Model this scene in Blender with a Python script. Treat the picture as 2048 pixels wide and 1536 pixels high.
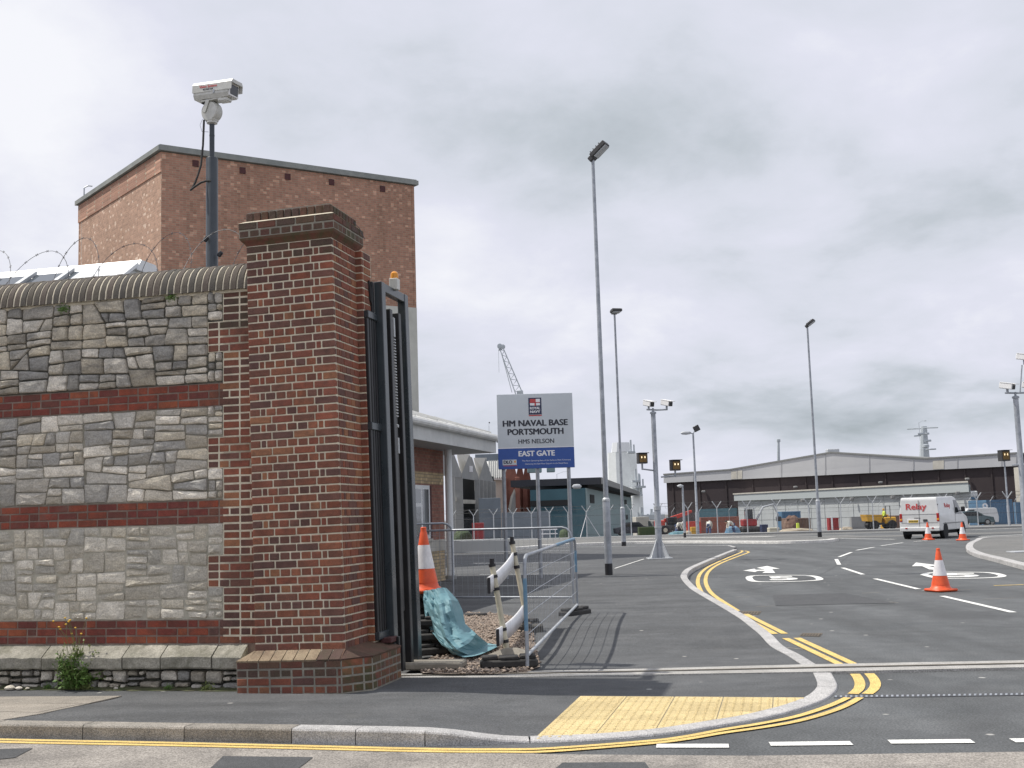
import bpy, bmesh, math, random
import numpy as np
from mathutils import Vector, Matrix, geometry
from mathutils.noise import noise as mnoise
for o in list(bpy.data.objects): bpy.data.objects.remove(o)
R = math.radians
S = bpy.context.scene
COL = S.collection
rnd = random.Random(7)

# ------------------------------------------------------------------ camera
F, CX, CY, EYE, HOR, TILT = 2300.0, 1024.0, 768.0, 1.55, 1032.0, 0.030
PITCH = math.atan((HOR-CY)/F)
_f = Vector((0, math.cos(PITCH), math.sin(PITCH))); _r0 = Vector((1, 0, 0)); _u0 = _r0.cross(_f)
_r = math.cos(TILT)*_r0-math.sin(TILT)*_u0
_u = math.sin(TILT)*_r0+math.cos(TILT)*_u0
cam_d = bpy.data.cameras.new('camera'); cam = bpy.data.objects.new('camera', cam_d); COL.objects.link(cam)
m = Matrix((( _r.x, _u.x, -_f.x, 0), (_r.y, _u.y, -_f.y, 0), (_r.z, _u.z, -_f.z, EYE), (0, 0, 0, 1)))
cam.matrix_world = m
cam_d.sensor_fit = 'HORIZONTAL'; cam_d.sensor_width = 36; cam_d.lens = F/2048*36
cam_d.clip_start = .1; cam_d.clip_end = 4000
S.camera = cam
S.render.resolution_x = 1024; S.render.resolution_y = 768

# ------------------------------------------------------------------ light
SUN_EL = R(57)
sun_h = Vector((-.978, .205)).normalized()
sunv = Vector((sun_h.x*math.cos(SUN_EL), sun_h.y*math.cos(SUN_EL), math.sin(SUN_EL)))
sd = bpy.data.lights.new('sun', 'SUN'); sd.energy = 4.1; sd.angle = R(.6); sd.color = (1, .95, .87)
so = bpy.data.objects.new('sun', sd); COL.objects.link(so); so.location = (0, 0, 60)
so.rotation_euler = (-sunv).to_track_quat('-Z', 'Y').to_euler()

W = bpy.data.worlds.new('World'); S.world = W; W.use_nodes = True
nt = W.node_tree; nt.nodes.clear()
def N(t, **k):
    n = nt.nodes.new(t)
    for a, b in k.items(): setattr(n, a, b)
    return n
def L(a, b): nt.links.new(a, b)
def math_(op, a, b=None, c=None, clamp=False):
    n = N('ShaderNodeMath', operation=op); n.use_clamp = clamp
    for i, v in enumerate((a, b, c)):
        if v is None: continue
        if isinstance(v, (int, float)): n.inputs[i].default_value = v
        else: L(v, n.inputs[i])
    return n.outputs[0]
def vmath(op, a, b):
    n = N('ShaderNodeVectorMath', operation=op)
    for i, v in enumerate((a, b)):
        if isinstance(v, (tuple, list)): n.inputs[i].default_value = v
        else: L(v, n.inputs[i])
    return n
def ramp(fac, stops, interp='LINEAR'):
    n = N('ShaderNodeValToRGB'); cr = n.color_ramp; cr.interpolation = interp
    while len(cr.elements) < len(stops): cr.elements.new(.5)
    for e, (p, c) in zip(cr.elements, stops):
        e.position = p; e.color = (*c, 1) if len(c) == 3 else c
    L(fac, n.inputs[0]); return n.outputs[0]
def mixc(fac, a, b, mode='MIX'):
    n = N('ShaderNodeMix', data_type='RGBA', blend_type=mode)
    for s, v in ((0, fac), (6, a), (7, b)):
        if isinstance(v, (int, float)): n.inputs[s].default_value = v
        elif isinstance(v, tuple): n.inputs[s].default_value = (*v, 1)
        else: L(v, n.inputs[s])
    return n.outputs[2]
def noise(vec, scale, detail=4, rough=.5, dist=0, w=None):
    n = N('ShaderNodeTexNoise')
    n.inputs['Scale'].default_value = scale; n.inputs['Detail'].default_value = detail
    n.inputs['Roughness'].default_value = rough; n.inputs['Distortion'].default_value = dist
    if vec is not None: L(vec, n.inputs['Vector'])
    return n.outputs[0]
# cloudy sky: a layer of broken cloud over a physical sky
tc = N('ShaderNodeTexCoord').outputs['Generated']
sx = N('ShaderNodeSeparateXYZ'); L(tc, sx.inputs[0])
zc = math_('MAXIMUM', sx.outputs[2], 0.0)
den = math_('ADD', zc, .30)
cx_ = N('ShaderNodeCombineXYZ')
L(math_('DIVIDE', sx.outputs[0], den), cx_.inputs[0]); L(math_('DIVIDE', sx.outputs[1], den), cx_.inputs[1])
cp = vmath('ADD', cx_.outputs[0], (3.1, 1.7, .4)).outputs[0]
n1 = noise(cp, .85, 3, .5, .3)            # big masses
n2 = noise(cp, 2.7, 7, .56, .25)          # broken detail
n3 = noise(cp, 8.5, 6, .55, .2)           # edges
mass = math_('ADD', math_('MULTIPLY_ADD', n1, .44, .045), math_('ADD', math_('MULTIPLY_ADD', n2, .44, -.03), math_('MULTIPLY', n3, .14)))
# the heavy grey cloud bank low over the harbour
def bank(az, el, wa, we, amt):
    dx, dy, dz = math.sin(R(az))*math.cos(R(el)), math.cos(R(az))*math.cos(R(el)), math.sin(R(el))
    rx, ry = math.cos(R(az)), -math.sin(R(az))
    a = vmath('DOT_PRODUCT', tc, (rx, ry, 0)).outputs['Value']
    f = vmath('DOT_PRODUCT', tc, (dx, dy, 0)).outputs['Value']
    b = math_('SUBTRACT', sx.outputs[2], dz)
    q = math_('ADD', math_('POWER', math_('DIVIDE', a, wa), 2), math_('POWER', math_('DIVIDE', b, we), 2))
    q = math_('ADD', q, math_('MULTIPLY', math_('SUBTRACT', n2, .5), 2.4))
    g = math_('POWER', 2.718, math_('MULTIPLY', q, -1.0))
    g = math_('MULTIPLY', math_('MINIMUM', g, 1.3), math_('GREATER_THAN', f, 0))
    return math_('MULTIPLY', g, amt)
val = mass
for args in ((23, 5.3, .30, .036, -.12), (17, 13, .24, .09, -.06), (2, 19, .16, .05, -.05), (-3.0, 13.6, .07, .05, .15), (-23, 21, .10, .07, .14), (8, 9.6, .16, .03, .06), (21, 19, .05, .06, .07), (-6, 27, .5, .12, .03), (4, 1.4, .8, .018, .08)):
    val = math_('ADD', val, bank(*args))
cloud = ramp(val, [(.25, (4.0, 4.5, 4.9)), (.39, (5.6, 6.05, 6.65)), (.48, (6.9, 7.2, 8.05)), (.57, (7.6, 7.75, 8.8)), (.68, (9.2, 9.3, 9.8))], 'LINEAR')
sky = N('ShaderNodeTexSky', sky_type='NISHITA'); sky.sun_disc = False
sky.sun_elevation = SUN_EL; sky.sun_rotation = math.atan2(sun_h.x, sun_h.y); sky.altitude = 5; sky.air_density = 1.2; sky.dust_density = 2.5
cover = ramp(n2, [(.12, (.85,)*3), (.3, (1, 1, 1))])
colr = mixc(cover, sky.outputs[0], cloud)
bg = N('ShaderNodeBackground'); L(colr, bg.inputs[0]); bg.inputs[1].default_value = .1
wo = N('ShaderNodeOutputWorld'); L(bg.outputs[0], wo.inputs[0])

S.view_settings.view_transform = 'Standard'; S.view_settings.look = 'None'
S.view_settings.exposure = 0.0; S.view_settings.gamma = 1.0

# ------------------------------------------------------------------ pixel <-> place helpers (survey of the photograph)
def ray(px, py): return _f*F+_r*(px-CX)+_u*(CY-py)
def Gp(px, py, z=0.0):
    d = ray(px, py); t = (z-EYE)/d.z; return Vector((d.x*t, d.y*t, z))
def Vp(px, py, Y):
    d = ray(px, py); t = Y/d.y; return Vector((d.x*t, Y, EYE+d.z*t))
def zg(y):                                  # the yard falls gently towards the harbour
    if y < 45: return 0.0
    if y < 150: return -1.45e-4*(y-45)**2
    if y < 260: return -1.599-.0304*(y-150)
    return -4.943
def Tp(px, py):                             # pixel on the falling terrain
    lo, hi = 5.0, 600.0
    for _ in range(50):
        mid = (lo+hi)/2
        if Vp(px, py, mid).z > zg(mid): lo = mid
        else: hi = mid
    return Vp(px, py, lo)
def smooth(t):
    t = min(1, max(0, t)); return t*t*(3-2*t)
def zf(x, y):                               # footway level
    a = .085*(1-smooth((x+.72)/.80)) if y < 11.6 else 0
    d = y-(8.1-.253*(x+.67))                # distance back from the kerb
    a *= 1-.72*smooth((d-.35)/1.5)
    return .014+a+.085*smooth((y-12.6)/3.4)

# ------------------------------------------------------------------ materials
MATS = {}
def mat(name, col, rough=.6, metal=0., col2=None, scale=6., amt=.5, bump=0., bscale=None, objrand=0., ramp_cols=None,
        fine=0., fineamt=.5, coat=0., spec=.5, stretch=None, trans=0., alpha=1., vor=0., dirt=None, emis=None, local=False, specks=0., tracks=None):
    global nt
    mt = bpy.data.materials.new(name); mt.use_nodes = True; nt = mt.node_tree; nt.nodes.clear()
    out = N('ShaderNodeOutputMaterial'); b = N('ShaderNodeBsdfPrincipled'); L(b.outputs[0], out.inputs[0])
    if local: pos = N('ShaderNodeTexCoord').outputs['Object']
    else: pos = N('ShaderNodeNewGeometry').outputs['Position']
    oi = N('ShaderNodeObjectInfo')
    if stretch: pos_s = vmath('MULTIPLY', pos, stretch).outputs[0]
    else: pos_s = pos
    if objrand or ramp_cols:
        comb = N('ShaderNodeCombineXYZ')
        for i in range(3): L(math_('MULTIPLY', oi.outputs['Random'], 37.0+11*i), comb.inputs[i])
        pos_s = vmath('ADD', pos_s, comb.outputs[0]).outputs[0]
    c = None
    if ramp_cols:
        st = [(i/(len(ramp_cols)), cc) for i, cc in enumerate(ramp_cols)]
        c = ramp(oi.outputs['Random'], st, 'CONSTANT')
    elif vor:
        v = N('ShaderNodeTexVoronoi'); v.inputs['Scale'].default_value = vor; L(pos, v.inputs['Vector'])
        c = mixc(math_('MULTIPLY', v.outputs['Color'], 1.0), col, col2 or col)
    base = c if c is not None else col
    nz = noise(pos_s, scale, 6, .6, .3)
    if col2 and not vor: base = mixc(ramp(nz, [(.35, (0, 0, 0)), (.68, (1, 1, 1))]), base if c is not None else col, col2) if not ramp_cols else mixc(math_('MULTIPLY', ramp(nz, [(.42, (0, 0, 0)), (.72, (1, 1, 1))]), amt), base, col2)
    # gentle tone wander so nothing is one flat colour
    tone = ramp(noise(pos_s, scale*2.3, 5, .65), [(.25, (1-.32*amt,)*3), (.75, (1+.28*amt,)*3)])
    base = mixc(1.0, base, tone, 'MULTIPLY')
    if objrand:
        base = mixc(1.0, base, ramp(oi.outputs['Random'], [(0, (1-objrand,)*3), (1, (1+objrand,)*3)]), 'MULTIPLY')
    if fine:
        sp = noise(pos, fine, 2, .6)
        base = mixc(1.0, base, ramp(sp, [(.33, (1-.9*fineamt,)*3), (.5, (1, 1, 1)), (.68, (1+1.1*fineamt,)*3)]), 'MULTIPLY')
    if tracks:                                        # worn lanes and drag marks along the road
        tn_ = noise(vmath('MULTIPLY', pos, tracks).outputs[0], 1.0, 5, .6, .4)
        base = mixc(1.0, base, ramp(tn_, [(.30, (.76,)*3), (.5, (1, 1, 1)), (.70, (1.24,)*3)]), 'MULTIPLY')
    if dirt:
        dn = noise(pos, dirt[1], 5, .65, .6)
        base = mixc(ramp(dn, [(dirt[2], (0, 0, 0)), (dirt[2]+.16, (dirt[3],)*3)]), base, dirt[0])
    if specks:
        vv = N('ShaderNodeTexVoronoi'); vv.inputs['Scale'].default_value = specks; L(pos, vv.inputs['Vector'])
        base = mixc(ramp(vv.outputs['Distance'], [(.035, (.75,)*3), (.06, (0, 0, 0))]), base, (.5, .49, .46))
    if isinstance(base, tuple): b.inputs['Base Color'].default_value = (*base, 1)
    else: L(base, b.inputs['Base Color'])
    rr = math_('ADD', math_('MULTIPLY', math_('SUBTRACT', nz, .5), .3*amt), rough, clamp=True)
    L(rr, b.inputs['Roughness'])
    b.inputs['Metallic'].default_value = metal
    b.inputs['Specular IOR Level'].default_value = spec
    if coat: b.inputs['Coat Weight'].default_value = coat; b.inputs['Coat Roughness'].default_value = .08
    if trans: b.inputs['Transmission Weight'].default_value = trans
    if emis: b.inputs['Emission Color'].default_value = (*emis[0], 1); b.inputs['Emission Strength'].default_value = emis[1]
    if bump:
        bn = N('ShaderNodeBump'); bn.inputs['Strength'].default_value = 1; bn.inputs['Distance'].default_value = bump
        h = noise(pos_s, bscale or scale*4, 6, .65)
        L(h, bn.inputs['Height']); L(bn.outputs[0], b.inputs['Normal'])
    MATS[name] = mt; return mt
M = MATS
mat('asphalt', (.102, .108, .112), .85, col2=(.118, .123, .126), scale=1.3, amt=.55, bump=.004, bscale=120, fine=62, fineamt=.38, spec=.3, dirt=((.070, .072, .075), .5, .52, .7), specks=1.6, tracks=(.9, .16, 1))
mat('asphalt_far', (.15, .152, .15), .9, col2=(.185, .183, .175), scale=.25, amt=.5, fine=60, spec=.2)
mat('footway_asphalt', (.092, .096, .100), .88, col2=(.108, .111, .114), scale=1.9, amt=.5, bump=.004, bscale=150, fine=75, fineamt=.36, spec=.3, dirt=((.15, .148, .14), 1.1, .62, .45), specks=1.9, tracks=(.35, 1.3, 1))
mat('dark_asphalt', (.075, .078, .082), .85, col2=(.09, .092, .095), scale=2.5, amt=.4, bump=.004, bscale=130, fine=170, spec=.3)
mat('road_chippings', (.33, .305, .275), .9, col2=(.25, .232, .212), scale=1.6, amt=.6, bump=.006, bscale=110, fine=95, spec=.25, dirt=((.10, .095, .09), .8, .55, .6))
mat('ground', (.13, .128, .122), .95, col2=(.16, .155, .145), scale=.15, amt=.6)
mat('slab', (.30, .27, .23), .85, col2=(.24, .22, .19), scale=2.2, amt=.5, bump=.003, bscale=70, fine=120, objrand=.08)
mat('kerb_old', (.30, .275, .24), .85, col2=(.22, .205, .18), scale=3, amt=.6, bump=.004, bscale=60, fine=130, objrand=.1, dirt=((.14, .13, .11), 3, .55, .6))
mat('kerb_new', (.46, .45, .44), .8, col2=(.37, .365, .36), scale=3, amt=.5, bump=.003, bscale=70, fine=130, objrand=.07, dirt=((.26, .25, .24), 2.4, .6, .5))
mat('yellow_paint', (.72, .52, .17), .75, col2=(.60, .43, .15), scale=3, amt=.5, fine=110, dirt=((.2, .17, .11), 2.3, .66, .55))
mat('white_paint', (.78, .78, .75), .7, col2=(.68, .68, .65), scale=3, amt=.35, fine=140, dirt=((.32, .32, .31), 2.4, .68, .5))
mat('tactile', (.60, .48, .245), .85, col2=(.50, .395, .20), scale=2.2, amt=.4, fine=150, objrand=.10, bump=.002, bscale=90, dirt=((.34, .28, .17), 3, .62, .5))
mat('soil', (.085, .075, .045), .95, col2=(.075, .095, .035), scale=9, amt=.7, bump=.01, bscale=60)
mat('mortar_band', (.15, .105, .085), .95, col2=(.26, .20, .165), scale=6, amt=.7, bump=.006, bscale=60)
mat('kerb_white', (.72, .71, .68), .8, col2=(.60, .59, .56), scale=2, amt=.5, fine=60)
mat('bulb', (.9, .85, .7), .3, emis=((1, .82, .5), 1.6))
mat('ledge_lit_brick', (.30, .235, .155), .9, col2=(.18, .125, .085), scale=5, amt=.8, bump=.004, bscale=60, fine=120, fineamt=.3)  # pale tan carries the sunlight on the pier's plinth ledge
mat('gully', (.16, .125, .085), .8, col2=(.10, .085, .065), scale=5, amt=.6)
mat('concrete', (.42, .41, .39), .85, col2=(.32, .31, .29), scale=2, amt=.6, bump=.004, bscale=50, fine=110)
mat('mortar', (.66, .60, .47), .95, col2=(.52, .47, .37), scale=7, amt=.6, bump=.006, bscale=70)
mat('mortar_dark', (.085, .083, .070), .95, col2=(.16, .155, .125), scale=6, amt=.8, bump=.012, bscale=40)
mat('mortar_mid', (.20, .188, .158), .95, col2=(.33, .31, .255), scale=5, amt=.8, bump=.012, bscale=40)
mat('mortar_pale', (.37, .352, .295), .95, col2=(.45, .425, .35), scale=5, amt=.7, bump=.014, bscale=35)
BR = [(.195, .070, .044), (.235, .084, .048), (.170, .066, .044), (.255, .092, .050), (.140, .060, .045), (.215, .075, .045), (.120, .058, .048), (.235, .073, .042), (.180, .073, .048), (.28, .122, .062), (.205, .065, .042), (.155, .069, .052)]
mat('brick', BR[0], .85, ramp_cols=BR, col2=(.075, .045, .036), scale=9, amt=.55, bump=.005, bscale=60, fine=160, fineamt=.25, tracks=(1.5, 1.5, 1.1), dirt=((.30, .26, .20), 2.2, .66, .35))
BR2 = [(.215, .046, .028), (.25, .058, .030), (.18, .040, .028), (.28, .076, .034), (.155, .037, .029), (.235, .050, .027), (.135, .044, .033)]
mat('red_brick', BR2[0], .85, ramp_cols=BR2, col2=(.10, .055, .045), scale=7, amt=.6, bump=.005, bscale=60, fine=150, fineamt=.25, tracks=(2.0, 2.0, 1.5), dirt=((.20, .16, .13), 2.6, .62, .55))
BR3 = [(.115, .05, .04), (.10, .055, .042), (.14, .052, .036), (.085, .05, .04), (.125, .066, .045)]
mat('moss_brick', BR3[0], .9, ramp_cols=BR3, col2=(.062, .066, .036), scale=6, amt=.6, bump=.006, bscale=55, fine=140, fineamt=.25)
CP = [(.066, .055, .046), (.082, .064, .052), (.055, .049, .043), (.074, .062, .049)]
mat('coping_brick', CP[0], .85, ramp_cols=CP, col2=(.105, .097, .072), scale=5, amt=.5, bump=.005, bscale=50, fine=120, fineamt=.25)
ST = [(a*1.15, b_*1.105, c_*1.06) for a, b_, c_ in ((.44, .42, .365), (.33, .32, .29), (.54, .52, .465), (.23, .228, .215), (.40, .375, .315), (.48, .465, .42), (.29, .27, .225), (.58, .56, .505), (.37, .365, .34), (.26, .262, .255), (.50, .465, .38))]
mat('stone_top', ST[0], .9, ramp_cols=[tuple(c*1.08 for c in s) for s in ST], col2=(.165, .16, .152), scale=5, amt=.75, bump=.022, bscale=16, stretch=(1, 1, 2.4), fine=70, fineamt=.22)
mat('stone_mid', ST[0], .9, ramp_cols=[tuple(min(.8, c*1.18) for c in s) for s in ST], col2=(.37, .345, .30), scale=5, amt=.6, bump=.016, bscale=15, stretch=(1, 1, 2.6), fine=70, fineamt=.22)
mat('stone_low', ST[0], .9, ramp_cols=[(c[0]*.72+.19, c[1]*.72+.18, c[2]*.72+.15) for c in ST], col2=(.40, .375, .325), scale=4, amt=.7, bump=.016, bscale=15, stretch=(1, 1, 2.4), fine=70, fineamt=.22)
mat('plinth_stone', (.36, .34, .285), .9, col2=(.22, .21, .17), scale=5, amt=.8, bump=.014, bscale=22, fine=70, fineamt=.22, objrand=.12, dirt=((.13, .125, .085), 4, .50, .7))
mat('black_metal', (.010, .011, .013), .38, col2=(.018, .019, .022), scale=4, amt=.5, spec=.5)
mat('grey_metal', (.028, .037, .044), .28, col2=(.036, .047, .055), scale=3, amt=.4, spec=.7)
mat('pole_blue', (.030, .040, .052), .38, col2=(.045, .055, .066), scale=5, amt=.4)
mat('galv', (.40, .42, .455), .45, metal=.35, col2=(.27, .295, .325), scale=4, amt=.5, local=True)
mat('galv_pale', (.52, .54, .56), .5, metal=.2, col2=(.42, .44, .46), scale=4, amt=.4, local=True)
mat('dark_metal', (.035, .035, .038), .5, col2=(.055, .054, .052), scale=6, amt=.4)
mat('cam_white', (.60, .60, .57), .4, col2=(.50, .50, .46), scale=6, amt=.4, dirt=((.33, .32, .27), 7, .64, .5))
mat('cam_bright', (.78, .78, .78), .4, amt=.2)
mat('glass', (.02, .025, .03), .06, amt=.1, spec=.8)
mat('window_glass', (.06, .075, .085), .05, amt=.2, spec=.9, coat=.3)
mat('rubber', (.022, .022, .023), .75, col2=(.055, .052, .048), scale=7, amt=.7, bump=.004, bscale=40)
mat('rubber_dusty', (.055, .053, .050), .85, col2=(.12, .115, .10), scale=7, amt=.8, bump=.006, bscale=40)
mat('cone_orange', (.80, .11, .028), .45, col2=(.68, .085, .024), scale=7, amt=.4, dirt=((.35, .10, .05), 9, .64, .4), local=True)
mat('cone_white', (.80, .79, .80), .45, col2=(.70, .68, .69), scale=8, amt=.3, dirt=((.45, .42, .40), 9, .64, .4), local=True)
mat('tarp', (.13, .275, .32), .6, col2=(.19, .33, .37), scale=1.5, amt=.25, bump=.002, bscale=20, spec=.35)
mat('plastic_white', (.78, .78, .80), .4, col2=(.68, .68, .70), scale=4, amt=.3)
mat('plastic_cream', (.62, .58, .45), .5, col2=(.52, .48, .37), scale=6, amt=.4)
mat('black_plastic', (.018, .018, .022), .5, amt=.4)
mat('wood_dusty', (.22, .20, .165), .85, col2=(.30, .275, .23), scale=5, amt=.7)
mat('gravel', (.42, .33, .26), .9, col2=(.16, .14, .125), vor=42, amt=.5, fine=60)
mat('blue_paint', (.09, .22, .36), .5, col2=(.20, .30, .38), scale=8, amt=.5)
mat('leaf', (.075, .155, .030), .55, col2=(.13, .21, .045), scale=9, amt=.6, spec=.4)
mat('leaf_pale', (.17, .22, .06), .55, col2=(.21, .24, .08), scale=9, amt=.5)
mat('stem', (.13, .16, .05), .6, amt=.4)
mat('flower', (.70, .42, .04), .6, amt=.3)
mat('sign_grey', (.58, .62, .65), .35, col2=(.55, .59, .62), scale=1, amt=.12)
mat('sign_blue', (.025, .085, .34), .35, amt=.15)
mat('sign_dark', (.018, .022, .035), .4, amt=.1)
mat('navy', (.02, .028, .075), .4, amt=.1)
mat('letter_white', (.80, .80, .82), .4, amt=.1)
mat('letter_red', (.52, .07, .07), .5, amt=.2)
mat('tower_cap', (.21, .225, .215), .8, col2=(.28, .29, .27), scale=1.5, amt=.5)
mat('vent_dark', (.075, .026, .026), .8, amt=.4)
mat('render_pale', (.58, .58, .53), .85, col2=(.50, .50, .45), scale=.8, amt=.4)
mat('gh_brick', (.215, .085, .060), .85, col2=(.18, .075, .058), scale=3, amt=.5, fine=20)
mat('gh_buff', (.40, .30, .185), .85, col2=(.34, .26, .165), scale=3, amt=.5, fine=20)
mat('white_board', (.62, .63, .62), .5, col2=(.55, .56, .55), scale=2, amt=.3)
mat('soffit', (.40, .42, .42), .6, amt=.3)
mat('roof_white', (.68, .68, .66), .5, col2=(.58, .58, .55), scale=2, amt=.5, dirt=((.36, .36, .32), 2.2, .6, .5))
mat('upvc', (.74, .76, .77), .35, amt=.2)
mat('conc_grey', (.26, .265, .265), .85, col2=(.31, .31, .30), scale=.6, amt=.4)
mat('conc_pale', (.50, .48, .43), .85, col2=(.44, .42, .37), scale=.6, amt=.4)
mat('dark_void', (.018, .020, .022), .9, amt=.3)
mat('container_grey', (.16, .19, .22), .6, col2=(.19, .22, .25), scale=.5, amt=.4)
mat('gothic', (.20, .075, .055), .9, col2=(.25, .11, .08), scale=.7, amt=.6)
mat('teal_dark', (.035, .095, .125), .6, col2=(.045, .11, .14), scale=.3, amt=.3)
mat('teal_pale', (.20, .285, .295), .6, col2=(.22, .305, .315), scale=.3, amt=.3)
mat('roof_dark', (.035, .038, .048), .7, col2=(.05, .052, .06), scale=.4, amt=.4)
mat('roof_fascia', (.21, .215, .21), .7, amt=.3)
mat('ware_brown', (.030, .021, .024), .75, col2=(.045, .033, .033), scale=.12, amt=.6)
mat('ware_fascia', (.42, .425, .44), .6, col2=(.45, .455, .465), scale=.06, amt=.25)
mat('annex_wall', (.43, .455, .46), .6, col2=(.46, .485, .485), scale=.1, amt=.25)
mat('annex_trim', (.385, .42, .425), .6, amt=.25)
mat('orange_brick', (.32, .105, .06), .85, col2=(.26, .09, .06), scale=.7, amt=.5)
mat('blue_box', (.055, .14, .25), .6, col2=(.08, .17, .27), scale=.5, amt=.4)
mat('red_paint', (.36, .03, .03), .5, col2=(.28, .028, .03), scale=1.2, amt=.4)
mat('red_machine', (.55, .06, .035), .45, amt=.4)
mat('yellow_machine', (.66, .36, .03), .5, col2=(.55, .30, .03), scale=1.5, amt=.5)
mat('hiviz', (.55, .68, .08), .6, amt=.3)
mat('skin', (.45, .25, .17), .6, amt=.2)
mat('jeans', (.06, .09, .19), .8, amt=.4)
mat('shirt', (.72, .70, .62), .8, amt=.3)
mat('hair', (.04, .03, .025), .8, amt=.3)
mat('brown_pile', (.15, .085, .062), .9, col2=(.22, .15, .11), scale=1.0, amt=.7)
mat('cream_rubble', (.52, .45, .34), .9, col2=(.40, .34, .26), vor=3, amt=.5)
mat('van_white', (.66, .67, .665), .30, col2=(.62, .63, .62), scale=1.2, amt=.25, coat=.5, dirt=((.42, .41, .38), 2.5, .62, .35))
mat('car_green', (.05, .09, .10), .3, amt=.3, coat=.5)
mat('tyre', (.018, .018, .018), .8, amt=.4)
mat('rim', (.34, .34, .33), .4, metal=.4, amt=.3)
mat('lamp_red', (.38, .02, .02), .25, amt=.2)
mat('lamp_amber', (.75, .30, .03), .25, amt=.2)
mat('plate_yellow', (.72, .50, .05), .5, amt=.2)
mat('gold_reflector', (.16, .10, .035), .25, metal=.6, amt=.8)
mat('ship_white', (.80, .83, .82), .55, col2=(.74, .77, .76), scale=.15, amt=.35)  # white paled further to paint distance haze into the colour
mat('ship_grey', (.46, .50, .525), .6, col2=(.41, .45, .475), scale=.3, amt=.3)  # grey lightened to paint distance haze on crane and masts
mat('hedge', (.045, .075, .030), .8, col2=(.07, .09, .04), scale=2, amt=.7)
mat('barb', (.11, .11, .115), .5, metal=.3, amt=.4)
def brick_wall_mat(name, c1, c2, c3, mortar, axis, pale=None, bw=.225, bh=.075, squash=1.0):
    global nt
    mt = bpy.data.materials.new(name); mt.use_nodes = True; nt = mt.node_tree; nt.nodes.clear()
    out = N('ShaderNodeOutputMaterial'); b = N('ShaderNodeBsdfPrincipled'); L(b.outputs[0], out.inputs[0])
    pos = N('ShaderNodeNewGeometry').outputs['Position']
    u = vmath('DOT_PRODUCT', pos, axis).outputs['Value']
    s = N('ShaderNodeSeparateXYZ'); L(pos, s.inputs[0])
    cb = N('ShaderNodeCombineXYZ'); L(u, cb.inputs[0]); L(s.outputs[2], cb.inputs[1])
    bt = N('ShaderNodeTexBrick'); L(cb.outputs[0], bt.inputs['Vector'])
    bt.inputs['Color1'].default_value = (*c1, 1); bt.inputs['Color2'].default_value = (*c2, 1); bt.inputs['Mortar'].default_value = (*mortar, 1)
    bt.inputs['Scale'].default_value = 1; bt.inputs['Mortar Size'].default_value = .008; bt.inputs['Brick Width'].default_value = bw; bt.inputs['Row Height'].default_value = bh
    bt.inputs['Bias'].default_value = -.1
    col = bt.outputs['Color']
    # every brick its own tone
    fu = math_('FLOOR', math_('DIVIDE', u, bw/2)); fv = math_('FLOOR', math_('DIVIDE', s.outputs[2], bh))
    cc = N('ShaderNodeCombineXYZ'); L(fu, cc.inputs[0]); L(fv, cc.inputs[1])
    wn = N('ShaderNodeTexWhiteNoise', noise_dimensions='2D'); L(cc.outputs[0], wn.inputs['Vector'])
    tone = ramp(wn.outputs['Value'], [(0, (.84,)*3), (.5, (1, 1, 1)), (.93, (1.10,)*3), (.95, pale or (1.2, 1.2, 1.2)), (1, pale or (1.3, 1.3, 1.3))])
    col = mixc(1, col, tone, 'MULTIPLY')
    st = ramp(noise(pos, .5, 5, .6, .4), [(.3, (.86, .85, .83)), (.55, (1, 1, 1)), (.75, (1.07, 1.06, 1.04))])
    col = mixc(1, col, st, 'MULTIPLY')
    streak = ramp(noise(vmath('MULTIPLY', pos, (1.2, 1.2, .12)).outputs[0], 1.6, 4, .6), [(.55, (1, 1, 1)), (.75, (.80, .80, .78))])
    col = mixc(1, col, streak, 'MULTIPLY')
    L(col, b.inputs['Base Color']); b.inputs['Roughness'].default_value = .9
    bn = N('ShaderNodeBump'); bn.inputs['Distance'].default_value = .006; L(bt.outputs['Fac'], bn.inputs['Height']); bn.invert = True; L(bn.outputs[0], b.inputs['Normal'])
    M[name] = mt; return mt

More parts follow.
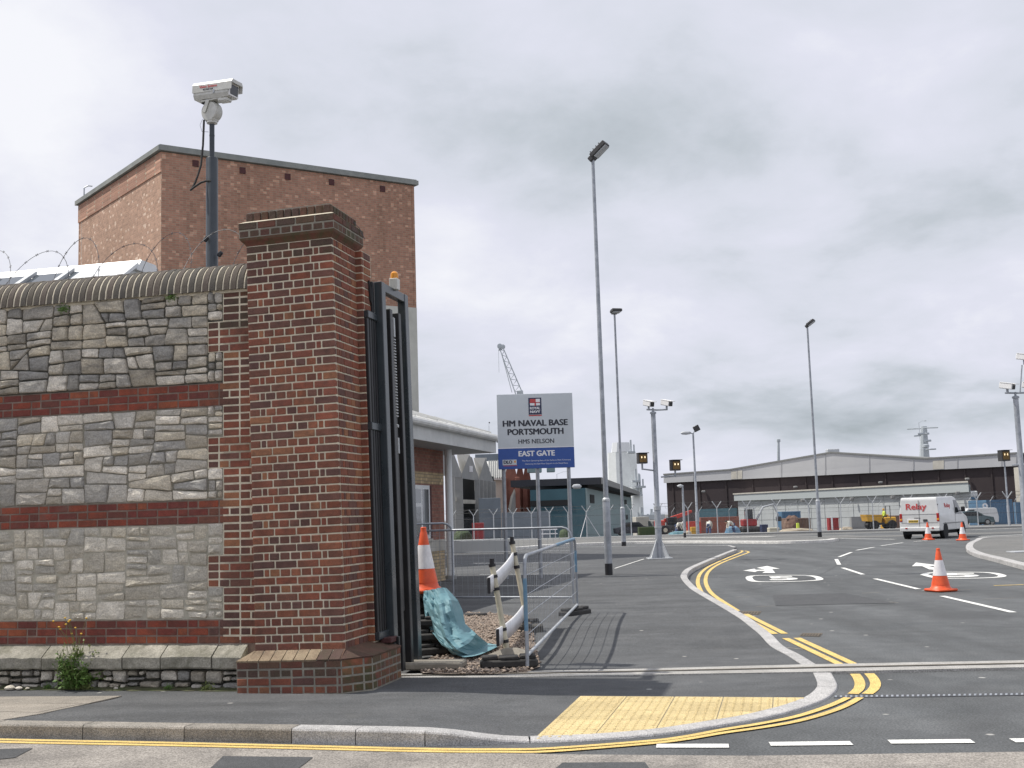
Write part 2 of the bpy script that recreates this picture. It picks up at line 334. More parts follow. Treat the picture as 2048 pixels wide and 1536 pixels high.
# ------------------------------------------------------------------ mesh helpers
class MB:
    def __init__(s): s.v = []; s.f = []
    def add(s, vs, fs):
        o = len(s.v); s.v += [tuple(p) for p in vs]; s.f += [tuple(i+o for i in f) for f in fs]; return s
    def box(s, c, d, b=0., rot=None, rz=0.):
        hx, hy, hz = d[0]/2, d[1]/2, d[2]/2
        mt = rot if rot is not None else Matrix.Rotation(rz, 3, 'Z')
        c = Vector(c)
        if b <= 0:
            vs = [c+mt @ Vector((x*hx, y*hy, z*hz)) for x in (-1, 1) for y in (-1, 1) for z in (-1, 1)]
            return s.add(vs, [(0, 1, 3, 2), (4, 6, 7, 5), (0, 4, 5, 1), (2, 3, 7, 6), (0, 2, 6, 4), (1, 5, 7, 3)])
        b = min(b, hx*.9, hy*.9, hz*.9)
        h = (hx, hy, hz); vs = []; ix = {}
        for sx_ in (-1, 1):
            for sy_ in (-1, 1):
                for sz_ in (-1, 1):
                    for a in range(3):
                        p = [sx_*hx, sy_*hy, sz_*hz]; sg = (sx_, sy_, sz_)
                        for k in range(3):
                            if k != a: p[k] = sg[k]*(h[k]-b)
                        ix[(sg, a)] = len(vs); vs.append(c+mt @ Vector(p))
        fs = []
        def sgn(a, va, b_, vb, c_, vc):
            t = [0, 0, 0]; t[a] = va; t[b_] = vb; t[c_] = vc; return tuple(t)
        for a in range(3):
            b_, c_ = (a+1) % 3, (a+2) % 3
            for va in (-1, 1):
                fs.append(tuple(ix[(sgn(a, va, b_, p, c_, q), a)] for p, q in ((-1, -1), (1, -1), (1, 1), (-1, 1))))
            for va in (-1, 1):
                for vb in (-1, 1):
                    fs.append((ix[(sgn(a, va, b_, vb, c_, -1), a)], ix[(sgn(a, va, b_, vb, c_, 1), a)], ix[(sgn(a, va, b_, vb, c_, 1), b_)], ix[(sgn(a, va, b_, vb, c_, -1), b_)]))
        for sx_ in (-1, 1):
            for sy_ in (-1, 1):
                for sz_ in (-1, 1):
                    fs.append(tuple(ix[((sx_, sy_, sz_), a)] for a in range(3)))
        return s.add(vs, fs)
    def prism(s, poly, z0, z1, top=None):            # plan polygon extruded in z; top = another outline
        n = len(poly); top = top or poly
        vs = [(p[0], p[1], z0) for p in poly]+[(p[0], p[1], z1) for p in top]
        return s.add(vs, [tuple(range(n))[::-1], tuple(range(n, 2*n))]+[(i, (i+1) % n, n+(i+1) % n, n+i) for i in range(n)])
    def slab(s, poly3, vec):                          # any 3-d outline extruded along a vector
        n = len(poly3); v = Vector(vec)
        vs = [Vector(p) for p in poly3]+[Vector(p)+v for p in poly3]
        return s.add(vs, [tuple(range(n))[::-1], tuple(range(n, 2*n))]+[(i, (i+1) % n, n+(i+1) % n, n+i) for i in range(n)])
    def tube(s, path, r, n=8, caps=True, closed=False):
        P = [Vector(p) for p in path]; m_ = len(P); rs = r if isinstance(r, (list, tuple)) else [r]*m_
        o = len(s.v); up = None
        for i, p in enumerate(P):
            if closed: t = (P[(i+1) % m_]-P[i-1])
            else: t = P[min(i+1, m_-1)]-P[max(i-1, 0)]
            t.normalize()
            if up is None:
                up = Vector((0, 0, 1)) if abs(t.z) < .9 else Vector((1, 0, 0))
            a = t.cross(up).normalized(); b_ = a.cross(t).normalized(); up = b_
            for k in range(n):
                an = 2*math.pi*k/n
                s.v.append(tuple(p+(a*math.cos(an)+b_*math.sin(an))*rs[i]))
        for i in range(m_ if closed else m_-1):
            j = (i+1) % m_
            for k in range(n):
                s.f.append((o+i*n+k, o+i*n+(k+1) % n, o+j*n+(k+1) % n, o+j*n+k))
        if caps and not closed:
            s.f.append(tuple(o+k for k in range(n))[::-1]); s.f.append(tuple(o+(m_-1)*n+k for k in range(n)))
        return s
    def lathe(s, prof, n=24, c=(0, 0, 0), ax='Z'):
        o = len(s.v)
        for r_, z in prof:
            for k in range(n):
                a = 2*math.pi*k/n; x, y = r_*math.cos(a), r_*math.sin(a)
                p = {'Z': (x, y, z), 'Y': (x, z, y), 'X': (z, x, y)}[ax]
                s.v.append((c[0]+p[0], c[1]+p[1], c[2]+p[2]))
        m_ = len(prof)
        for i in range(m_-1):
            for k in range(n):
                s.f.append((o+i*n+k, o+i*n+(k+1) % n, o+(i+1)*n+(k+1) % n, o+(i+1)*n+k))
        s.f.append(tuple(o+k for k in range(n))[::-1]); s.f.append(tuple(o+(m_-1)*n+k for k in range(n)))
        return s
    def grid(s, rows):
        o = len(s.v); a, b_ = len(rows), len(rows[0])
        for r_ in rows: s.v += [tuple(p) for p in r_]
        for i in range(a-1):
            for j in range(b_-1):
                s.f.append((o+i*b_+j, o+i*b_+j+1, o+(i+1)*b_+j+1, o+(i+1)*b_+j))
        return s
    def mesh(s, name, material, smooth_=False, recalc=True):
        me = bpy.data.meshes.new(name); me.from_pydata(s.v, [], s.f)
        if recalc:
            bm = bmesh.new(); bm.from_mesh(me); bmesh.ops.recalc_face_normals(bm, faces=bm.faces); bm.to_mesh(me); bm.free()
        if material: me.materials.append(M[material] if isinstance(material, str) else material)
        if smooth_:
            for p in me.polygons: p.use_smooth = True
            try: me.set_sharp_from_angle(angle=R(38))
            except Exception: pass
        return me
    def build(s, name, material, parent=None, smooth_=False, world=False, recalc=True):
        if world and parent is not None:
            l = parent.location; s.v = [(x-l.x, y-l.y, z-l.z) for x, y, z in s.v]
        return link(name, s.mesh(name, material, smooth_, recalc), parent)
def link(name, data, parent=None, loc=None, rot=None):
    o = bpy.data.objects.new(name, data); COL.objects.link(o)
    if parent is not None: o.parent = parent
    if loc is not None: o.location = loc
    if rot is not None: o.rotation_euler = rot
    return o
def tag(o, label, cat, group=None):
    o['label'] = label; o['category'] = cat
    if group: o['group'] = group
    return o
def thing(name, label, cat, loc=(0, 0, 0), rz=0., group=None):
    o = bpy.data.objects.new(name, None); COL.objects.link(o); o.location = loc; o.rotation_euler = (0, 0, rz); o.empty_display_size = .1
    return tag(o, label, cat, group)
def struct(o): o['kind'] = 'structure'; return o
def stuff(o): o['kind'] = 'stuff'; return o
def dup(root, loc, rz=None, label=None, scale=None):
    r = root.copy(); COL.objects.link(r); r.location = loc
    if rz is not None: r.rotation_euler = (0, 0, rz)
    if label: r['label'] = label
    if scale: r.scale = (scale,)*3
    for ch in list(root.children):
        c = ch.copy(); COL.objects.link(c); c.parent = r
        for g in ch.children:
            d = g.copy(); COL.objects.link(d); d.parent = c
    return r
def text_mesh(body, size, bold=0., extrude=.0015, align='CENTER', spacing=1.0):
    cu = bpy.data.curves.new('t', 'FONT'); cu.body = body; cu.size = size; cu.align_x = align; cu.align_y = 'CENTER'
    cu.offset = bold; cu.extrude = extrude; cu.space_character = spacing; cu.resolution_u = 3
    ob = bpy.data.objects.new('t', cu); COL.objects.link(ob)
    dg = bpy.context.evaluated_depsgraph_get()
    me = bpy.data.meshes.new_from_object(ob.evaluated_get(dg)); bpy.data.objects.remove(ob)
    return me
def text(name, body, size, material, parent, loc, rot=(R(90), 0, 0), width=None, **k):
    bold = k.pop('bold', 0.)
    me = text_mesh(body, size, bold=0., **k)
    if bold > .001:                                   # embolden: shifted copies, each a hair apart in depth
        bm = bmesh.new()
        for i, (dx, dy) in enumerate(((0, 0), (bold*2.2, 0), (-bold*2.2, 0), (0, bold), (0, -bold))):
            n0 = len(bm.verts); bm.from_mesh(me); bm.verts.ensure_lookup_table()
            for v in list(bm.verts)[n0:]: v.co.x += dx; v.co.y += dy; v.co.z += i*.00035
        bm.to_mesh(me); bm.free()
    if width:
        xs = [v.co.x for v in me.vertices]; w = max(xs)-min(xs); sc = width/w; mid = (max(xs)+min(xs))/2
        for v in me.vertices: v.co.x = (v.co.x-mid)*sc
    me.materials.clear(); me.materials.append(M[material])
    return link(name, me, parent, loc, rot)
# ================================================================== GROUND, ROADS, FOOTWAYS
def G2(px, py, z=0.): p = Gp(px, py, z); return (p.x, p.y)
b = MB(); ys = [-60, 0, 20, 45, 55, 65, 75, 85, 95, 105, 115, 125, 135, 145, 150, 170, 190, 215, 240, 260, 400, 800, 2500]
xs = [-1500, -300, -120, -60, -30, 0, 30, 60, 120, 300, 1500]
b.grid([[(x, y, zg(y)-.012) for x in xs] for y in ys]); struct(b.build('ground', 'ground', recalc=False))
b = MB(); ys = [7.2+i*3 for i in range(14)]+[50+i*3 for i in range(12)]
b.grid([[(x, y, zg(y)) for x in (-14, -8, -4, 0, 4, 8, 12, 16, 20, 24, 28, 32, 38, 46, 60)] for y in ys])
road = struct(b.build('road', 'asphalt', recalc=False))
edge = [G2(-700, 1452), G2(0, 1479), G2(850, 1497), G2(1000, 1505), G2(1100, 1510), G2(1500, 1513), G2(2048, 1505), G2(2700, 1490)]
b = MB(); b.grid([[(*p, .005) for p in edge], [(p[0]*1.15, 4.5, .005) for p in edge], [(p[0]*1.3, .2, .005) for p in edge], [(p[0]*1.5, -6, .005) for p in edge]])
main_road = struct(b.build('main_road', 'road_chippings', recalc=False))
def patch(name, pxs, z, material, parent=None):
    bb = MB(); n = len(pxs); bb.add([Gp(x, y, z) for x, y in pxs], [tuple(range(n))]); return bb.build(name, material, parent, recalc=False)
patch('asphalt_or_shadow_patch', [(446, 1512), (626, 1514), (604, 1531), (560, 1560), (395, 1560)], .009, 'dark_asphalt', main_road)
patch('asphalt_or_shadow_patch', [(1125, 1525), (1290, 1524), (1305, 1545), (1100, 1545)], .009, 'dark_asphalt', main_road)
patch('asphalt_or_shadow_patch', [(-90, 1500), (66, 1496), (30, 1515), (-120, 1530)], .009, 'dark_asphalt', main_road)  # dark sheet painting a cast shadow on the road, no tarmac repair
patch('asphalt_or_shadow_patch', [(1545, 1190), (1690, 1186), (1790, 1206), (1552, 1211)], .004, 'dark_asphalt', road)

# kerb lines, traced on the ground: road-side edge
Kleft = [G2(-500, 1462), G2(-200, 1470), G2(0, 1476), G2(165, 1479), G2(368, 1483), G2(583, 1487), G2(711, 1490), G2(850, 1493)]
Kramp = [G2(850, 1493), G2(955, 1491), G2(1060, 1487)]
Kdrop = [G2(*p) for p in ((1060, 1487), (1180, 1483), (1300, 1474), (1373, 1465), (1446, 1453), (1519, 1441), (1592, 1423), (1628, 1411), (1650, 1402), (1667, 1390), (1676, 1377), (1673, 1365), (1664, 1349))]
C6 = lambda x, y: (1300+x*.36523, 1080+y*.36523)
Kin = [G2(*C6(*p)) for p in ((915, 690), (820, 632), (735, 590), (672, 540), (600, 497), (450, 405), (330, 335), (260, 290), (213, 240), (207, 212), (232, 180), (300, 145), (400, 100), (480, 66))]
def arc(path):
    d = [0]
    for a, c in zip(path, path[1:]): d.append(d[-1]+math.hypot(c[0]-a[0], c[1]-a[1]))
    return d
def at(path, d, s):
    s = min(max(s, 0), d[-1])
    for i in range(len(d)-1):
        if s <= d[i+1]+1e-9:
            t = (s-d[i])/max(1e-9, d[i+1]-d[i]); a, c = path[i], path[i+1]
            return (a[0]+(c[0]-a[0])*t, a[1]+(c[1]-a[1])*t), ((c[0]-a[0]), (c[1]-a[1]))
    return path[-1], (path[-1][0]-path[-2][0], path[-1][1]-path[-2][1])
def smooth_path(path, n=6):
    out = []
    P = [path[0]]+list(path)+[path[-1]]
    for i in range(1, len(P)-2):
        p0, p1, p2, p3 = (np.array(P[k]) for k in (i-1, i, i+1, i+2))
        for k in range(n):
            t = k/n
            out.append(tuple(.5*((2*p1)+(-p0+p2)*t+(2*p0-5*p1+4*p2-p3)*t*t+(-p0+3*p1-3*p2+p3)*t**3)))
    out.append(tuple(path[-1])); return out
def offset(path, w):
    out = []
    for i, p in enumerate(path):
        a = path[max(i-1, 0)]; c = path[min(i+1, len(path)-1)]
        dx, dy = c[0]-a[0], c[1]-a[1]; l = math.hypot(dx, dy) or 1
        out.append((p[0]-dy/l*w, p[1]+dx/l*w))
    return out
def kerb(name, path, ztop, w, length, material, joints=None):
    d = arc(path); tot = d[-1]
    bb = MB(); back = offset(path, w)
    bb.grid([[(*p, -.06+.0) for p in path], [(*p, -.06) for p in back]])
    root = struct(bb.build(name, 'dark_asphalt', recalc=False))
    cuts = joints or [tot*i/max(1, round(tot/length)) for i in range(max(1, round(tot/length))+1)]
    for s0, s1 in zip(cuts, cuts[1:]):
        k = max(2, int((s1-s0)/.18)); rows = []
        g = .004
        for i in range(k+1):
            s = s0+g+(s1-s0-2*g)*i/k
            (x, y), (tx, ty) = at(path, d, s); l = math.hypot(tx, ty); nx, ny = -ty/l, tx/l
            zt = ztop(x+nx*w, y+ny*w); c = .016
            rows.append([(x, y, -.05), (x, y, zt-c), (x+nx*c*.4, y+ny*c*.4, zt-c*.3), (x+nx*c, y+ny*c, zt), (x+nx*w, y+ny*w, zt), (x+nx*w, y+ny*w, -.05)])
        sb = MB(); sb.grid(rows); n_ = 6; sb.f.append(tuple(range(n_))); sb.f.append(tuple(k*n_+j for j in range(n_))[::-1])
        sb.build('kerb_stone', material, root)
    return root
kw = .15
zk = lambda x, y: zf(x, y)+.005
Kl = Kleft; dl = arc(Kl)
kerb('kerb', Kl, zk, kw, .9, 'kerb_old', joints=[0, dl[1]*.5, dl[1], dl[2]*.97, dl[3], dl[4], dl[5]])
kerb('kerb', [Kl[5], Kl[6], Kl[7]], zk, kw, .9, 'kerb_new', joints=[0, arc(Kl[5:8])[1], arc(Kl[5:8])[2]])
kerb('kerb', Kramp, zk, kw, 2, 'kerb_new')
Kd = smooth_path(Kdrop, 5); kerb('kerb', Kd, zk, kw+.02, .9, 'kerb_new')
Ki = smooth_path(Kin, 6); kerb('kerb', Ki, zk, kw, .9, 'kerb_new')
# footways as sheets that follow their levels
def sheet(name, outline, zfun, material, step=.5, kind=True, parent=None):
    pts = [Vector(p) for p in outline]; n = len(pts)
    x0, x1 = min(p.x for p in pts), max(p.x for p in pts); y0, y1 = min(p.y for p in pts), max(p.y for p in pts)
    inner = []
    def inside(x, y):
        c = False
        for i in range(n):
            a, e = pts[i], pts[i-1]
            if (a.y > y) != (e.y > y) and x < (e.x-a.x)*(y-a.y)/(e.y-a.y)+a.x: c = not c
        return c
    y = y0+step/2
    while y < y1:
        st = step*(1+max(0, y-18)*.08); x = x0+step/2
        while x < x1:
            if inside(x, y): inner.append(Vector((x, y)))
            x += st
        y += st
    v, e, f, *_ = geometry.delaunay_2d_cdt(pts+inner, [(i, (i+1) % n) for i in range(n)], [], 1, 1e-5)
    bb = MB(); bb.add([(p.x, p.y, zfun(p.x, p.y)) for p in v], f)
    o = bb.build(name, material, parent, recalc=False)
    return struct(o) if kind else o
bk = lambda path, w: offset(path, w-.004)
back_line = bk(Kl, kw)+bk(Kramp, kw)[1:]+bk(Kd, kw+.02)[1:]
beamF = [G2(1637, 1349), G2(1300, 1354.5), G2(1000, 1358.5), G2(780, 1363)]
beamB = [G2(780, 1353), G2(1000, 1348), G2(1300, 1342), G2(1612, 1334)]
footway = sheet('footway', back_line+beamF+[(-1.6, 11.6), (-4, 12.6), (-7.5, 13)], zf, 'footway_asphalt', .3)
inner_back = bk(Ki, kw)
far_edge = [G2(1473, 1098), G2(1462, 1096), G2(1400, 1095.5), G2(1300, 1096.5), G2(1150, 1099), (-9, 48)]
sheet('footway', beamB+inner_back+far_edge+[(-9, 13)], zf, 'footway_asphalt', .6)
kerb('kerb', [G2(1474, 1099.5), G2(1462, 1096), G2(1400, 1095.5), G2(1300, 1096.5), G2(1150, 1099), (-6, 48.1)], lambda x, y: .106, .14, 2.2, 'kerb_new')

# gate track across the entrance
def strip(p0s, p1s, z): return [[(*p, z) for p in p0s], [(*p, z) for p in p1s]]
TF = [G2(760, 1363.5), G2(1300, 1354.5), G2(1637, 1349), G2(2048, 1340), G2(2500, 1329)]
TB = [G2(760, 1353.5), G2(1300, 1342), G2(1612, 1334), G2(2048, 1326), G2(2500, 1316)]
def lerp2(a, c, t): return (a[0]+(c[0]-a[0])*t, a[1]+(c[1]-a[1])*t)
b = MB(); b.slab([(*p, .026) for p in TF]+[(*p, .026) for p in TB[::-1]], (0, 0, -.08)); track = struct(b.build('gate_track', 'concrete'))
b = MB(); b.slab([(*lerp2(a, c, .42), .0275) for a, c in zip(TF, TB)]+[(*lerp2(a, c, .56), .0275) for a, c in zip(TF, TB)][::-1], (0, 0, -.004)); b.build('rail', 'dark_metal', track)
b = MB(); b.slab([(*lerp2(a, c, .46), .036) for a, c in zip(TF, TB)]+[(*lerp2(a, c, .52), .036) for a, c in zip(TF, TB)][::-1], (0, 0, -.01)); b.build('rail', 'wood_dusty', track)
# slot drain
DF = [G2(1668, 1396.5), G2(1850, 1394.5), G2(2048, 1391.5), G2(2400, 1386)]; DB = [G2(1668, 1392), G2(1850, 1390), G2(2048, 1387), G2(2400, 1381)]
b = MB(); b.slab([(*p, .004) for p in DF]+[(*p, .004) for p in DB[::-1]], (0, 0, -.05)); dr = struct(b.build('slot_drain', 'dark_metal'))
gb = MB()
dd = arc(DF); dB_ = arc(DB)
for i in range(70):
    a, _ = at(DF, dd, dd[-1]*(i+.15)/70); c, _ = at(DB, dB_, dB_[-1]*(i+.15)/70); a2, _ = at(DF, dd, dd[-1]*(i+.6)/70); c2, _ = at(DB, dB_, dB_[-1]*(i+.6)/70)
    gb.slab([(*lerp2(a, c, .12), .007), (*lerp2(a2, c2, .12), .007), (*lerp2(a2, c2, .88), .007), (*lerp2(a, c, .88), .007)], (0, 0, -.004))
gb.build('grating', 'galv', dr)

# ---- painted markings
def line(name, pxs, w, material, z=.006, sm=0, parent=road, world=None):
    P = world or [G2(*p) for p in pxs]
    if sm: P = smooth_path(P, sm)
    a, c = offset(P, w/2), offset(P, -w/2)
    bb = MB(); bb.grid([[(x, y, z+zg(y)) for x, y in a], [(x, y, z+zg(y)) for x, y in c]]); return bb.build(name, material, parent, recalc=False)
yl = .062
inner = [(-400, 1470), (0, 1481), (300, 1487), (600, 1494), (850, 1500), (1000, 1501), (1100, 1499)]+[C6(*p) for p in ((0, 1106), (200, 1081), (400, 1044), (600, 1012), (800, 972), (950, 925), (1030, 893), (1082, 868))]
outer = [(-400, 1474), (0, 1486), (300, 1492), (600, 1499), (850, 1505), (1000, 1506), (1100, 1505)]+[C6(*p) for p in ((0, 1120), (200, 1096), (400, 1062), (600, 1034), (800, 999), (960, 955), (1070, 913), (1150, 868))]
line('yellow_line', inner, yl, 'yellow_paint', .009, 4); line('yellow_line', outer, yl, 'yellow_paint', .009, 4)
line('yellow_line', [C6(*p) for p in ((1112, 846), (1142, 820), (1150, 790), (1140, 760), (1122, 736))], .09, 'yellow_paint', .006, 4)
line('yellow_line', [C6(*p) for p in ((1190, 846), (1225, 818), (1235, 788), (1222, 758), (1200, 734))], .09, 'yellow_paint', .006, 4)
for pa, pb in (((1055, 690), (742, 540)), ((1135, 690), (805, 538)), ((684, 516), (480, 408)), ((738, 515), (524, 407))):
    line('yellow_line', [C6(*pa), C6(*pb)], .085, 'yellow_paint')
line('yellow_line', [C6(*p) for p in ((424, 392), (300, 306), (270, 262), (262, 222), (280, 180), (330, 142), (420, 101), (495, 70), (505, 60), (488, 58))], .085, 'yellow_paint', .006, 5)
line('yellow_line', [C6(*p) for p in ((480, 390), (350, 304), (312, 255), (305, 212), (325, 170), (380, 132), (470, 95), (528, 74), (540, 66), (520, 60))], .085, 'yellow_paint', .006, 5)
for pa, pb in (((1600, 308), (1990, 398)), ((1232, 213), (1470, 270)), ((1055, 153), (1168, 190)), ((1020, 106), (1036, 136)), ((1036, 93), (1103, 68)), ((1130, 57), (1228, 40)), ((1265, 32), (1385, 15)), ((1445, 9), (1520, 2))):
    line('lane_dash', [C6(*pa), C6(*pb)], .105, 'white_paint')
for pa, pb in (((35, 1131), (432, 1131)), ((656, 1121), (1104, 1116)), ((1310, 1109), (1767, 1105)), ((1985, 1102), (2400, 1095))):
    line('give_way_dash', [C6(*pa), C6(*pb)], .125, 'white_paint')
def poly_mark(name, pxs, z=.006): 
    bb = MB(); n = len(pxs); bb.add([Gp(x, y, z) for x, y in pxs], [tuple(range(n))]); return bb.build(name, 'white_paint', road, recalc=False)
poly_mark('road_arrow', [C6(*p) for p in ((640, 142), (712, 157), (668, 158), (686, 180), (615, 180), (632, 169), (590, 169), (575, 175), (510, 167), (572, 157), (580, 163), (632, 162), (585, 152))])
C3 = lambda x, y: (1720+x*.18232, 960+y*.18232)
poly_mark('road_arrow', [C3(*p) for p in ((570, 945), (615, 905), (835, 932), (840, 944), (730, 940), (850, 966), (848, 985), (760, 980), (680, 944))])
def oval(pxs, w):
    P = [G2(*p) for p in pxs]; cx, cy = sum(p[0] for p in P)/len(P), sum(p[1] for p in P)/len(P)
    P = smooth_path(P+[P[0]], 4)
    bb = MB(); bb.grid([[(x, y, .006) for x, y in offset(P, w/2)], [(x, y, .006) for x, y in offset(P, -w/2)]]); bb.build('limit_outline', 'white_paint', road, recalc=False)
    return cx, cy
c1 = oval([C6(*p) for p in ((541, 208), (565, 197), (700, 194), (870, 196), (925, 210), (908, 222), (740, 229), (575, 228))], .15)
c2 = oval([C3(*p) for p in ((700, 1040), (780, 1020), (950, 1013), (1390, 1017), (1560, 1050), (1470, 1072), (1100, 1082), (860, 1077))], .16)
for (cx, cy), hx, rz in ((c1, .62, R(-8)), (c2, .75, R(-18))):
    me = text_mesh('5', 1.0, bold=.03)
    xs_ = [v.co.x for v in me.vertices]; ys_ = [v.co.y for v in me.vertices]
    for v in me.vertices:
        v.co.x = (v.co.x-(max(xs_)+min(xs_))/2)/(max(xs_)-min(xs_))*hx; v.co.y = (v.co.y-(max(ys_)+min(ys_))/2)/(max(ys_)-min(ys_))*1.5; v.co.z *= .5
    me.materials.clear(); me.materials.append(M['white_paint']); link('speed_figure', me, road, (cx, cy, .0065), (0, 0, rz))
line('worn_line', [C3(1470, 1160), C3(1799, 1150)], .09, 'yellow_paint', .005)
for pa, pb in (((1250, 1142), (1285, 1124)), ((1430, 1062), (1640, 1072))): pass
0 and patch('dust_streak', [(1305, 1244), (1378, 1243), (1380, 1248), (1306, 1249)], .115, 'wood_dusty', footway)
line('joint_line', [(1230, 1145), (1288, 1125)], .05, 'white_paint', .108)
for pa, pb in (((470, 312), (545, 312)), ((580, 366), (680, 362)), ((1160, 292), (1260, 288)), ((1655, 275), (1760, 272)), ((1285, 338), (1360, 344)), ((1820, 325), (2000, 318)), ((750, 590), (840, 600))):
    line('chalk_mark', [C6(*pa), C6(*pb)], .03, 'kerb_old', .0035)
for cx_2, cy_2 in ((545, 398), (880, 518)):         # rusty gully covers beside the kerb
    P_ = [C6(cx_2-62, cy_2+7), C6(cx_2+50, cy_2+10), C6(cx_2+66, cy_2-8), C6(cx_2-45, cy_2-9)]
    gc = patch('gully_cover', P_, .005, 'gully', road)
    for t in range(7):
        a_, b_2 = lerp2(P_[0], P_[1], (t+.3)/7), lerp2(P_[3], P_[2], (t+.3)/7); a2_, b2_ = lerp2(P_[0], P_[1], (t+.65)/7), lerp2(P_[3], P_[2], (t+.65)/7)
        patch('gully_slot', [lerp2(a_, b_2, .15), lerp2(a2_, b2_, .15), lerp2(a2_, b2_, .85), lerp2(a_, b_2, .85)], .007, 'dark_void', gc)
for pts_ in (((1552, 1212), (1660, 1216), (1790, 1208)), ((1500, 1180), (1640, 1150), (1700, 1110))):
    line('tar_seam', pts_, .014, 'dark_asphalt', .003, 4)
# ---- tactile paving
reg = [G2(1160, 1393, .014), G2(1400, 1394.5, .014), G2(1612, 1397, .014)]+[p for p in offset(Kd, kw+.024)[::-1] if G2(1065, 1484)[0] < p[0] < G2(1612, 1397)[0]-.03 and p[1] < G2(1600, 1398)[1]]+[G2(1066, 1480, .014)]
o0 = Vector(G2(1066, 1480, .014)); ax = (Vector(G2(1160, 1393, .014))-o0).normalized(); ay = Vector((ax.y, -ax.x))
def clip(poly, a, c):                                # keep the left of a->c
    out = []
    for i in range(len(poly)):
        p, q = poly[i-1], poly[i]
        sp = (c[0]-a[0])*(p[1]-a[1])-(c[1]-a[1])*(p[0]-a[0]); sq = (c[0]-a[0])*(q[1]-a[1])-(c[1]-a[1])*(q[0]-a[0])
        if (sp < 0) != (sq < 0):
            t = sp/(sp-sq); out.append((p[0]+(q[0]-p[0])*t, p[1]+(q[1]-p[1])*t))
        if sq >= 0: out.append(q)
    return out
def hull(P):
    P = sorted(set(P)); lo, hi_ = [], []
    for Q, dst in ((P, lo), (P[::-1], hi_)):
        for p in Q:
            while len(dst) > 1 and (dst[-1][0]-dst[-2][0])*(p[1]-dst[-2][1])-(dst[-1][1]-dst[-2][1])*(p[0]-dst[-2][0]) <= 1e-7: dst.pop()
            dst.append(p)
    return lo[:-1]+hi_[:-1]
reg = hull([(round(a, 5), round(c, 5)) for a, c in reg])
area2 = sum(reg[i-1][0]*reg[i][1]-reg[i][0]*reg[i-1][1] for i in range(len(reg)))
regc = reg if area2 > 0 else reg[::-1]
b = MB(); b.prism(regc, -.04, .014+.001); bed = struct(b.build('tactile_paving', 'mortar_mid'))
def inpoly(x, y, P):
    c = False
    for i in range(len(P)):
        a, e = P[i], P[i-1]
        if (a[1] > y) != (e[1] > y) and x < (e[0]-a[0])*(y-a[1])/(e[1]-a[1])+a[0]: c = not c
    return c
T = .40
for i in range(-8, 12):
    for j in range(-8, 12):
        g = .009
        cs = [o0+ax*(T*(i+u_))+ay*(T*(j+v_)) for u_, v_ in ((g, g), (1-g, g), (1-g, 1-g), (g, 1-g))]
        pl = [(p.x, p.y) for p in cs]
        ar = sum(pl[k-1][0]*pl[k][1]-pl[k][0]*pl[k-1][1] for k in range(4))
        if ar < 0: pl = pl[::-1]
        for k in range(len(regc)):
            pl = clip(pl, regc[k-1], regc[k])
            if len(pl) < 3: break
        if len(pl) < 3: continue
        A = abs(sum(pl[k-1][0]*pl[k][1]-pl[k][0]*pl[k-1][1] for k in range(len(pl))))/2
        if A < .006: continue
        tb = MB(); tb.prism(pl, .005, .0185)
        for a in range(6):
            for c in range(6):
                p = o0+ax*(T*(i+(a+.5)/6))+ay*(T*(j+(c+.5)/6))
                if not inpoly(p.x, p.y, pl): continue
                o_ = len(tb.v)
                for r_, z in ((.0145, .0185), (.010, .0235)):
                    for q in range(6): tb.v.append((p.x+r_*math.cos(q*math.pi/3), p.y+r_*math.sin(q*math.pi/3), z))
                for q in range(6): tb.f.append((o_+q, o_+(q+1) % 6, o_+6+(q+1) % 6, o_+6+q))
                tb.f.append(tuple(o_+6+q for q in range(6)))
        tb.build('tactile_tile', 'tactile', bed)
# ---- old paving slabs by the wall
slab_root = (sheet('paving_slabs', [G2(*q, .08) for q in ((-400, 1392), (0, 1386), (244, 1384), (85, 1433), (0, 1447), (-400, 1452))], lambda x, y: zf(x, y)+.003, 'mortar_mid', .3))
P0 = Vector(G2(244, 1384, .08)); rx = Vector((math.cos(R(-13.5)), math.sin(R(-13.5)))); ry = Vector((-rx.y, rx.x))
sreg = [G2(*p, .08) for p in ((-400, 1392), (-400, 1452), (0, 1447), (85, 1433), (244, 1384), (0, 1386))]
ar = sum(sreg[k-1][0]*sreg[k][1]-sreg[k][0]*sreg[k-1][1] for k in range(6)); sreg = sreg if ar > 0 else sreg[::-1]
for j in range(-5, 2):
    for i in range(-9, 3):
        wS, hS = .75, .60; ox = .37*(j % 2)
        cs = [P0+rx*(wS*(i+u_)+ox)+ry*(hS*(j+v_)) for u_, v_ in ((.006, .008), (.994, .008), (.994, .992), (.006, .992))]
        pl = [(p.x, p.y) for p in cs]
        for k in range(len(sreg)):
            pl = clip(pl, sreg[k-1], sreg[k])
            if len(pl) < 3: break
        if len(pl) < 3: continue
        dz_ = .0075+rnd.uniform(-.001, .0015); tb = MB(); n_ = len(pl); tb.add([(x, y, zf(x, y)-.02) for x, y in pl]+[(x, y, zf(x, y)+dz_) for x, y in pl], [tuple(range(n_))[::-1], tuple(range(n_, 2*n_))]+[(q, (q+1) % n_, n_+(q+1) % n_, n_+q) for q in range(n_)]); tb.build('paving_slab', 'slab', slab_root)
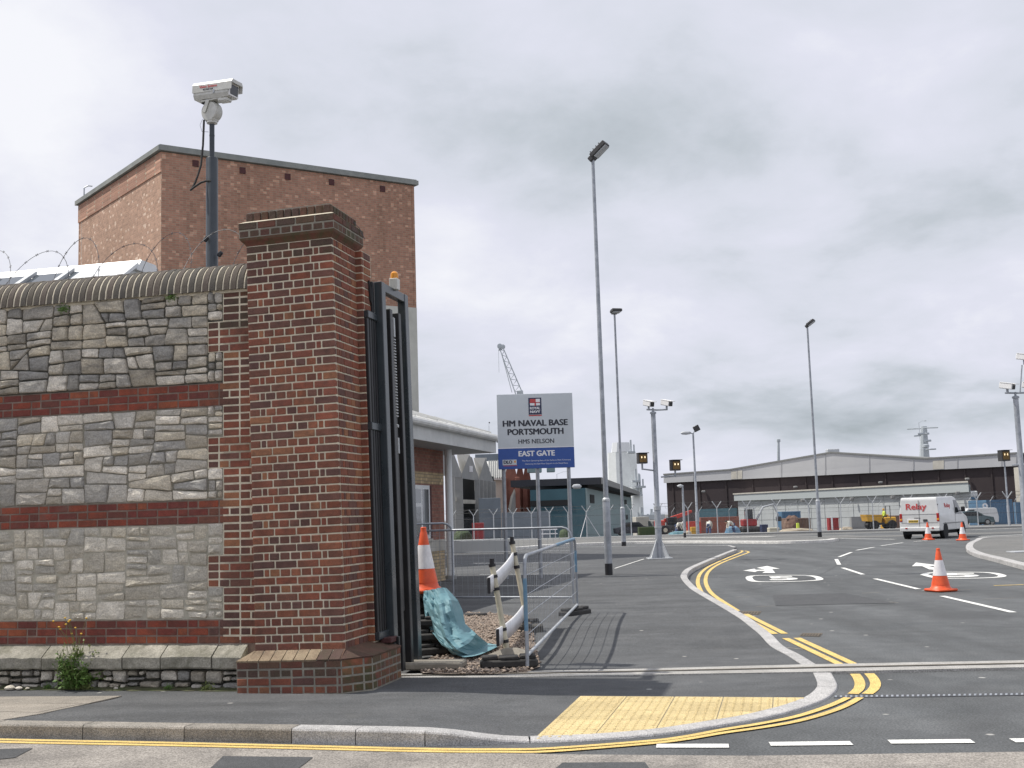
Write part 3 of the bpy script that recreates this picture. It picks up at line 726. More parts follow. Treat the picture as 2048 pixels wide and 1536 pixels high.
# ---- far verge with white kerb, right-hand footway
vf = [(960, 1103), (1050, 1098), (1132, 1092), (1317, 1087), (1450, 1087), (1560, 1087.5), (1650, 1085), (1678, 1082)]
vb = [(1676, 1079.5), (1640, 1076.5), (1540, 1074), (1300, 1076), (960, 1085)]
VF = smooth_path([(lambda p: (p.x, p.y))(Tp(*p)) for p in vf], 4); VB = [(lambda p: (p.x, p.y))(Tp(*p)) for p in vb]
zv = lambda x, y: zg(y)+.12
kerb('kerb', VF, zv, .3, 3.0, 'kerb_white')
sheet('footway', offset(VF, .29)+VB, lambda x, y: zg(y)+.115, 'asphalt_far', 2.5)
sheet('far_road', [(-12, 61), (4, 62.5), (12, 60), (16, 57.5), (45, 55), (48, 80), (-15, 92)], lambda x, y: zg(y)+.006, 'asphalt_far', 4)
VR = smooth_path([G2(*p) for p in ((2700, 1290), (2300, 1205), (2048, 1140), (1990, 1124), (1955, 1115), (1937, 1107), (1932, 1100), (1936, 1092), (1948, 1086), (1966, 1080), (2048, 1076), (2300, 1066))], 5)
VRr = VR[::-1]
kerb('kerb', VRr, lambda x, y: zg(y)+.11, .22, .9, 'kerb_new')
sheet('footway', offset(VRr, .21)+[(40, 12)], lambda x, y: zg(y)+.106, 'asphalt_far', 1.5)
A, B_ = Tp(1255, 1082.5), Tp(1545, 1078); line('verge_strip', None, .9, 'kerb_white', .128, world=[(A.x, A.y), ((A.x+B_.x)/2, (A.y+B_.y)/2), (B_.x, B_.y)])
for pa, pb in (((1680, 1077.5), (1790, 1079)), ((1945, 1060), (2048, 1056)), ((1955, 1074), (2048, 1069.5))):
    A, B_ = Tp(*pa), Tp(*pb); line('lane_line', None, .25, 'white_paint', .012, world=[(A.x, A.y), (B_.x, B_.y)])
# ================================================================== BRICK PIER
ALPHA = R(13.5); PO = Vector((-1.565, 10.50, -.065)); LEAN = R(-1.15)   # the old pier and gate lean a little
CH = .0742                                        # one course
PW, PD = .865, .60                                # shaft
pier = thing('brick_pier', 'tall dark red brick gate pier with corbelled mossy cap', 'pier', PO, -ALPHA); pier.rotation_euler[1] = LEAN
z_sh = .47
ncourse = 51
z_top = z_sh+ncourse*CH
mj = .0132
b = MB(); b.box((-PW/2, PD/2, (z_sh+z_top)/2+.05), (PW-.004, PD-.004, z_top-z_sh+.3)); b.box((-PW/2+.033, PD+.125, (z_sh+z_top)/2-.05), (PW+.062, .25, z_top-z_sh+.1)); b.build('core', 'mortar', pier)
def brick_mesh(name, w, d, h, material, bev=.005):
    bb = MB(); bb.box((0, 0, 0), (w, d, h), bev); return bb.mesh(name, material)
BM = {}
def brick(parent, w, h, material, x, y, z, face='F', name='brick', depth=.05, jit=True):
    key = (round(w, 3), round(h, 3), material)
    if key not in BM: BM[key] = brick_mesh('brick', w, depth, h, material)
    j = .0022 if jit else 0
    o = link(name, BM[key], parent, (x+rnd.uniform(-1, 1)*j*.6, y+rnd.uniform(-1, 1)*j, z+rnd.uniform(-1, 1)*j*.4), (rnd.uniform(-1, 1)*.006, rnd.uniform(-1, 1)*.008, rnd.uniform(-1, 1)*.010))
    return o
SL = PW/4
mass = MB()                                       # closers and the bricks of the other faces
HB = CH-mj
def row_front(z, stretch, mass_only=False):
    if stretch:
        e = [(-PW+SL*k, -PW+SL*(k+1)) for k in range(4)]
    else:
        hw = (PW-2*.056)/7.25
        e = []; x = -PW
        for k, w in enumerate([hw, .056, hw, hw, hw, hw, hw, .056, hw*1.25]): e.append((x, x+w)); x += w
    return e
for c in range(ncourse):
    z = z_sh+CH*(c+.5)
    for x0, x1 in row_front(z, c % 2 == 0):
        w = x1-x0-mj
        right = abs(x1) < 1e-6
        xx0, xx1 = x0+(mj/2 if x0 > -PW+1e-6 else 0), x1-(mj/2 if not right else 0)
        if x1-x0 < .07: mass.box(((xx0+xx1)/2, .02, z), (xx1-xx0, .05, HB), .004)
        else: brick(pier, xx1-xx0, HB, 'moss_brick' if c >= ncourse-2 else 'brick', (xx0+xx1)/2, .02, z)
side = MB()
def side_row(c, z, dst):
    if c % 2 == 0: ws = [.105, .05, .105, .105, .105, .13]
    else: ws = [.21, .21, .18]
    y = .0
    for k, w in enumerate(ws):
        y1 = min(y+w, PD)
        a = y+(mj/2 if k else .05)
        if y1-mj/2-a > .015: dst.box((-.0195, (a+y1-mj/2)/2, z), (.05, y1-mj/2-a, HB), .004)
        y = y1
    # left return
for c in range(ncourse):
    z = z_sh+CH*(c+.5); side_row(c, z, side)
    side.box((.034, PD+.0195, z), (.066, .05, HB), .004)
    side.box((.047, PD+.14, z), (.05, .17, HB), .004)
    yy = 0.05
    for w in ((.105, .105, .105, .2) if c % 2 else (.21, .21, .13)):
        side.box((-PW+.0195, yy+w/2, z), (.05, w-mj, HB), .004); yy += w
def random_islands(me, cols_mat):
    pass
# colour per brick inside one joined part comes from its own white-noise cell
def cell_brick_mat(name, cols, moss=0., mosscol=(.06, .068, .03)):
    global nt
    mt = bpy.data.materials.new(name); mt.use_nodes = True; nt = mt.node_tree; nt.nodes.clear()
    out = N('ShaderNodeOutputMaterial'); bs = N('ShaderNodeBsdfPrincipled'); L(bs.outputs[0], out.inputs[0])
    gi = N('ShaderNodeNewGeometry')
    st = [(i/len(cols), cc) for i, cc in enumerate(cols)]
    col = ramp(gi.outputs['Random Per Island'], st, 'CONSTANT')
    pos = gi.outputs['Position']
    col = mixc(1, col, ramp(noise(pos, 22, 6, .65), [(.25, (.72,)*3), (.75, (1.25,)*3)]), 'MULTIPLY')
    if moss: col = mixc(ramp(noise(pos, 5, 6, .65, .4), [(.55-.3*moss, (0, 0, 0)), (.78-.3*moss, (.9,)*3)]), col, mosscol)
    L(col, bs.inputs['Base Color']); bs.inputs['Roughness'].default_value = .88
    bn = N('ShaderNodeBump'); bn.inputs['Distance'].default_value = .005; L(noise(pos, 60, 6, .65), bn.inputs['Height']); L(bn.outputs[0], bs.inputs['Normal'])
    M[name] = mt
cell_brick_mat('brick_cells', BR); cell_brick_mat('brick_cells_moss', BR3, .35); cell_brick_mat('red_cells', BR2); cell_brick_mat('plinth_cells', BR, .55)
stuff(mass.build('closer_bricks', 'brick_cells', pier)); stuff(side.build('side_bricks', 'brick_cells', pier))
# plinth: canted corner, sloped plinth bricks on top
PLo = [(-PW-.13, -.13), (.02, -.13), (.235, .085), (.235, PD+.25), (-PW-.13, PD+.25)]
pin = lambda d: [(-PW-.13+d, -.13+d), (.02-d*.4, -.13+d), (.235-d, .085+d*.4), (.235-d, PD+.25-d), (-PW-.13+d, PD+.25-d)]
ztop_pl = .405
b = MB(); b.prism(pin(.003), -.05, ztop_pl); plinth = b.build('plinth', 'mortar_mid', pier)
pb = MB()
def run_bricks(bb, p, q, z, ws, h=HB, d=.05, inset=.0, start=0.):
    p, q = Vector(p), Vector(q); L_ = (q-p).length; t = (q-p).normalized(); n = Vector((-t.y, t.x)); x = start; i = 0; an = math.atan2(t.y, t.x)
    while x < L_-.02:
        w = min(ws[i % len(ws)], L_-x); c = p+t*(x+w/2)+n*(d/2+inset)
        bb.box((c.x, c.y, z), (w-mj, d, h), .005, rz=an); x += w; i += 1
for c in range(5):
    z = .03+CH*(c+.5)
    ws = (.108,) if c % 2 else (.216,)
    x = PLo[0][0]; k = 0
    while x < PLo[1][0]-.01:
        w = min(ws[0]*(.5 if (k == 0 and c % 2 == 0 and c == 2) else 1), PLo[1][0]-x)
        if w > .03: brick(plinth, round(w-mj, 3), HB, 'moss_brick' if c > 2 else 'brick', x+w/2, -.13+.025, z)
        x += w; k += 1
    run_bricks(pb, PLo[1], PLo[2], z, ws); run_bricks(pb, PLo[2], PLo[3], z, ws); run_bricks(pb, PLo[4], PLo[0], z, ws)
stuff(pb.build('return_bricks', 'plinth_cells', plinth))
sl = MB(); x = -PW-.13
b = MB(); b.prism(pin(.014), ztop_pl-.01, z_sh+.004, top=[(-PW-.01, -.008), (0.01, -.008), (.012, .02), (.012, PD+.2), (-PW-.01, PD+.2)]); b.build('weathering', 'mortar', plinth)
while x < .02:
    w = .112; x1 = min(x+w, .02)
    f0 = (x+.005, -.137, ztop_pl); f1 = (x1-.005, -.137, ztop_pl); t0 = (max(x+.005, -PW-.005), -.004, z_sh+.012); t1 = (min(max(x1-.005, -PW+.02), 0), -.004, z_sh+.012)
    d_ = (0, .012, -.03); bb = MB(); bb.slab([f0, f1, t1, t0], d_); bb.build('plinth_brick', 'ledge_lit_brick' if x < -.25 else 'moss_brick', plinth); x = x1  # sunlit left and shadowed right of the ledge put into the colour
bb = MB(); bb.slab([(.02, -.137, ztop_pl), (.242, .085, ztop_pl), (.01, .03, z_sh+.012), (0, -.004, z_sh+.012)], (-.01, .012, -.03)); bb.build('plinth_brick', 'moss_brick', plinth)
bb = MB(); bb.slab([(.242, .085, ztop_pl), (.242, PD+.25, ztop_pl), (.01, PD+.2, z_sh+.012), (.01, .03, z_sh+.012)], (-.012, 0, -.03)); bb.build('plinth_brick', 'moss_brick', plinth)
# cap
zc0 = z_top
cap = MB(); cap.box((-PW/2, PD/2+.03, zc0+.145), (PW+.098, PD+.158, .15)); cap.box((-PW/2, PD/2+.03, zc0+.26), (PW-.03, PD+.02, .15)); capo = cap.build('cap', 'mortar_mid', pier)
def ring(bb, ov, z, w, h=HB, d=.06, parts=False, name='cap_brick', m_='moss_brick'):
    P = [(-PW-ov, -ov), (ov, -ov), (ov, PD+.06+ov), (-PW-ov, PD+.06+ov)]
    for k in range(4):
        p, q = P[k], P[(k+1) % 4]
        if k == 0 and parts:
            n = max(1, round((q[0]-p[0])/w)); ww = (q[0]-p[0])/n
            for i in range(n):
                o = MB(); o.box((0, 0, 0), (ww-mj, d, h), .006); link(name, o.mesh(name, m_), capo, (p[0]+ww*(i+.5), -ov+d/2, z), (0, rnd.uniform(-.01, .01), 0))
        else: run_bricks(bb, p, q, z, (w,), h, d)
cb = MB()
# the moulded under-course, two oversailing courses, brick-on-edge crown
pr = [(.0, 0), (.012, .02), (.04, .05), (.05, .072)]
for i in range(len(pr)-1):
    a, c = pr[i][0], pr[i+1][0]
    fn = lambda d: [(-PW-d, -d), (d, -d), (d, PD+.06+d), (-PW-d, PD+.06+d)]
    cb.prism(fn(a), zc0+pr[i][1], zc0+pr[i+1][1], top=fn(c))
ring(cb, .052, zc0+.072+CH*.5, .108, parts=True)
ring(cb, .056, zc0+.072+CH*1.5, .216, parts=True)
ring(cb, .002, zc0+.072+CH*2+.052, .076, h=.10, d=.09, parts=True)
stuff(cb.build('cap_bricks', 'brick_cells_moss', capo))
ct = MB(); ct.box((-PW/2, PD/2+.03, zc0+.072+CH*2+.05), (PW-.12, PD-.06, .14), .02); ct.build('flaunching', 'mortar_dark', capo)
ct = MB()
fn = lambda d: [(-PW-d, -d), (d, -d), (d, PD+.06+d), (-PW-d, PD+.06+d)]
ct.prism(fn(.056), zc0+.072+CH*2-.004, zc0+.072+CH*2+.020, top=fn(.006)); ct.build('weathering', 'mortar', capo)

# ================================================================== STONE WALL
wall = thing('boundary_wall', 'grey rubble stone wall with red brick bands and rounded coping', 'wall', PO, -ALPHA)
XL, XR, WY = -5.4, -PW, .115
zB = [(.515+15*k_*CH, .515+(15*k_+3)*CH) for k_ in range(3)]
zCop = zB[2][1]+12*CH
XV = -3.75                                        # beyond this nothing shows: joined
for z0, z1, mname, dy in ((-.05, .40, 'mortar_dark', .03), (.40, zB[0][1], 'mortar_band', .0), (zB[0][1], zB[1][0], 'mortar_pale', .001), (zB[1][0], zB[1][1], 'mortar_band', .0), (zB[1][1], zB[2][0], 'mortar_mid', .005), (zB[2][0], zB[2][1], 'mortar_band', .0), (zB[2][1], zCop, 'mortar_dark', .014)):
    bb = MB(); bb.box(((XL+XR)/2, WY+dy+.2, (z0+z1)/2), (XR-XL, .4, z1-z0+.002)); bb.build('core', mname, wall)
rest = MB()
def wall_brick(x0, x1, z, m_, dy=0):
    w = x1-x0-mj
    if w < .02: return
    if x1 < XV: rest.box(((x0+x1)/2, WY+.02+dy, z), (w, .05, HB), .004)
    else: brick(wall, round(w, 3), HB, m_, (x0+x1)/2, WY+.02+dy, z)
QN, QW = .39, .55
mq = MB(); mq.box((XR-QN/2, WY+.2085, 2.2), (QN, .42, 3.3)); [mq.box((XR-QW/2, WY+.2085, z0_+6*CH), (QW, .42, 4*CH)) for z0_ in (zB[0][1], zB[1][1], zB[2][1])]; mq.build('quoin_core', 'mortar', wall)
for k, (z0, z1) in enumerate(zB):
    for c in range(3):
        x = XR; i = 0; z = z0+CH*(c+.5)
        while x > XL:
            if x > XR-.5: w = .108 if c % 2 else .216
            else: w = (.216, .216, .108)[(i+c) % 3] if c != 1 else (.108, .216, .216)[i % 3]
            wall_brick(x-w, x, z, 'brick' if x > XR-.62+.1*c else 'red_brick'); x -= w; i += 1
for z0 in (zB[0][1], zB[1][1], zB[2][1]):
    for c in range(12):
        wide = 4 <= c < 8; q = QW if wide else QN
        ws = ([.216, .216, .118] if wide else [.216, .174]) if c % 2 else ([.108, .216, .108, .118] if wide else [.108, .108, .174])
        x = XR
        for w in ws: wall_brick(x-w, x, z0+CH*(c+.5), 'moss_brick' if (z0 > 2.9 and c > 6) else 'brick'); x -= w
# rubble: slanted random cuts, every stone an object
def cut(poly, p, ang):
    d = (math.cos(ang), math.sin(ang)); a = p; c = (p[0]+d[0], p[1]+d[1])
    return clip(poly, a, c), clip(poly, c, a)
def parea(P): return abs(sum(P[i-1][0]*P[i][1]-P[i][0]*P[i-1][1] for i in range(len(P))))/2
def shatter(poly, amin, rg, slant, out, tall=.55):
    xs_ = [p[0] for p in poly]; zs_ = [p[1] for p in poly]; w, h = max(xs_)-min(xs_), max(zs_)-min(zs_)
    A = parea(poly)
    if A < amin*rg.uniform(.55, 1.9) or (w < .09 and h < .09): out.append(poly); return
    cx, cz = sum(xs_)/len(xs_), sum(zs_)/len(zs_)
    if h > w*tall*rg.uniform(.85, 1.25):
        ang = rg.gauss(0, slant*.45); p = (cx, min(zs_)+h*rg.uniform(.36, .64))
    else:
        ang = math.pi/2+rg.gauss(0, slant*(2.2 if rg.random() < .16 else .8)); p = (min(xs_)+w*rg.uniform(.36, .64), cz)
    a, c = cut(poly, p, ang)
    if len(a) < 3 or len(c) < 3 or min(parea(a), parea(c)) < .0012: out.append(poly); return
    shatter(a, amin, rg, slant, out, tall); shatter(c, amin, rg, slant, out, tall)
def ccw(P): return P if sum(P[i-1][0]*P[i][1]-P[i][0]*P[i-1][1] for i in range(len(P))) > 0 else P[::-1]
def shrink(P, g):
    P = ccw(P); out = P
    for i in range(len(P)):
        a, c = P[i-1], P[i]; dx, dz = c[0]-a[0], c[1]-a[1]; l = math.hypot(dx, dz)
        if l < 1e-5: continue
        nx, nz = -dz/l*g, dx/l*g
        out = clip(out, (a[0]+nx, a[1]+nz), (c[0]+nx, c[1]+nz))
        if len(out) < 3: return []
    return out
def blunt(P, t, rg):
    out = []
    for i in range(len(P)):
        a, p, c = P[i-1], P[i], P[(i+1) % len(P)]
        la, lc = math.hypot(a[0]-p[0], a[1]-p[1]), math.hypot(c[0]-p[0], c[1]-p[1])
        ta, tc_ = min(.38, t*rg.uniform(.4, 1.5)/max(la, .01)), min(.38, t*rg.uniform(.4, 1.5)/max(lc, .01))
        out += [(p[0]+(a[0]-p[0])*ta, p[1]+(a[1]-p[1])*ta), (p[0]+(c[0]-p[0])*tc_, p[1]+(c[1]-p[1])*tc_)]
    # a little wobble along the long edges
    res = []
    for i in range(len(out)):
        p, q = out[i], out[(i+1) % len(out)]; res.append(p)
        l = math.hypot(q[0]-p[0], q[1]-p[1])
        if l > .055:
            n_ = 1 if l < .12 else 2
            for k in range(n_):
                s_ = (k+1)/(n_+1); res.append((p[0]+(q[0]-p[0])*s_+rg.uniform(-1, 1)*.004, p[1]+(q[1]-p[1])*s_+rg.uniform(-1, 1)*.004))
    return res
def stone(P, proud, rg, material, y0):
    cx, cz = sum(p[0] for p in P)/len(P), sum(p[1] for p in P)/len(P)
    tx, tz = rg.gauss(0, .06), rg.gauss(0, .06)
    n = len(P); v = []; f = []
    def ringp(s_, y, wob):
        for x, z in P:
            X, Z = (x-cx)*s_, (z-cz)*s_
            v.append((X, y+tx*X+tz*Z+rg.uniform(-1, 1)*wob, Z))
    sc = max(.05, math.sqrt(parea(P)))
    ringp(1.0, .05, 0); ringp(1.0, -proud*.25, .001); ringp(1-.010/sc*1.6, -proud*.8, .002); ringp(.55, -proud-.004, .0055)
    v.append((0, -proud-.005+rg.uniform(-.005, .004), 0))
    for k in range(3):
        for i in range(n): f.append((k*n+i, k*n+(i+1) % n, (k+1)*n+(i+1) % n, (k+1)*n+i))
    for i in range(n): f.append((3*n+i, 3*n+(i+1) % n, 4*n))
    bb = MB(); bb.add(v, f); return bb, (cx, y0, cz)
rg = random.Random(23)
srest = MB()
def stones(zlo, zhi, amin, slant, joint, proud, material, x1=XR, x0=XL, tall=.55, y0=WY, name='stone'):
    out = []
    shatter([(x0, zlo), (x1, zlo), (x1, zhi), (x0, zhi)], amin, rg, slant, out, tall)
    for P in out:
        P = shrink(P, joint/2*rg.uniform(.6, 1.25))
        if len(P) < 3 or parea(P) < .0008: continue
        P = blunt(P, .012, rg)
        bb, loc = stone(P, proud*rg.uniform(.35, 1.4), rg, material, y0)
        if loc[0]+.1 < XV or parea(P) < .0022: srest.add([(a+loc[0], c+loc[1], d+loc[2]) for a, c, d in bb.v], bb.f)
        else: link(name, bb.mesh('stone', material, True), wall, loc)
def stone_zone(zlo, zhi, amin, slant, joint, proud, material, tall):
    # follow the stepped quoin
    n = 4*CH
    stones(zlo, zlo+n, amin, slant, joint, proud, material, XR-QW, XL, tall) if False else None
    stones(zlo, zhi, amin, slant, joint, proud, material, XR-QW, XL, tall)
    for k in (0, 2): stones(zlo+n*k+.004, zlo+n*(k+1)-.004, .012, slant*.4, joint, proud, material, XR-QN-.004, XR-QW+.002, .8)
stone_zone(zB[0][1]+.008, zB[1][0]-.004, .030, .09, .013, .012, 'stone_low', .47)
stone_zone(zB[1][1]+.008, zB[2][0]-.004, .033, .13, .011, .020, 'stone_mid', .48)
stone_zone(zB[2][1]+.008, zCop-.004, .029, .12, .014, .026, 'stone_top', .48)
stones(.03, .285, .016, .12, .026, .022, 'stone_top', XR-.14, XL, .5, y0=.05)
stuff(srest.build('small_stones', 'stone_mid', wall, True)); stuff(rest.build('more_bricks', 'red_cells', wall))
# plinth blocks with weathered slope
x = XR-.135
for w in (.30, .52, .40, .86, .62, .8, .9, .9):
    x0 = x-w; g = .006; dz = rg.uniform(-.006, .006); yf = -.035+rg.uniform(-.008, .008)
    prof = [(WY+.05, .30+dz), (yf+.012, .298+dz), (yf, .312+dz), (yf-.002, .405+dz), (yf+.012, .418+dz), (WY+.002, .512+dz*.4), (WY+.05, .513)]
    rows = []; n_ = max(2, int(w/.1))
    for i in range(n_+1):
        xx = x0+g+(w-2*g)*i/n_; wob = rg.uniform(-.005, .005)
        rows.append([(xx, py+(wob if 0 < k < 5 else 0), pz+(wob*.8 if 0 < k < 5 else 0)) for k, (py, pz) in enumerate(prof)])
    bb = MB(); bb.grid(rows); m_ = len(prof); bb.f += [tuple(range(m_)), tuple(n_*m_+k for k in range(m_))[::-1]]
    bb.build('plinth_block', 'plinth_stone', wall, True); x = x0
# half-round coping of bricks on edge
cr, cz0 = (.262, .295), zCop
cyc = WY+.215
b = MB(); rows = []
for xx in (XL, XR+.004):
    rows.append([(xx, cyc-math.cos(math.pi*k/12)*(cr[0]-.003), cz0+math.sin(math.pi*k/12)*(cr[1]-.003)) for k in range(13)])
b.grid(rows); b.f.append(tuple(range(13))); b.f.append(tuple(range(13, 26))); b.box(((XL+XR)/2, cyc, cz0-.01), (XR-XL, .45, .03)); b.build('coping_bed', 'mortar', wall, True)
cm = MB(); rows = []
for xx in (-.031, -.026, .026, .031):
    s_ = 0 if abs(xx) > .03 else .004
    rows.append([(xx, -math.cos(math.pi*k/12)*(cr[0]+s_-.002), math.sin(math.pi*k/12)*(cr[1]+s_-.002)) for k in range(13)])
cm.grid(rows)
for q in (0, 3):
    o_ = len(cm.v); xx = rows[q][0][0]
    cm.v += [(xx, -math.cos(math.pi*k/12)*(cr[0]-.05), math.sin(math.pi*k/12)*(cr[1]-.05)) for k in range(13)]
    for k in range(12): cm.f.append((q*13+k, q*13+k+1, o_+k+1, o_+k))
cme = cm.mesh('coping_brick', 'coping_brick', True)
x = XR-.035; i = 0
while x > XL+.04:
    link('coping_brick', cme, wall, (x, cyc+rnd.uniform(-.003, .003), cz0+rnd.uniform(-.002, .003)), (rnd.uniform(-.01, .01), rnd.uniform(-.012, .012), 0)); x -= .0745; i += 1
# razor wire along the wall top and over the pier
rw = thing('razor_wire', 'loose loops of grey razor wire along the top of the stone wall', 'wire', PO+Vector((-3, 1, 4.1)), 0)
rot = Matrix.Rotation(-ALPHA, 3, 'Z')
def loops(x0, x1, n, zc, rr, yc):
    P = []
    k = int(n*30)
    for i in range(k+1):
        a = 2*math.pi*i/30; t = i/k
        wob = 1+.12*math.sin(a*.37+1)
        P.append(PO+rot @ Vector((x0+(x1-x0)*t+.16*math.sin(a)*1.4, yc+.12*math.sin(a*.5+.6)+.14*math.cos(a+.5), zc+rr*wob*math.cos(a))))
    return P
path = loops(-4.6, -1.0, 7.0, 4.24, .34, .45)
b = MB(); b.tube(path, .003, 4); wire = b.build('wire', 'barb', rw, world=True)
bb = MB()
for i in range(0, len(path), 2):
    p = path[i]; t = (path[min(i+1, len(path)-1)]-path[max(i-1, 0)]).normalized(); n = t.cross(Vector((0, 1, 0))).normalized()
    bb.tube([p-t*.013-n*.011, p+t*.013+n*.011], .0024, 4); bb.tube([p-t*.013+n*.011, p+t*.013-n*.011], .0024, 4)
stuff(bb.build('barbs', 'barb', rw, world=True))
pp = [PO+rot @ Vector((-.78+.80*t, .45+.15*t, zc0+.05+.30*math.sin(math.pi*min(1, t*1.0))**.6+.06)) for t in [i/16 for i in range(17)]]
b = MB(); b.tube(pp, .0035, 4); b.build('wire', 'barb', rw, world=True)
# weed growing at the foot of the wall
wp = Gp(152, 1377, .05)
weed = thing('weed_plant', 'bushy green weed with small yellow flowers at the wall foot', 'plant', wp)
rp = random.Random(5); sb, lb, lp, fb = MB(), MB(), MB(), MB()
for i in range(80):
    a = rp.uniform(0, 2*math.pi); rr = abs(rp.gauss(0, .125)); h = rp.uniform(.10, .46)*(1-rr*1.1)
    p0 = Vector((rp.gauss(0, .05), rp.gauss(0, .03)-.02, .0)); p1 = p0+Vector((math.cos(a)*rr*1.25, -abs(math.sin(a))*rr*.7, h))
    mid = (p0+p1)/2+Vector((rp.gauss(0, .02), rp.gauss(0, .02), .03)); sb.tube([p0, mid, p1], [.003, .0025, .0015], 4)
    for k in range(22):
        t = rp.uniform(.05, 1); q = p0.lerp(mid, t*2) if t < .5 else mid.lerp(p1, t*2-1)
        d = Vector((rp.gauss(0, 1), rp.gauss(0, 1), rp.gauss(.2, .6))).normalized(); s_ = rp.uniform(.022, .046)*(1.25-t*.5)
        n = d.cross(Vector((rp.gauss(0, 1), rp.gauss(0, 1), rp.gauss(0, 1)))).normalized(); up = n.cross(d)
        tgt = lp if (h > .36 and t > .6) else lb
        tgt.add([q, q+d*s_*.5+n*s_*.32+up*.003, q+d*s_, q+d*s_*.5-n*s_*.32+up*.003], [(0, 1, 2), (0, 2, 3)])
for i in range(12):
    a = rp.uniform(0, 6.28); p0 = Vector((rp.gauss(0, .04), -.02, .3)); p1 = Vector((rp.gauss(0, .10), -.03+rp.gauss(0, .02), rp.uniform(.50, .66))); sb.tube([p0, (p0+p1)/2+Vector((0, 0, .03)), p1], [.002, .0016, .0012], 4)
    fb.lathe([(.002, 0), (.010, .004), (.012, .010), (.004, .014)], 7, p1)
sb.build('stem', 'stem', weed); stuff(lb.build('leaves', 'leaf', weed, recalc=False)); stuff(lp.build('upper_leaves', 'leaf_pale', weed, recalc=False)); fb.build('flowers', 'flower', weed)
for k, (px, sc) in enumerate(((20, 1.2), (38, .8), (55, .5), (232, .5))):
    p = Gp(px, 1377, .055); o = MB(); o.lathe([(.002, -.02), (.03, -.01), (.038, .008), (.022, .026), (.004, .032)], 7); 
    ob = o.build('loose_stone', 'stone_mid', None, True); ob.location = p; ob.scale = (sc*1.2, sc, sc*.8); tag(ob, ('rounded grey stone', 'small grey stone', 'tiny pale stone', 'tiny chip of stone')[k]+(' lying at the wall foot beside weed', ' next to the rounded stone at wall foot', ' at the wall foot between stones and weed', ' on the tarmac right of the weed')[k], 'stone')
tf = MB()
for i in range(160):
    q = Vector((rp.uniform(-.05, .05), rp.uniform(-.02, .02), 0)); d = Vector((rp.gauss(0, .5), rp.gauss(0, .5), 1)).normalized(); s_ = rp.uniform(.02, .06); n = d.cross(Vector((rp.gauss(0, 1), rp.gauss(0, 1), 0))).normalized()
    tf.add([q-n*.004, q+n*.004, q+d*s_], [(0, 1, 2)])
for k, (px, py, l_) in enumerate(((98, 1372, 'dry grass tuft left of the weed at the wall foot'), (215, 1345, 'small pale green tuft right of the weed in the wall joint'))):
    ob = link('grass_tuft', tf.mesh('tuft', 'leaf_pale' if k else 'wood_dusty', recalc=False) if True else None); ob.location = Gp(px, py+4, .05 if k == 0 else .15)+Vector((0, .0 if k == 0 else -.1, 0)); tag(ob, l_, 'plant')
tm = MB()
for i in range(220):
    q = Vector((rp.gauss(0, .025), rp.gauss(0, .01), rp.gauss(0, .02))); d = Vector((rp.gauss(0, 1), -abs(rp.gauss(0, .6)), rp.gauss(.2, .6))).normalized(); s_ = rp.uniform(.008, .016); n = d.cross(Vector((rp.gauss(0, 1), rp.gauss(0, 1), .3))).normalized()
    tm.add([q, q+d*s_*.5+n*s_*.4, q+d*s_, q+d*s_*.5-n*s_*.4], [(0, 1, 2), (0, 2, 3)])
for lx, lz, l_ in ((-1.79, zCop-.03, 'little green tuft growing high on the wall under coping, near the pier'), (-2.98, zCop-.06, 'little green tuft growing high on the wall under coping, away from pier')):
    ob = link('wall_tuft', tm.mesh('walltuft', 'leaf', recalc=False)); ob.location = PO+rot @ Vector((lx, WY-.03, lz)); tag(ob, l_, 'plant')

# soil and debris washed against the wall foot
pts0, pts1 = [], []
for i in range(40):
    x = -4.6+i*(3.62/39); a = PO+rot @ Vector((x, .06, 0)); w = .05+.05*abs(mnoise(Vector((i*.5, 2, 0))))+.02*(i % 3 == 0); c = PO+rot @ Vector((x, .02-w, 0))
    pts0.append((a.x, a.y, zf(a.x, a.y)+.03)); pts1.append((c.x, c.y, zf(c.x, c.y)+.003))
b = MB(); b.grid([pts0, pts1]); so_ = b.build('soil', 'soil', None, recalc=False); struct(so_)
for k, (lx, sc, l_) in enumerate(((-1.35, .8, 'tiny green tuft at the wall foot close to the pier plinth'), (-1.75, .55, 'sparse green tuft midway between weed and pier'), (-2.62, .9, 'pale green tuft at the wall foot beyond the weed'), (-3.02, .6, 'small green tuft beside the loose stones'))):
    ob = link('grass_tuft', tm.mesh('foottuft', 'leaf' if k % 2 else 'leaf_pale', recalc=False)); q_ = PO+rot @ Vector((lx, -.01, 0)); ob.location = (q_.x, q_.y, zf(q_.x, q_.y)+.03); ob.scale = (sc*1.3,)*3; tag(ob, l_, 'plant')
lit = MB()
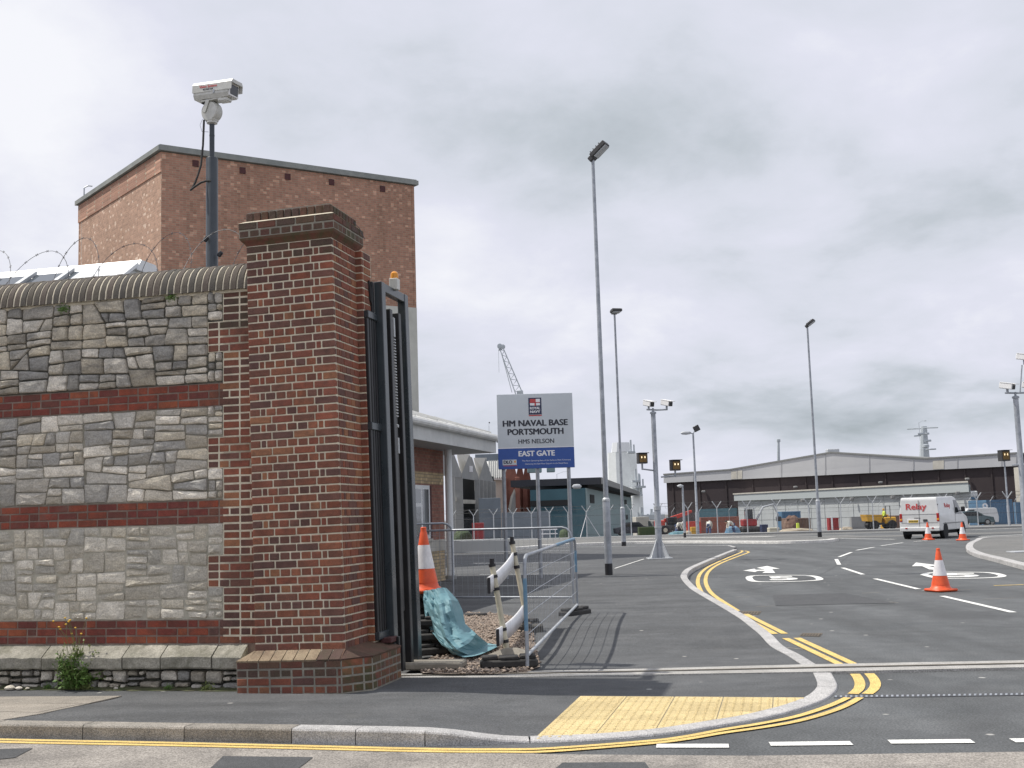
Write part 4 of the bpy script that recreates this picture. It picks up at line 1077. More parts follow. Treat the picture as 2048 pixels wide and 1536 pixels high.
# ================================================================== SLIDING GATE
gp = thing('gate_frame', 'dark painted steel guide frame of the sliding gate behind pier', 'gate', PO+Vector((-.03, .007, 0)), -ALPHA); gp.rotation_euler[1] = LEAN
def bpart(name, c, d, m_, parent, bev=.006, **k):
    bb = MB(); bb.box(c, d, bev, **k); return bb.build(name, m_, parent)
for y in (.93, 1.64): bpart('post', (.155, y, 2.0), (.085, .11, 3.98), 'grey_metal', gp)
bpart('top_bar', (.155, 1.285, 3.945), (.075, .60, .09), 'grey_metal', gp)
for z in (3.62, 2.52, .52): bpart('rail', (.120, .745, z), (.05, .27, .075), 'grey_metal', gp)
for i, y in enumerate((.64, .71, .78, .85)): bpart('bar', (.112, y, 2.06), (.032, .045, 3.10), 'black_metal', gp)
bpart('finial', (.112, .82, 3.80), (.03, .05, .36), 'black_metal', gp)
bb = MB(); bb.slab([(.10, .74, 3.98), (.10, .86, 3.80), (.10, .86, 3.68), (.10, .76, 3.78)], (.02, 0, 0)); bb.build('spike', 'black_metal', gp)
bpart('bracket', (.17, .80, .47), (.11, .20, .05), 'vent_dark', gp); bpart('bracket', (.20, .87, .24), (.10, .04, .50), 'black_metal', gp)
bb = MB(); bb.tube([(.225, .55, .0), (.215, .57, .12), (.235, .63, .26), (.225, .74, .37), (.20, .85, .42)], .024, 8); bb.build('hose', 'rubber', gp, True)
bpart('base_plate', (.155, 1.64, .03), (.26, .22, .03), 'dark_metal', gp)
sg = thing('sliding_gate', 'black barred sliding gate leaf parked inside its guide frame', 'gate', PO, -ALPHA); sg.rotation_euler[1] = LEAN
for y in (1.14, 1.40): bpart('upright', (.13, y, 1.94), (.07, .075, 3.62), 'black_metal', sg)
for i in range(10): bpart('bar', (-.10-.14*i, 1.27, 1.94), (.035, .035, 3.5), 'black_metal', sg)
for z in (.30, 2.52, 3.70): bpart('rail', (-.62, 1.27, z), (1.44, .06, .07), 'black_metal', sg)
bpart('rack', (.128, 1.268, 2.2), (.02, .045, 3.0), 'black_metal', sg)
for i in range(27):  # pale teeth, also standing for sky light seen between them
    bpart('rack_tooth', (.146, 1.262, 2.66+i*.0305), (.016, .035, .015), 'galv_pale', sg, .002)
bpart('reflector_or_sky_gap', (.146, 1.262, 3.58), (.014, .035, .20), 'galv_pale', sg, .002); bpart('reflector_or_sky_gap', (.146, 1.262, 2.36), (.014, .035, .16), 'galv_pale', sg, .002)  # pale strips added where open sky shows through the rack
bpart('reflector_or_sky_gap', (.146, 1.262, 2.56), (.014, .035, .03), 'galv_pale', sg, .002)
bl = thing('beacon_light', 'amber warning beacon on a pale box above the gate frame', 'beacon', PO+Matrix.Rotation(-ALPHA, 3, 'Z') @ Vector((.155-.080, 1.30, 3.99)), -ALPHA)
bpart('box', (0, 0, .05), (.09, .09, .12), 'cam_white', bl)
bb = MB(); bb.lathe([(.04, .11), (.042, .13), (.04, .165), (.022, .185), (.004, .19)], 14); bb.build('dome', 'lamp_amber', bl, True)

# ================================================================== CCTV MAST
YC = 12.9
cp0 = Vp(424, 500, YC); cz1 = Vp(424, 316, YC).z; cz2 = Vp(424, 247, YC).z
cc = thing('cctv_mast', 'dark blue mast behind the wall with white camera housing on top', 'camera mast', (cp0.x, YC, 0))
bb = MB(); bb.lathe([(.068, 0), (.068, cz1-.012), (.062, cz1)], 24); bb.build('pole', 'pole_blue', cc, True)
bb = MB(); bb.lathe([(.029, cz1-.02), (.029, cz2)], 18); bb.lathe([(.031, cz1+.26), (.031, cz1+.275)], 18); bb.build('pole_top', 'pole_blue', cc, True)
hz = cz2
hd = link('camera_head', None, cc, (0, 0, hz), (0, 0, R(-24)))
hd.empty_display_size = .1
def chp(name, m_, fn, sm=False):
    bb = MB(); fn(bb); return bb.build(name, m_, hd, sm)
chp('flange', 'cam_white', lambda q: q.lathe([(.03, -.01), (.062, .0), (.062, .018), (.04, .03)], 24), True)
chp('pan_tilt_unit', 'cam_white', lambda q: (q.lathe([(.03, -.065), (.105, -.06), (.118, -.04), (.118, .04), (.105, .06), (.03, .065)], 28, (0, 0, .135), 'Y'), q.box((0, 0, .055), (.13, .12, .09), .02)), True)
chp('yoke', 'cam_white', lambda q: (q.box((-.03, -.075, .19), (.05, .012, .15), .004, rot=Matrix.Rotation(R(22), 3, 'Y')), q.box((-.03, .075, .19), (.05, .012, .15), .004, rot=Matrix.Rotation(R(22), 3, 'Y')), q.box((.04, 0, .262), (.30, .14, .02), .004)))
tl = Matrix.Rotation(R(4), 3, 'Y')
def hb(c, d, bev=.01): 
    return lambda q: q.box(Vector((.04, 0, .265))+tl @ Vector(c), d, bev, rot=tl)
def housing(q):
    prof = [(-.075, 0), (-.098, .045), (-.098, .15), (.098, .15), (.098, .045), (.075, 0)]
    o = Vector((.04, 0, .272)); pts = [o+tl @ Vector((-.235, y, z)) for y, z in prof]; q.slab(pts, tl @ Vector((.49, 0, 0)))
chp('housing', 'cam_white', housing)
def lid(q):
    prof = [(-.104, .075), (-.104, .165), (-.085, .195), (.085, .195), (.104, .165), (.104, .075), (.099, .075), (.099, .155), (-.099, .155), (-.099, .075)]
    o = Vector((.04, 0, .272)); pts = [o+tl @ Vector((-.25, y, z)) for y, z in prof]; q.slab(pts, tl @ Vector((.56, 0, 0)))
chp('sun_shield', 'cam_white', lid)
chp('front_frame', 'cam_bright', hb((.262, 0, .092), (.016, .17, .15), .004)); chp('window', 'glass', hb((.271, 0, .094), (.008, .135, .115), .003))
chp('wiper_motor', 'cam_white', hb((.16, -.02, -.015), (.14, .10, .05), .012)); chp('latch', 'galv', hb((.06, -.101, .08), (.02, .012, .05), .003)); chp('gland', 'rubber', hb((-.13, -.03, -.02), (.05, .05, .035), .01))
me = text_mesh('Vision Systems', .042, bold=.001, extrude=.0006); me.materials.clear(); me.materials.append(M['letter_red'])
tx = link('lettering', me, hd, Vector((.04, 0, .272))+tl @ Vector((-.02, -.1062, .135)), (R(90), R(4), 0)); 
me = text_mesh('023 9265 2230', .024, bold=.0005, extrude=.0006); me.materials.clear(); me.materials.append(M['sign_dark'])
link('lettering', me, hd, Vector((.04, 0, .272))+tl @ Vector((-.02, -.1062, .10)), (R(90), R(4), 0))
lx = lambda px, py, Y=YC-.02: Vp(px, py, Y)-Vector((cp0.x, YC, 0))
bb = MB(); bb.tube([lx(408, 240), lx(406, 290), lx(402, 330), lx(396, 350), lx(390, 366), lx(384, 377), lx(381, 380, YC-.05), lx(390, 373, YC-.06), lx(402, 365, YC-.07), lx(412, 362, YC-.08), lx(422, 362, YC-.06)], .0125, 8); bb.build('cable', 'rubber', cc, True)
bb = MB(); bb.tube([lx(405, 238), lx(400, 250), lx(404, 263), lx(417, 264)], .003, 5); bb.build('thin_cable', 'galv', cc, True)
for px, py in ((412, 478), (440, 508)):
    bb = MB(); bb.box(lx(px, py, YC-.09), (.05, .04, .07), .012, rot=Matrix.Rotation(R(35), 3, 'Y')); bb.build('cable_tie', 'black_plastic', cc)

# ================================================================== BRICK TOWER
ztw = Vp(323, 300, 36).z
T0 = Gp(323, 300, ztw); T1 = Gp(828, 369, ztw); T2 = Gp(158, 409, ztw); T3 = T2+(T1-T0)
tw = thing('brick_tower', 'tall windowless brown brick block with pale coping behind the wall', 'building', (T0.x, T0.y, 0))
dR = (T1-T0).normalized(); dL = (T2-T0).normalized()
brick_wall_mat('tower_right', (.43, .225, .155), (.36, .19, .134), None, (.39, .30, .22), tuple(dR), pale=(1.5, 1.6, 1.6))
brick_wall_mat('tower_left', (.50, .305, .215), (.41, .25, .18), None, (.45, .34, .25), tuple(dL), pale=(1.55, 1.85, 2.0))  # left face brick coloured lighter, sunlight on that side painted in
zpale = Vp(826, 616, T1.y).z
q4 = [T0, T1, T3, T2]
def face(name, a, c, z0, z1, m_, parent, off=0.0, th=.02):
    n = Vector(((c-a).y, -(c-a).x, 0)).normalized()
    bb = MB(); bb.slab([Vector((a.x, a.y, z0))+n*off, Vector((c.x, c.y, z0))+n*off, Vector((c.x, c.y, z1))+n*off, Vector((a.x, a.y, z1))+n*off], -n*th)
    return bb.build(name, m_, parent, world=True)
bb = MB(); bb.prism([(p.x+((T1.x+T2.x)/2-p.x)*.012, p.y+((T1.y+T2.y)/2-p.y)*.012) for p in q4], -.5, ztw-.05); bb.build('body', 'gh_brick', tw, world=True)
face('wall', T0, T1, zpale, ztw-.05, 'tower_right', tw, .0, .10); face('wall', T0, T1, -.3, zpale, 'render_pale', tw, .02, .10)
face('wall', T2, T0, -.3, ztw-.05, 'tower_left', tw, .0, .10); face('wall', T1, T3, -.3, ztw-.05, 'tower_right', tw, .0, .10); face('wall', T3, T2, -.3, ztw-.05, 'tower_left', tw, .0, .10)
cen = (T1+T2)/2
def grow(p, k): d = Vector((p.x-cen.x, p.y-cen.y)).normalized(); return (p.x+d.x*k, p.y+d.y*k)
bb = MB(); bb.prism([grow(p, .17) for p in q4], ztw-.03, ztw+.13); bb.build('coping', 'tower_cap', tw, world=True)
bb = MB(); bb.prism([grow(p, .10) for p in q4], ztw+.13, ztw+.17); bb.build('roof', 'tower_cap', tw, world=True)
face('brick_band', T2, T0, ztw-.72, ztw-.06, 'tower_right', tw, .03, .06)
for px, py in ((391, 327), (485, 341), (575, 353.5), (663, 364.5), (765, 378)):
    a = ray(px, py); t = None
    nrm = Vector((dR.y, -dR.x, 0)); k_ = (T0-Vector((0, 0, EYE))).dot(nrm)/a.dot(nrm); p = Vector((0, 0, EYE))+a*k_
    bb = MB(); bb.box(p, (.20, .06, .21), .004, rz=math.atan2(dR.y, dR.x)); vo = bb.build('vent', 'vent_dark', tw, world=True)
    an = math.atan2(dR.y, dR.x); n = Vector((math.sin(an), -math.cos(an), 0))
    for s_ in (-.05, 0, .05):
        bb = MB(); bb.box(p+n*.03+Vector((0, 0, s_)), (.18, .012, .018), 0, rz=an); bb.build('louvre', 'vent_dark', vo, world=False) if False else None
pd = Vp(160, 420, T2.y-.3)
bb = MB(); bb.tube([Vector((T2.x, T2.y, -.2))+Vector((.25, -.22, 0)), Vector((T2.x, T2.y, ztw-.1))+Vector((.25, -.22, 0))], .06, 8); bb.build('downpipe', 'render_pale', tw, world=True)
bb = MB(); pt_ = Vector((T2.x+.3, T2.y-.3, ztw+.2)); bb.tube([pt_, pt_+Vector((0, 0, .35)), pt_+Vector((.15, 0, .42)), pt_+Vector((.3, 0, .40))], .025, 6); bb.build('vent_pipe', 'galv', tw, world=True)

# ================================================================== GLAZED SHED BEHIND THE WALL
zr = 5.0
S0, S1 = Gp(-160, 566, zr), Gp(283, 526, zr)
sh = thing('glazed_shed', 'white ridged shed roof with dark glazing behind the stone wall', 'building', (S1.x, S1.y, 0))
sdir = (S1-S0).normalized(); sn = Vector((sdir.y, -sdir.x, 0))
def SP(s, o, z): p = S0+sdir*s+sn*o; return Vector((p.x, p.y, z))
SLn = (S1-S0).length
bb = MB(); bb.slab([SP(0, 1.2, 0), SP(0, 1.2, zr-.85), SP(0, .0, zr-.02), SP(0, -2.4, zr-.85), SP(0, -2.4, 0)], sdir*(SLn-.02)); bb.build('body', 'white_board', sh, world=True)
bb = MB(); bb.slab([SP(-.0, .16, zr-.12), SP(0, .05, zr+.03), SP(0, -.30, zr+.03), SP(0, -.40, zr-.12)], sdir*(SLn+.03)); bb.build('ridge_cap', 'upvc', sh, world=True)
bb = MB(); bb.slab([SP(SLn-.75, .10, zr-.06), SP(SLn+.02, .10, zr-.06), SP(SLn+.02, 1.25, zr-.83), SP(SLn-.75, 1.25, zr-.83)], Vector((0, 0, .05))); bb.build('verge', 'upvc', sh, world=True)
s = .2
while s < SLn-.9:
    bb = MB(); bb.slab([SP(s+.05, .14, zr-.10), SP(s+.52, .14, zr-.10), SP(s+.52, 1.2, zr-.80), SP(s+.05, 1.2, zr-.80)], Vector((0, 0, .03))); bb.build('pane', 'window_glass', sh, world=True)
    bb = MB(); bb.slab([SP(s-.03, .12, zr-.06), SP(s+.04, .12, zr-.06), SP(s+.04, 1.22, zr-.77), SP(s-.03, 1.22, zr-.77)], Vector((0, 0, .05))); bb.build('glazing_bar', 'galv_pale', sh, world=True)
    s += .57

# ================================================================== GATEHOUSE
gd = Vector((.247, .969, 0)).normalized(); gn = Vector((gd.y, -gd.x, 0))
zs = 3.14
FB = Gp(988, 905, zs); 
def GP(s, o, z): p = FB-gd*s+gn*o; return Vector((p.x, p.y, z))       # s back towards the camera, o out to the right
gh = thing('gatehouse', 'low brown and buff brick gatehouse with white overhanging canopy', 'building', (FB.x, FB.y, 0))
ov = .85
colp = Gp(902, 1162, .1)
wend0 = (Vector((FB.x, FB.y, 0))-Vector(((lambda p: p)(colp)).to_tuple())).dot(gd)+.25
def on_wall(px, py):
    o = GP(0, -ov, 0); a = ray(px, py); k_ = (o-Vector((0, 0, EYE))).dot(gn)/a.dot(gn); p = Vector((0, 0, EYE))+a*k_; return (Vector((FB.x, FB.y, 0))-p).dot(gd), p.z
wend = on_wall(888, 1000)[0]
brick_wall_mat('gh_brown_tex', (.33, .145, .105), (.27, .12, .09), None, (.30, .20, .155), tuple(gd))
brick_wall_mat('gh_buff_tex', (.58, .45, .27), (.47, .36, .225), None, (.32, .27, .20), tuple(gd))
for z0, z1, m_, oo in ((.0, .80, 'gh_buff_tex', 0), (.80, 1.06, 'conc_pale', .02), (1.06, 2.34, 'gh_brown_tex', 0), (2.34, 2.60, 'gh_buff_tex', .004), (2.60, zs+.02, 'gh_brown_tex', 0)):
    bb = MB(); bb.slab([GP(wend, -ov+oo, z0), GP(12, -ov+oo, z0), GP(12, -ov-6, z0), GP(wend, -ov-6, z0)], (0, 0, z1-z0)); bb.build('wall', m_, gh, world=True)
# windows
def on_wall(px, py):
    o = GP(0, -ov, 0); a = ray(px, py); k_ = (o-Vector((0, 0, EYE))).dot(gn)/a.dot(gn); p = Vector((0, 0, EYE))+a*k_; return (Vector((FB.x, FB.y, 0))-p).dot(gd), p.z
sa, za = on_wall(858, 966); sb_, zb_ = on_wall(829, 1044)
za, zb_ = 2.30, 1.10
def wbox(name, s0, s1, z0, z1, o0, o1, m_, par):
    bb = MB(); bb.slab([GP(s0, -ov+o0, z0), GP(s1, -ov+o0, z0), GP(s1, -ov+o0, z1), GP(s0, -ov+o0, z1)], gn*(o1-o0)); return bb.build(name, m_, par, world=(par is gh)) if par is gh else bb
s1w = sa+1.25
win = wbox('window', sa, s1w, zb_, za, -.06, .012, 'upvc', gh)
for s0_, s1_, z0_, z1_ in ((sa+.09, sa+.50, zb_+.09, za-.09), (sa+.62, s1w-.09, zb_+.09, zb_+.72), (sa+.62, s1w-.09, zb_+.80, za-.09)):
    bb = MB(); bb.slab([GP(s0_, -ov+.004, z0_), GP(s1_, -ov+.004, z0_), GP(s1_, -ov+.004, z1_), GP(s0_, -ov+.004, z1_)], gn*.012); p_ = bb.build('pane', 'window_glass', gh, world=True); p_.parent = win
wbox('sill', sa-.05, s1w+.05, zb_-.06, zb_-.004, -.02, .06, 'conc_pale', gh)
wbox('reveal', sa-.16, sa-.004, zb_, za, -.02, .004, 'vent_dark', gh)
# canopy
bb = MB(); bb.slab([GP(0, 0, zs), GP(13, 0, zs), GP(13, -8, zs), GP(0, -8, zs)], (0, 0, .04)); bb.build('soffit', 'soffit', gh, world=True)
bb = MB(); bb.slab([GP(-.02, .0, zs-.01), GP(13, .0, zs-.01), GP(13, .0, zs+.36), GP(-.02, .0, zs+.36)], gn*.04); bb.build('fascia', 'white_board', gh, world=True)
bb = MB(); bb.slab([GP(-.02, .04, zs-.01), GP(-.02, -8, zs-.01), GP(-.02, -8, zs+.36), GP(-.02, .04, zs+.36)], gd*.04); bb.build('fascia', 'white_board', gh, world=True)
bb = MB(); bb.tube([GP(-.16, .11, zs+.34), GP(13, .11, zs+.34)], .075, 10); bb.build('gutter', 'roof_white', gh, world=True)
bb = MB(); bb.box(GP(-.17, .11, zs+.34), (.17, .03, .17), .01, rz=math.atan2(gn.y, gn.x)); bb.build('gutter_end', 'dark_metal', gh, world=True)
hip = GP(4.2, -4.2, zs+1.75)
bb = MB(); bb.slab([GP(0, .1, zs+.37), GP(13, .1, zs+.37), GP(13, -4.2, zs+1.75), hip], (0, 0, .06)); bb.slab([GP(0, .1, zs+.37), hip, GP(0, -8.3, zs+.37)], (0, 0, .06)); rfo = bb.build('roof', 'roof_white', gh, world=True)
for k in range(18):
    s_ = .5+k*.7; top_o = -min(4.1, max(.05, s_-.05)) if s_ < 4.2 else -4.1
    bb = MB(); z_at = lambda o: zs+.44+(.1-o)*(1.38/4.3); bb.slab([GP(s_, .08, z_at(.08)), GP(s_+.04, .08, z_at(.08)), GP(s_+.04, top_o, z_at(top_o)), GP(s_, top_o, z_at(top_o))], (0, 0, .035)); q_ = bb.build('roof_seam', 'roof_white', gh, world=True); q_.parent = rfo
bb = MB(); bb.lathe([(.095, .06), (.085, .07), (.085, zs+.01)], 20, colp); bb.build('column', 'upvc', gh, True, world=True)
bb = MB(); bb.lathe([(.13, .05), (.13, .12), (.10, .13)], 20, colp); bb.build('column_base', 'conc_grey', gh, True, world=True)

# ================================================================== ENTRANCE SIGN
sp0 = Gp(1078, 1156, .1); YS = sp0.y
L_, R_ = Vp(995, 862, YS).x, Vp(1147, 862, YS).x; zT, zBt = Vp(1068, 787.5, YS).z, Vp(1073, 937, YS).z
sw, shh = R_-L_, zT-zBt
sgn_ = thing('entrance_sign', 'grey and blue HM Naval Base Portsmouth East Gate sign board on posts', 'sign', ((L_+R_)/2, YS, .09), R(2))
zT -= .09; zBt -= .09
zBl = zBt+shh*.273
bpart('panel', (0, 0, (zBl+zT)/2), (sw, .04, zT-zBl), 'sign_grey', sgn_, .004); pbl = bpart('blue_panel', (0, -.002, (zBl+zBt)/2), (sw+.002, .042, zBl-zBt-.004), 'sign_blue', sgn_, .004)
bpart('edge_trim', (0, -.0215, zBl+.012), (sw, .004, .02), 'letter_white', sgn_, 0)
for x in (-sw/2+.12, .02, sw/2-.14): bb = MB(); bb.lathe([(.045, -.1), (.045, zT-.1)], 14, (x, .075, 0)); bb.build('post', 'galv', sgn_, True)
yy = -.0225
text('lettering', 'HM NAVAL BASE', .20, 'sign_dark', sgn_, (0, yy, zBt+shh*.603), width=sw*.86, bold=.0042)
text('lettering', 'PORTSMOUTH', .20, 'sign_dark', sgn_, (0, yy, zBt+shh*.488), width=sw*.74, bold=.0042)
text('lettering', 'HMS NELSON', .145, 'sign_dark', sgn_, (.01, yy, zBt+shh*.36), width=sw*.47, bold=.0012)
text('lettering', 'EAST GATE', .175, 'letter_white', sgn_, (.01, yy-.001, zBt+shh*.197), width=sw*.48, bold=.0042)
text('lettering', 'The Fleet Operating Base of the Defence Fleet Command', .045, 'letter_white', sgn_, (sw*.13, yy-.001, zBt+shh*.105), width=sw*.64, bold=.0004)
text('lettering', 'Delivering the Best Fleet Support to the Royal Navy', .045, 'letter_white', sgn_, (sw*.13, yy-.001, zBt+shh*.062), width=sw*.56, bold=.0004)
dl = bpart('dlo_badge', (-sw/2+sw*.147, yy-.001, zBt+shh*.09), (sw*.185, .006, shh*.072), 'sign_grey', sgn_, .002)
text('lettering', 'DLO', .11, 'navy', sgn_, (-sw/2+sw*.125, yy-.0045, zBt+shh*.092), width=sw*.115, bold=.003).parent = sgn_
bpart('badge_flash', (-sw/2+sw*.218, yy-.0045, zBt+shh*.098), (.035, .003, .05), 'lamp_amber', sgn_, 0); bpart('badge_flash', (-sw/2+sw*.155, yy-.001, zBt+shh*.045), (sw*.18, .004, .014), 'letter_red', sgn_, 0)
em = (0.005, yy, zBt+shh*.832)
bpart('emblem', em, (sw*.172, .006, shh*.225), 'navy', sgn_, .002)
eh = shh*.225; ew = sw*.172
for (dx, dz, w, h, m_) in ((-.20, .33, .36, .20, 'letter_red'), (.22, .33, .34, .20, 'letter_white'), (-.16, .11, .44, .14, 'letter_white'), (.24, .11, .30, .14, 'letter_white'), (.02, .22, .10, .42, 'letter_red'), (-.02, .215, .78, .045, 'letter_red')):
    bpart('emblem_flag', (em[0]+dx*ew, yy-.0045-(.001 if m_ == 'letter_red' else 0), em[2]+dz*eh), (w*ew, .003, h*eh), m_, sgn_, 0)
text('lettering', 'ROYAL', .085, 'letter_white', sgn_, (em[0], yy-.0045, em[2]-.13*eh), width=ew*.78, bold=.002); text('lettering', 'NAVY', .085, 'letter_white', sgn_, (em[0], yy-.0045, em[2]-.34*eh), width=ew*.78, bold=.002)
bpart('emblem_flash', (em[0], yy-.001, em[2]-.555*eh), (ew, .004, .025), 'letter_red', sgn_, 0)
# ================================================================== ROADWORKS CORNER
def cone_parts(root):
    # 750 mm one-piece cone: square foot, orange body, white sleeve
    k = MB(); k.box((0, 0, .025), (.42, .42, .05), .02); k.lathe([(.20, .045), (.165, .075), (.15, .12)], 20); k.build('base', 'cone_orange', root, True)
    r = lambda z: .150-(z-.12)*(.150-.030)/.60
    k = MB(); k.lathe([(.156, .115), (r(.28), .28)], 22); k.build('body', 'cone_orange', root, True)
    k = MB(); k.lathe([(r(.275)+.003, .275), (r(.545)+.003, .545)], 22); k.build('sleeve', 'cone_white', root, True)
    k = MB(); k.lathe([(r(.54), .54), (.040, .69), (.034, .70), (.034, .745), (.026, .752)], 18); k.build('tip', 'cone_orange', root, True)
GC = 'orange and white traffic cones'
p = Gp(1882, 1183); c0 = thing('traffic_cone', 'orange and white traffic cone standing alone on the dashed lane line', 'traffic cone', (p.x, p.y, .006), R(20), GC); cone_parts(c0)
p = Tp(1857, 1080); dup(c0, (p.x, p.y, zg(p.y)), R(0), 'orange and white traffic cone behind the rear corner of white van')
p = Tp(1926, 1081); dup(c0, (p.x, p.y, zg(p.y)), R(40), 'orange and white traffic cone beside the front wheel of white van')
# dark base fringe of the near cone
# gravel bed
grv = [(842, 1346), (900, 1347), (985, 1345), (1050, 1341), (1080, 1328), (1070, 1290), (1062, 1255), (1000, 1238), (935, 1236), (905, 1250), (880, 1300), (842, 1330)]
GP_ = [G2(*q, .05) for q in grv]
sheet('gravel_bed', GP_, lambda x, y: zf(x, y)+.012, 'gravel', .25)
rgv = random.Random(3); gv = MB(); x0, x1 = min(q[0] for q in GP_), max(q[0] for q in GP_); y0, y1 = min(q[1] for q in GP_), max(q[1] for q in GP_)
n_ = 0
while n_ < 5200:
    x, y = rgv.uniform(x0, x1), rgv.uniform(y0, y1)
    if not inpoly(x, y, GP_): continue
    r_ = rgv.uniform(.011, .026); a = rgv.uniform(0, 6.3); n_ += 1; z = zf(x, y)+.016+rgv.uniform(0, .026)
    ca, sa_ = math.cos(a)*r_, math.sin(a)*r_
    gv.add([(x+ca*1.3, y+sa_*1.3, z), (x-sa_, y+ca, z+.003), (x-ca*1.3, y-sa_*1.3, z), (x+sa_, y-ca, z-.003), (x, y, z+r_*.75), (x, y, z-r_*.6)], [(0, 1, 4), (1, 2, 4), (2, 3, 4), (3, 0, 4), (1, 0, 5), (2, 1, 5), (3, 2, 5), (0, 3, 5)])
go = gv.build('gravel', 'gravel', recalc=False); stuff(go); tag(go, 'loose buff gravel heaped round the gate foundation', 'gravel')
# rubber barrier feet: stacked under the cones and under the tarpaulin
def foot_mesh():
    k = MB(); k.box((0, 0, .04), (.58, .20, .08), .018); k.box((-.19, 0, .10), (.16, .14, .045), .012); k.box((.19, 0, .10), (.16, .14, .045), .012); k.box((0, 0, .095), (.20, .17, .035), .01); return k.mesh('rubber_foot', 'rubber', True)
fm = foot_mesh()
def foot(px, py, z, rz, label, zg_=None, m2=None):
    p = Gp(px, py, z); o = link('rubber_foot', fm, None, (p.x, p.y, z), (0, 0, rz)); tag(o, label, 'rubber block', 'black rubber barrier feet'); return o
foot(1018, 1334, .045, R(4), 'black rubber foot carrying the near end of the mesh barrier')
foot(1150, 1231, .085, R(52), 'black rubber foot under the far end of the mesh barrier')
foot(1050, 1258, .05, R(60), 'black rubber foot under the white plastic board')
foot(938, 1243, .05, R(-25), 'dusty rubber foot at the gravel edge behind the tarpaulin')
S0_ = Vector((Vp(850, 1300, 13.35).x-.02, 13.15, 0))
for k in range(5):
    o = link('rubber_foot', fm, None, (S0_.x+.0+rgv.uniform(-.03, .03), S0_.y+.32+rgv.uniform(-.02, .02), .05+k*.118), (0, 0, R(rgv.uniform(-6, 6)))); tag(o, ('lowest', 'second', 'middle', 'fourth', 'topmost')[k]+' rubber foot of the stack holding the cones by the gate', 'rubber block', 'black rubber barrier feet')
k = MB(); k.box((0, 0, 0), (.62, .34, .07), .015); o = k.build('concrete_slab', 'wood_dusty'); q = Gp(868, 1330, .08); o.location = (q.x, q.y, .085); o.rotation_euler = (0, 0, R(-8)); tag(o, 'dusty concrete slab lying at the foot of the rubber stack', 'slab')
zst = .05+5*.118
dup(c0, (S0_.x+.02, S0_.y+.34, zst+.062), R(10), 'orange and white traffic cone standing on top of the rubber stack', )
cq_ = Gp(829, 1284, .03); o = dup(c0, (cq_.x, cq_.y, .05), R(0), 'orange and white traffic cone squeezed between gate frame and rubber stack')
k = MB(); k.box((0, 0, 0), (.46, .36, .05), .012); o = k.build('board', 'rubber_dusty'); o.location = (S0_.x+.06, S0_.y+.34, zst+.035); tag(o, 'flat dark board on the stack beneath the upper cone', 'board')
# tarpaulin
tz = [  # rows of (px, py, Y)
 [(848, 1182, 13.3), (860, 1180, 13.2), (872, 1178, 13.15), (884, 1175, 13.2), (893, 1177, 13.35)],
 [(847, 1200, 13.15), (862, 1206, 13.05), (878, 1210, 12.88), (900, 1200, 12.95), (916, 1202, 13.3)],
 [(851, 1232, 13.05), (866, 1240, 12.95), (884, 1246, 12.75), (908, 1236, 12.85), (925, 1222, 13.2)],
 [(862, 1262, 12.98), (877, 1270, 12.85), (893, 1276, 12.62), (917, 1262, 12.72), (930, 1248, 13.05)],
 [(884, 1290, 12.75), (899, 1297, 12.6), (914, 1299, 12.45), (938, 1286, 12.6), (952, 1268, 12.9)],
 [(906, 1308, None), (919, 1311, None), (936, 1310, None), (958, 1299, None), (975, 1287, None)],
 [(928, 1315, None), (946, 1313, None), (962, 1309, None), (985, 1299, None), (1000, 1291, None)]]
rows = []
for r_ in tz: rows.append([Vp(*q) if q[2] else Gp(q[0], q[1], .085) for q in r_])
def bil(rows, u, v):
    a, c = len(rows)-1, len(rows[0])-1; i, j = min(int(u), a-1), min(int(v), c-1); s_, t = u-i, v-j
    return rows[i][j].lerp(rows[i][j+1], t).lerp(rows[i+1][j].lerp(rows[i+1][j+1], t), s_)
from mathutils import noise as mn
fine = []
for i in range(31):
    rr = []
    for j in range(19):
        ii, jj = i*2, j*2.2; p = bil(rows, min(6, ii/10), min(4, jj/9.9))
        n1_ = mn.noise(Vector((ii*.09, jj*.17, 1.3))); n2_ = abs(mn.noise(Vector((ii*.13+5, jj*.24-ii*.05, 4.1)))); fold = math.sin(jj*.62+ii*.06+2*n1_)*.5
        p = p+Vector((0, -1, .15))*(.045*n1_+.075*(.30-n2_)+.030*fold)*(1 if ii < 46 else .35)
        if p.z < .075: p.z = .075+.012*abs(n1_)
        rr.append(p)
    fine.append(rr)
tarp = thing('tarpaulin', 'crumpled teal tarpaulin draped over the rubber stack onto gravel', 'tarpaulin', (rows[5][2].x, rows[5][2].y, .06))
b = MB(); b.grid(fine); to_ = b.build('sheet', 'tarp', tarp, False, world=True, recalc=False)
sm = to_.modifiers.new('thick', 'SOLIDIFY'); sm.thickness = .004
for k in range(3):
    a = Vp(868+k*8, 1262+k*18, 12.95); o = link('rubber_foot', fm, None, (a.x, 13.05-.02*k, .06+(2-k)*.15), (0, 0, R(15+10*k))); o.rotation_euler = (0, 0, R(12*k)); tag(o, ('upper', 'middle', 'lower')[k]+' rubber foot hidden beneath the teal tarpaulin', 'rubber block', 'black rubber barrier feet')
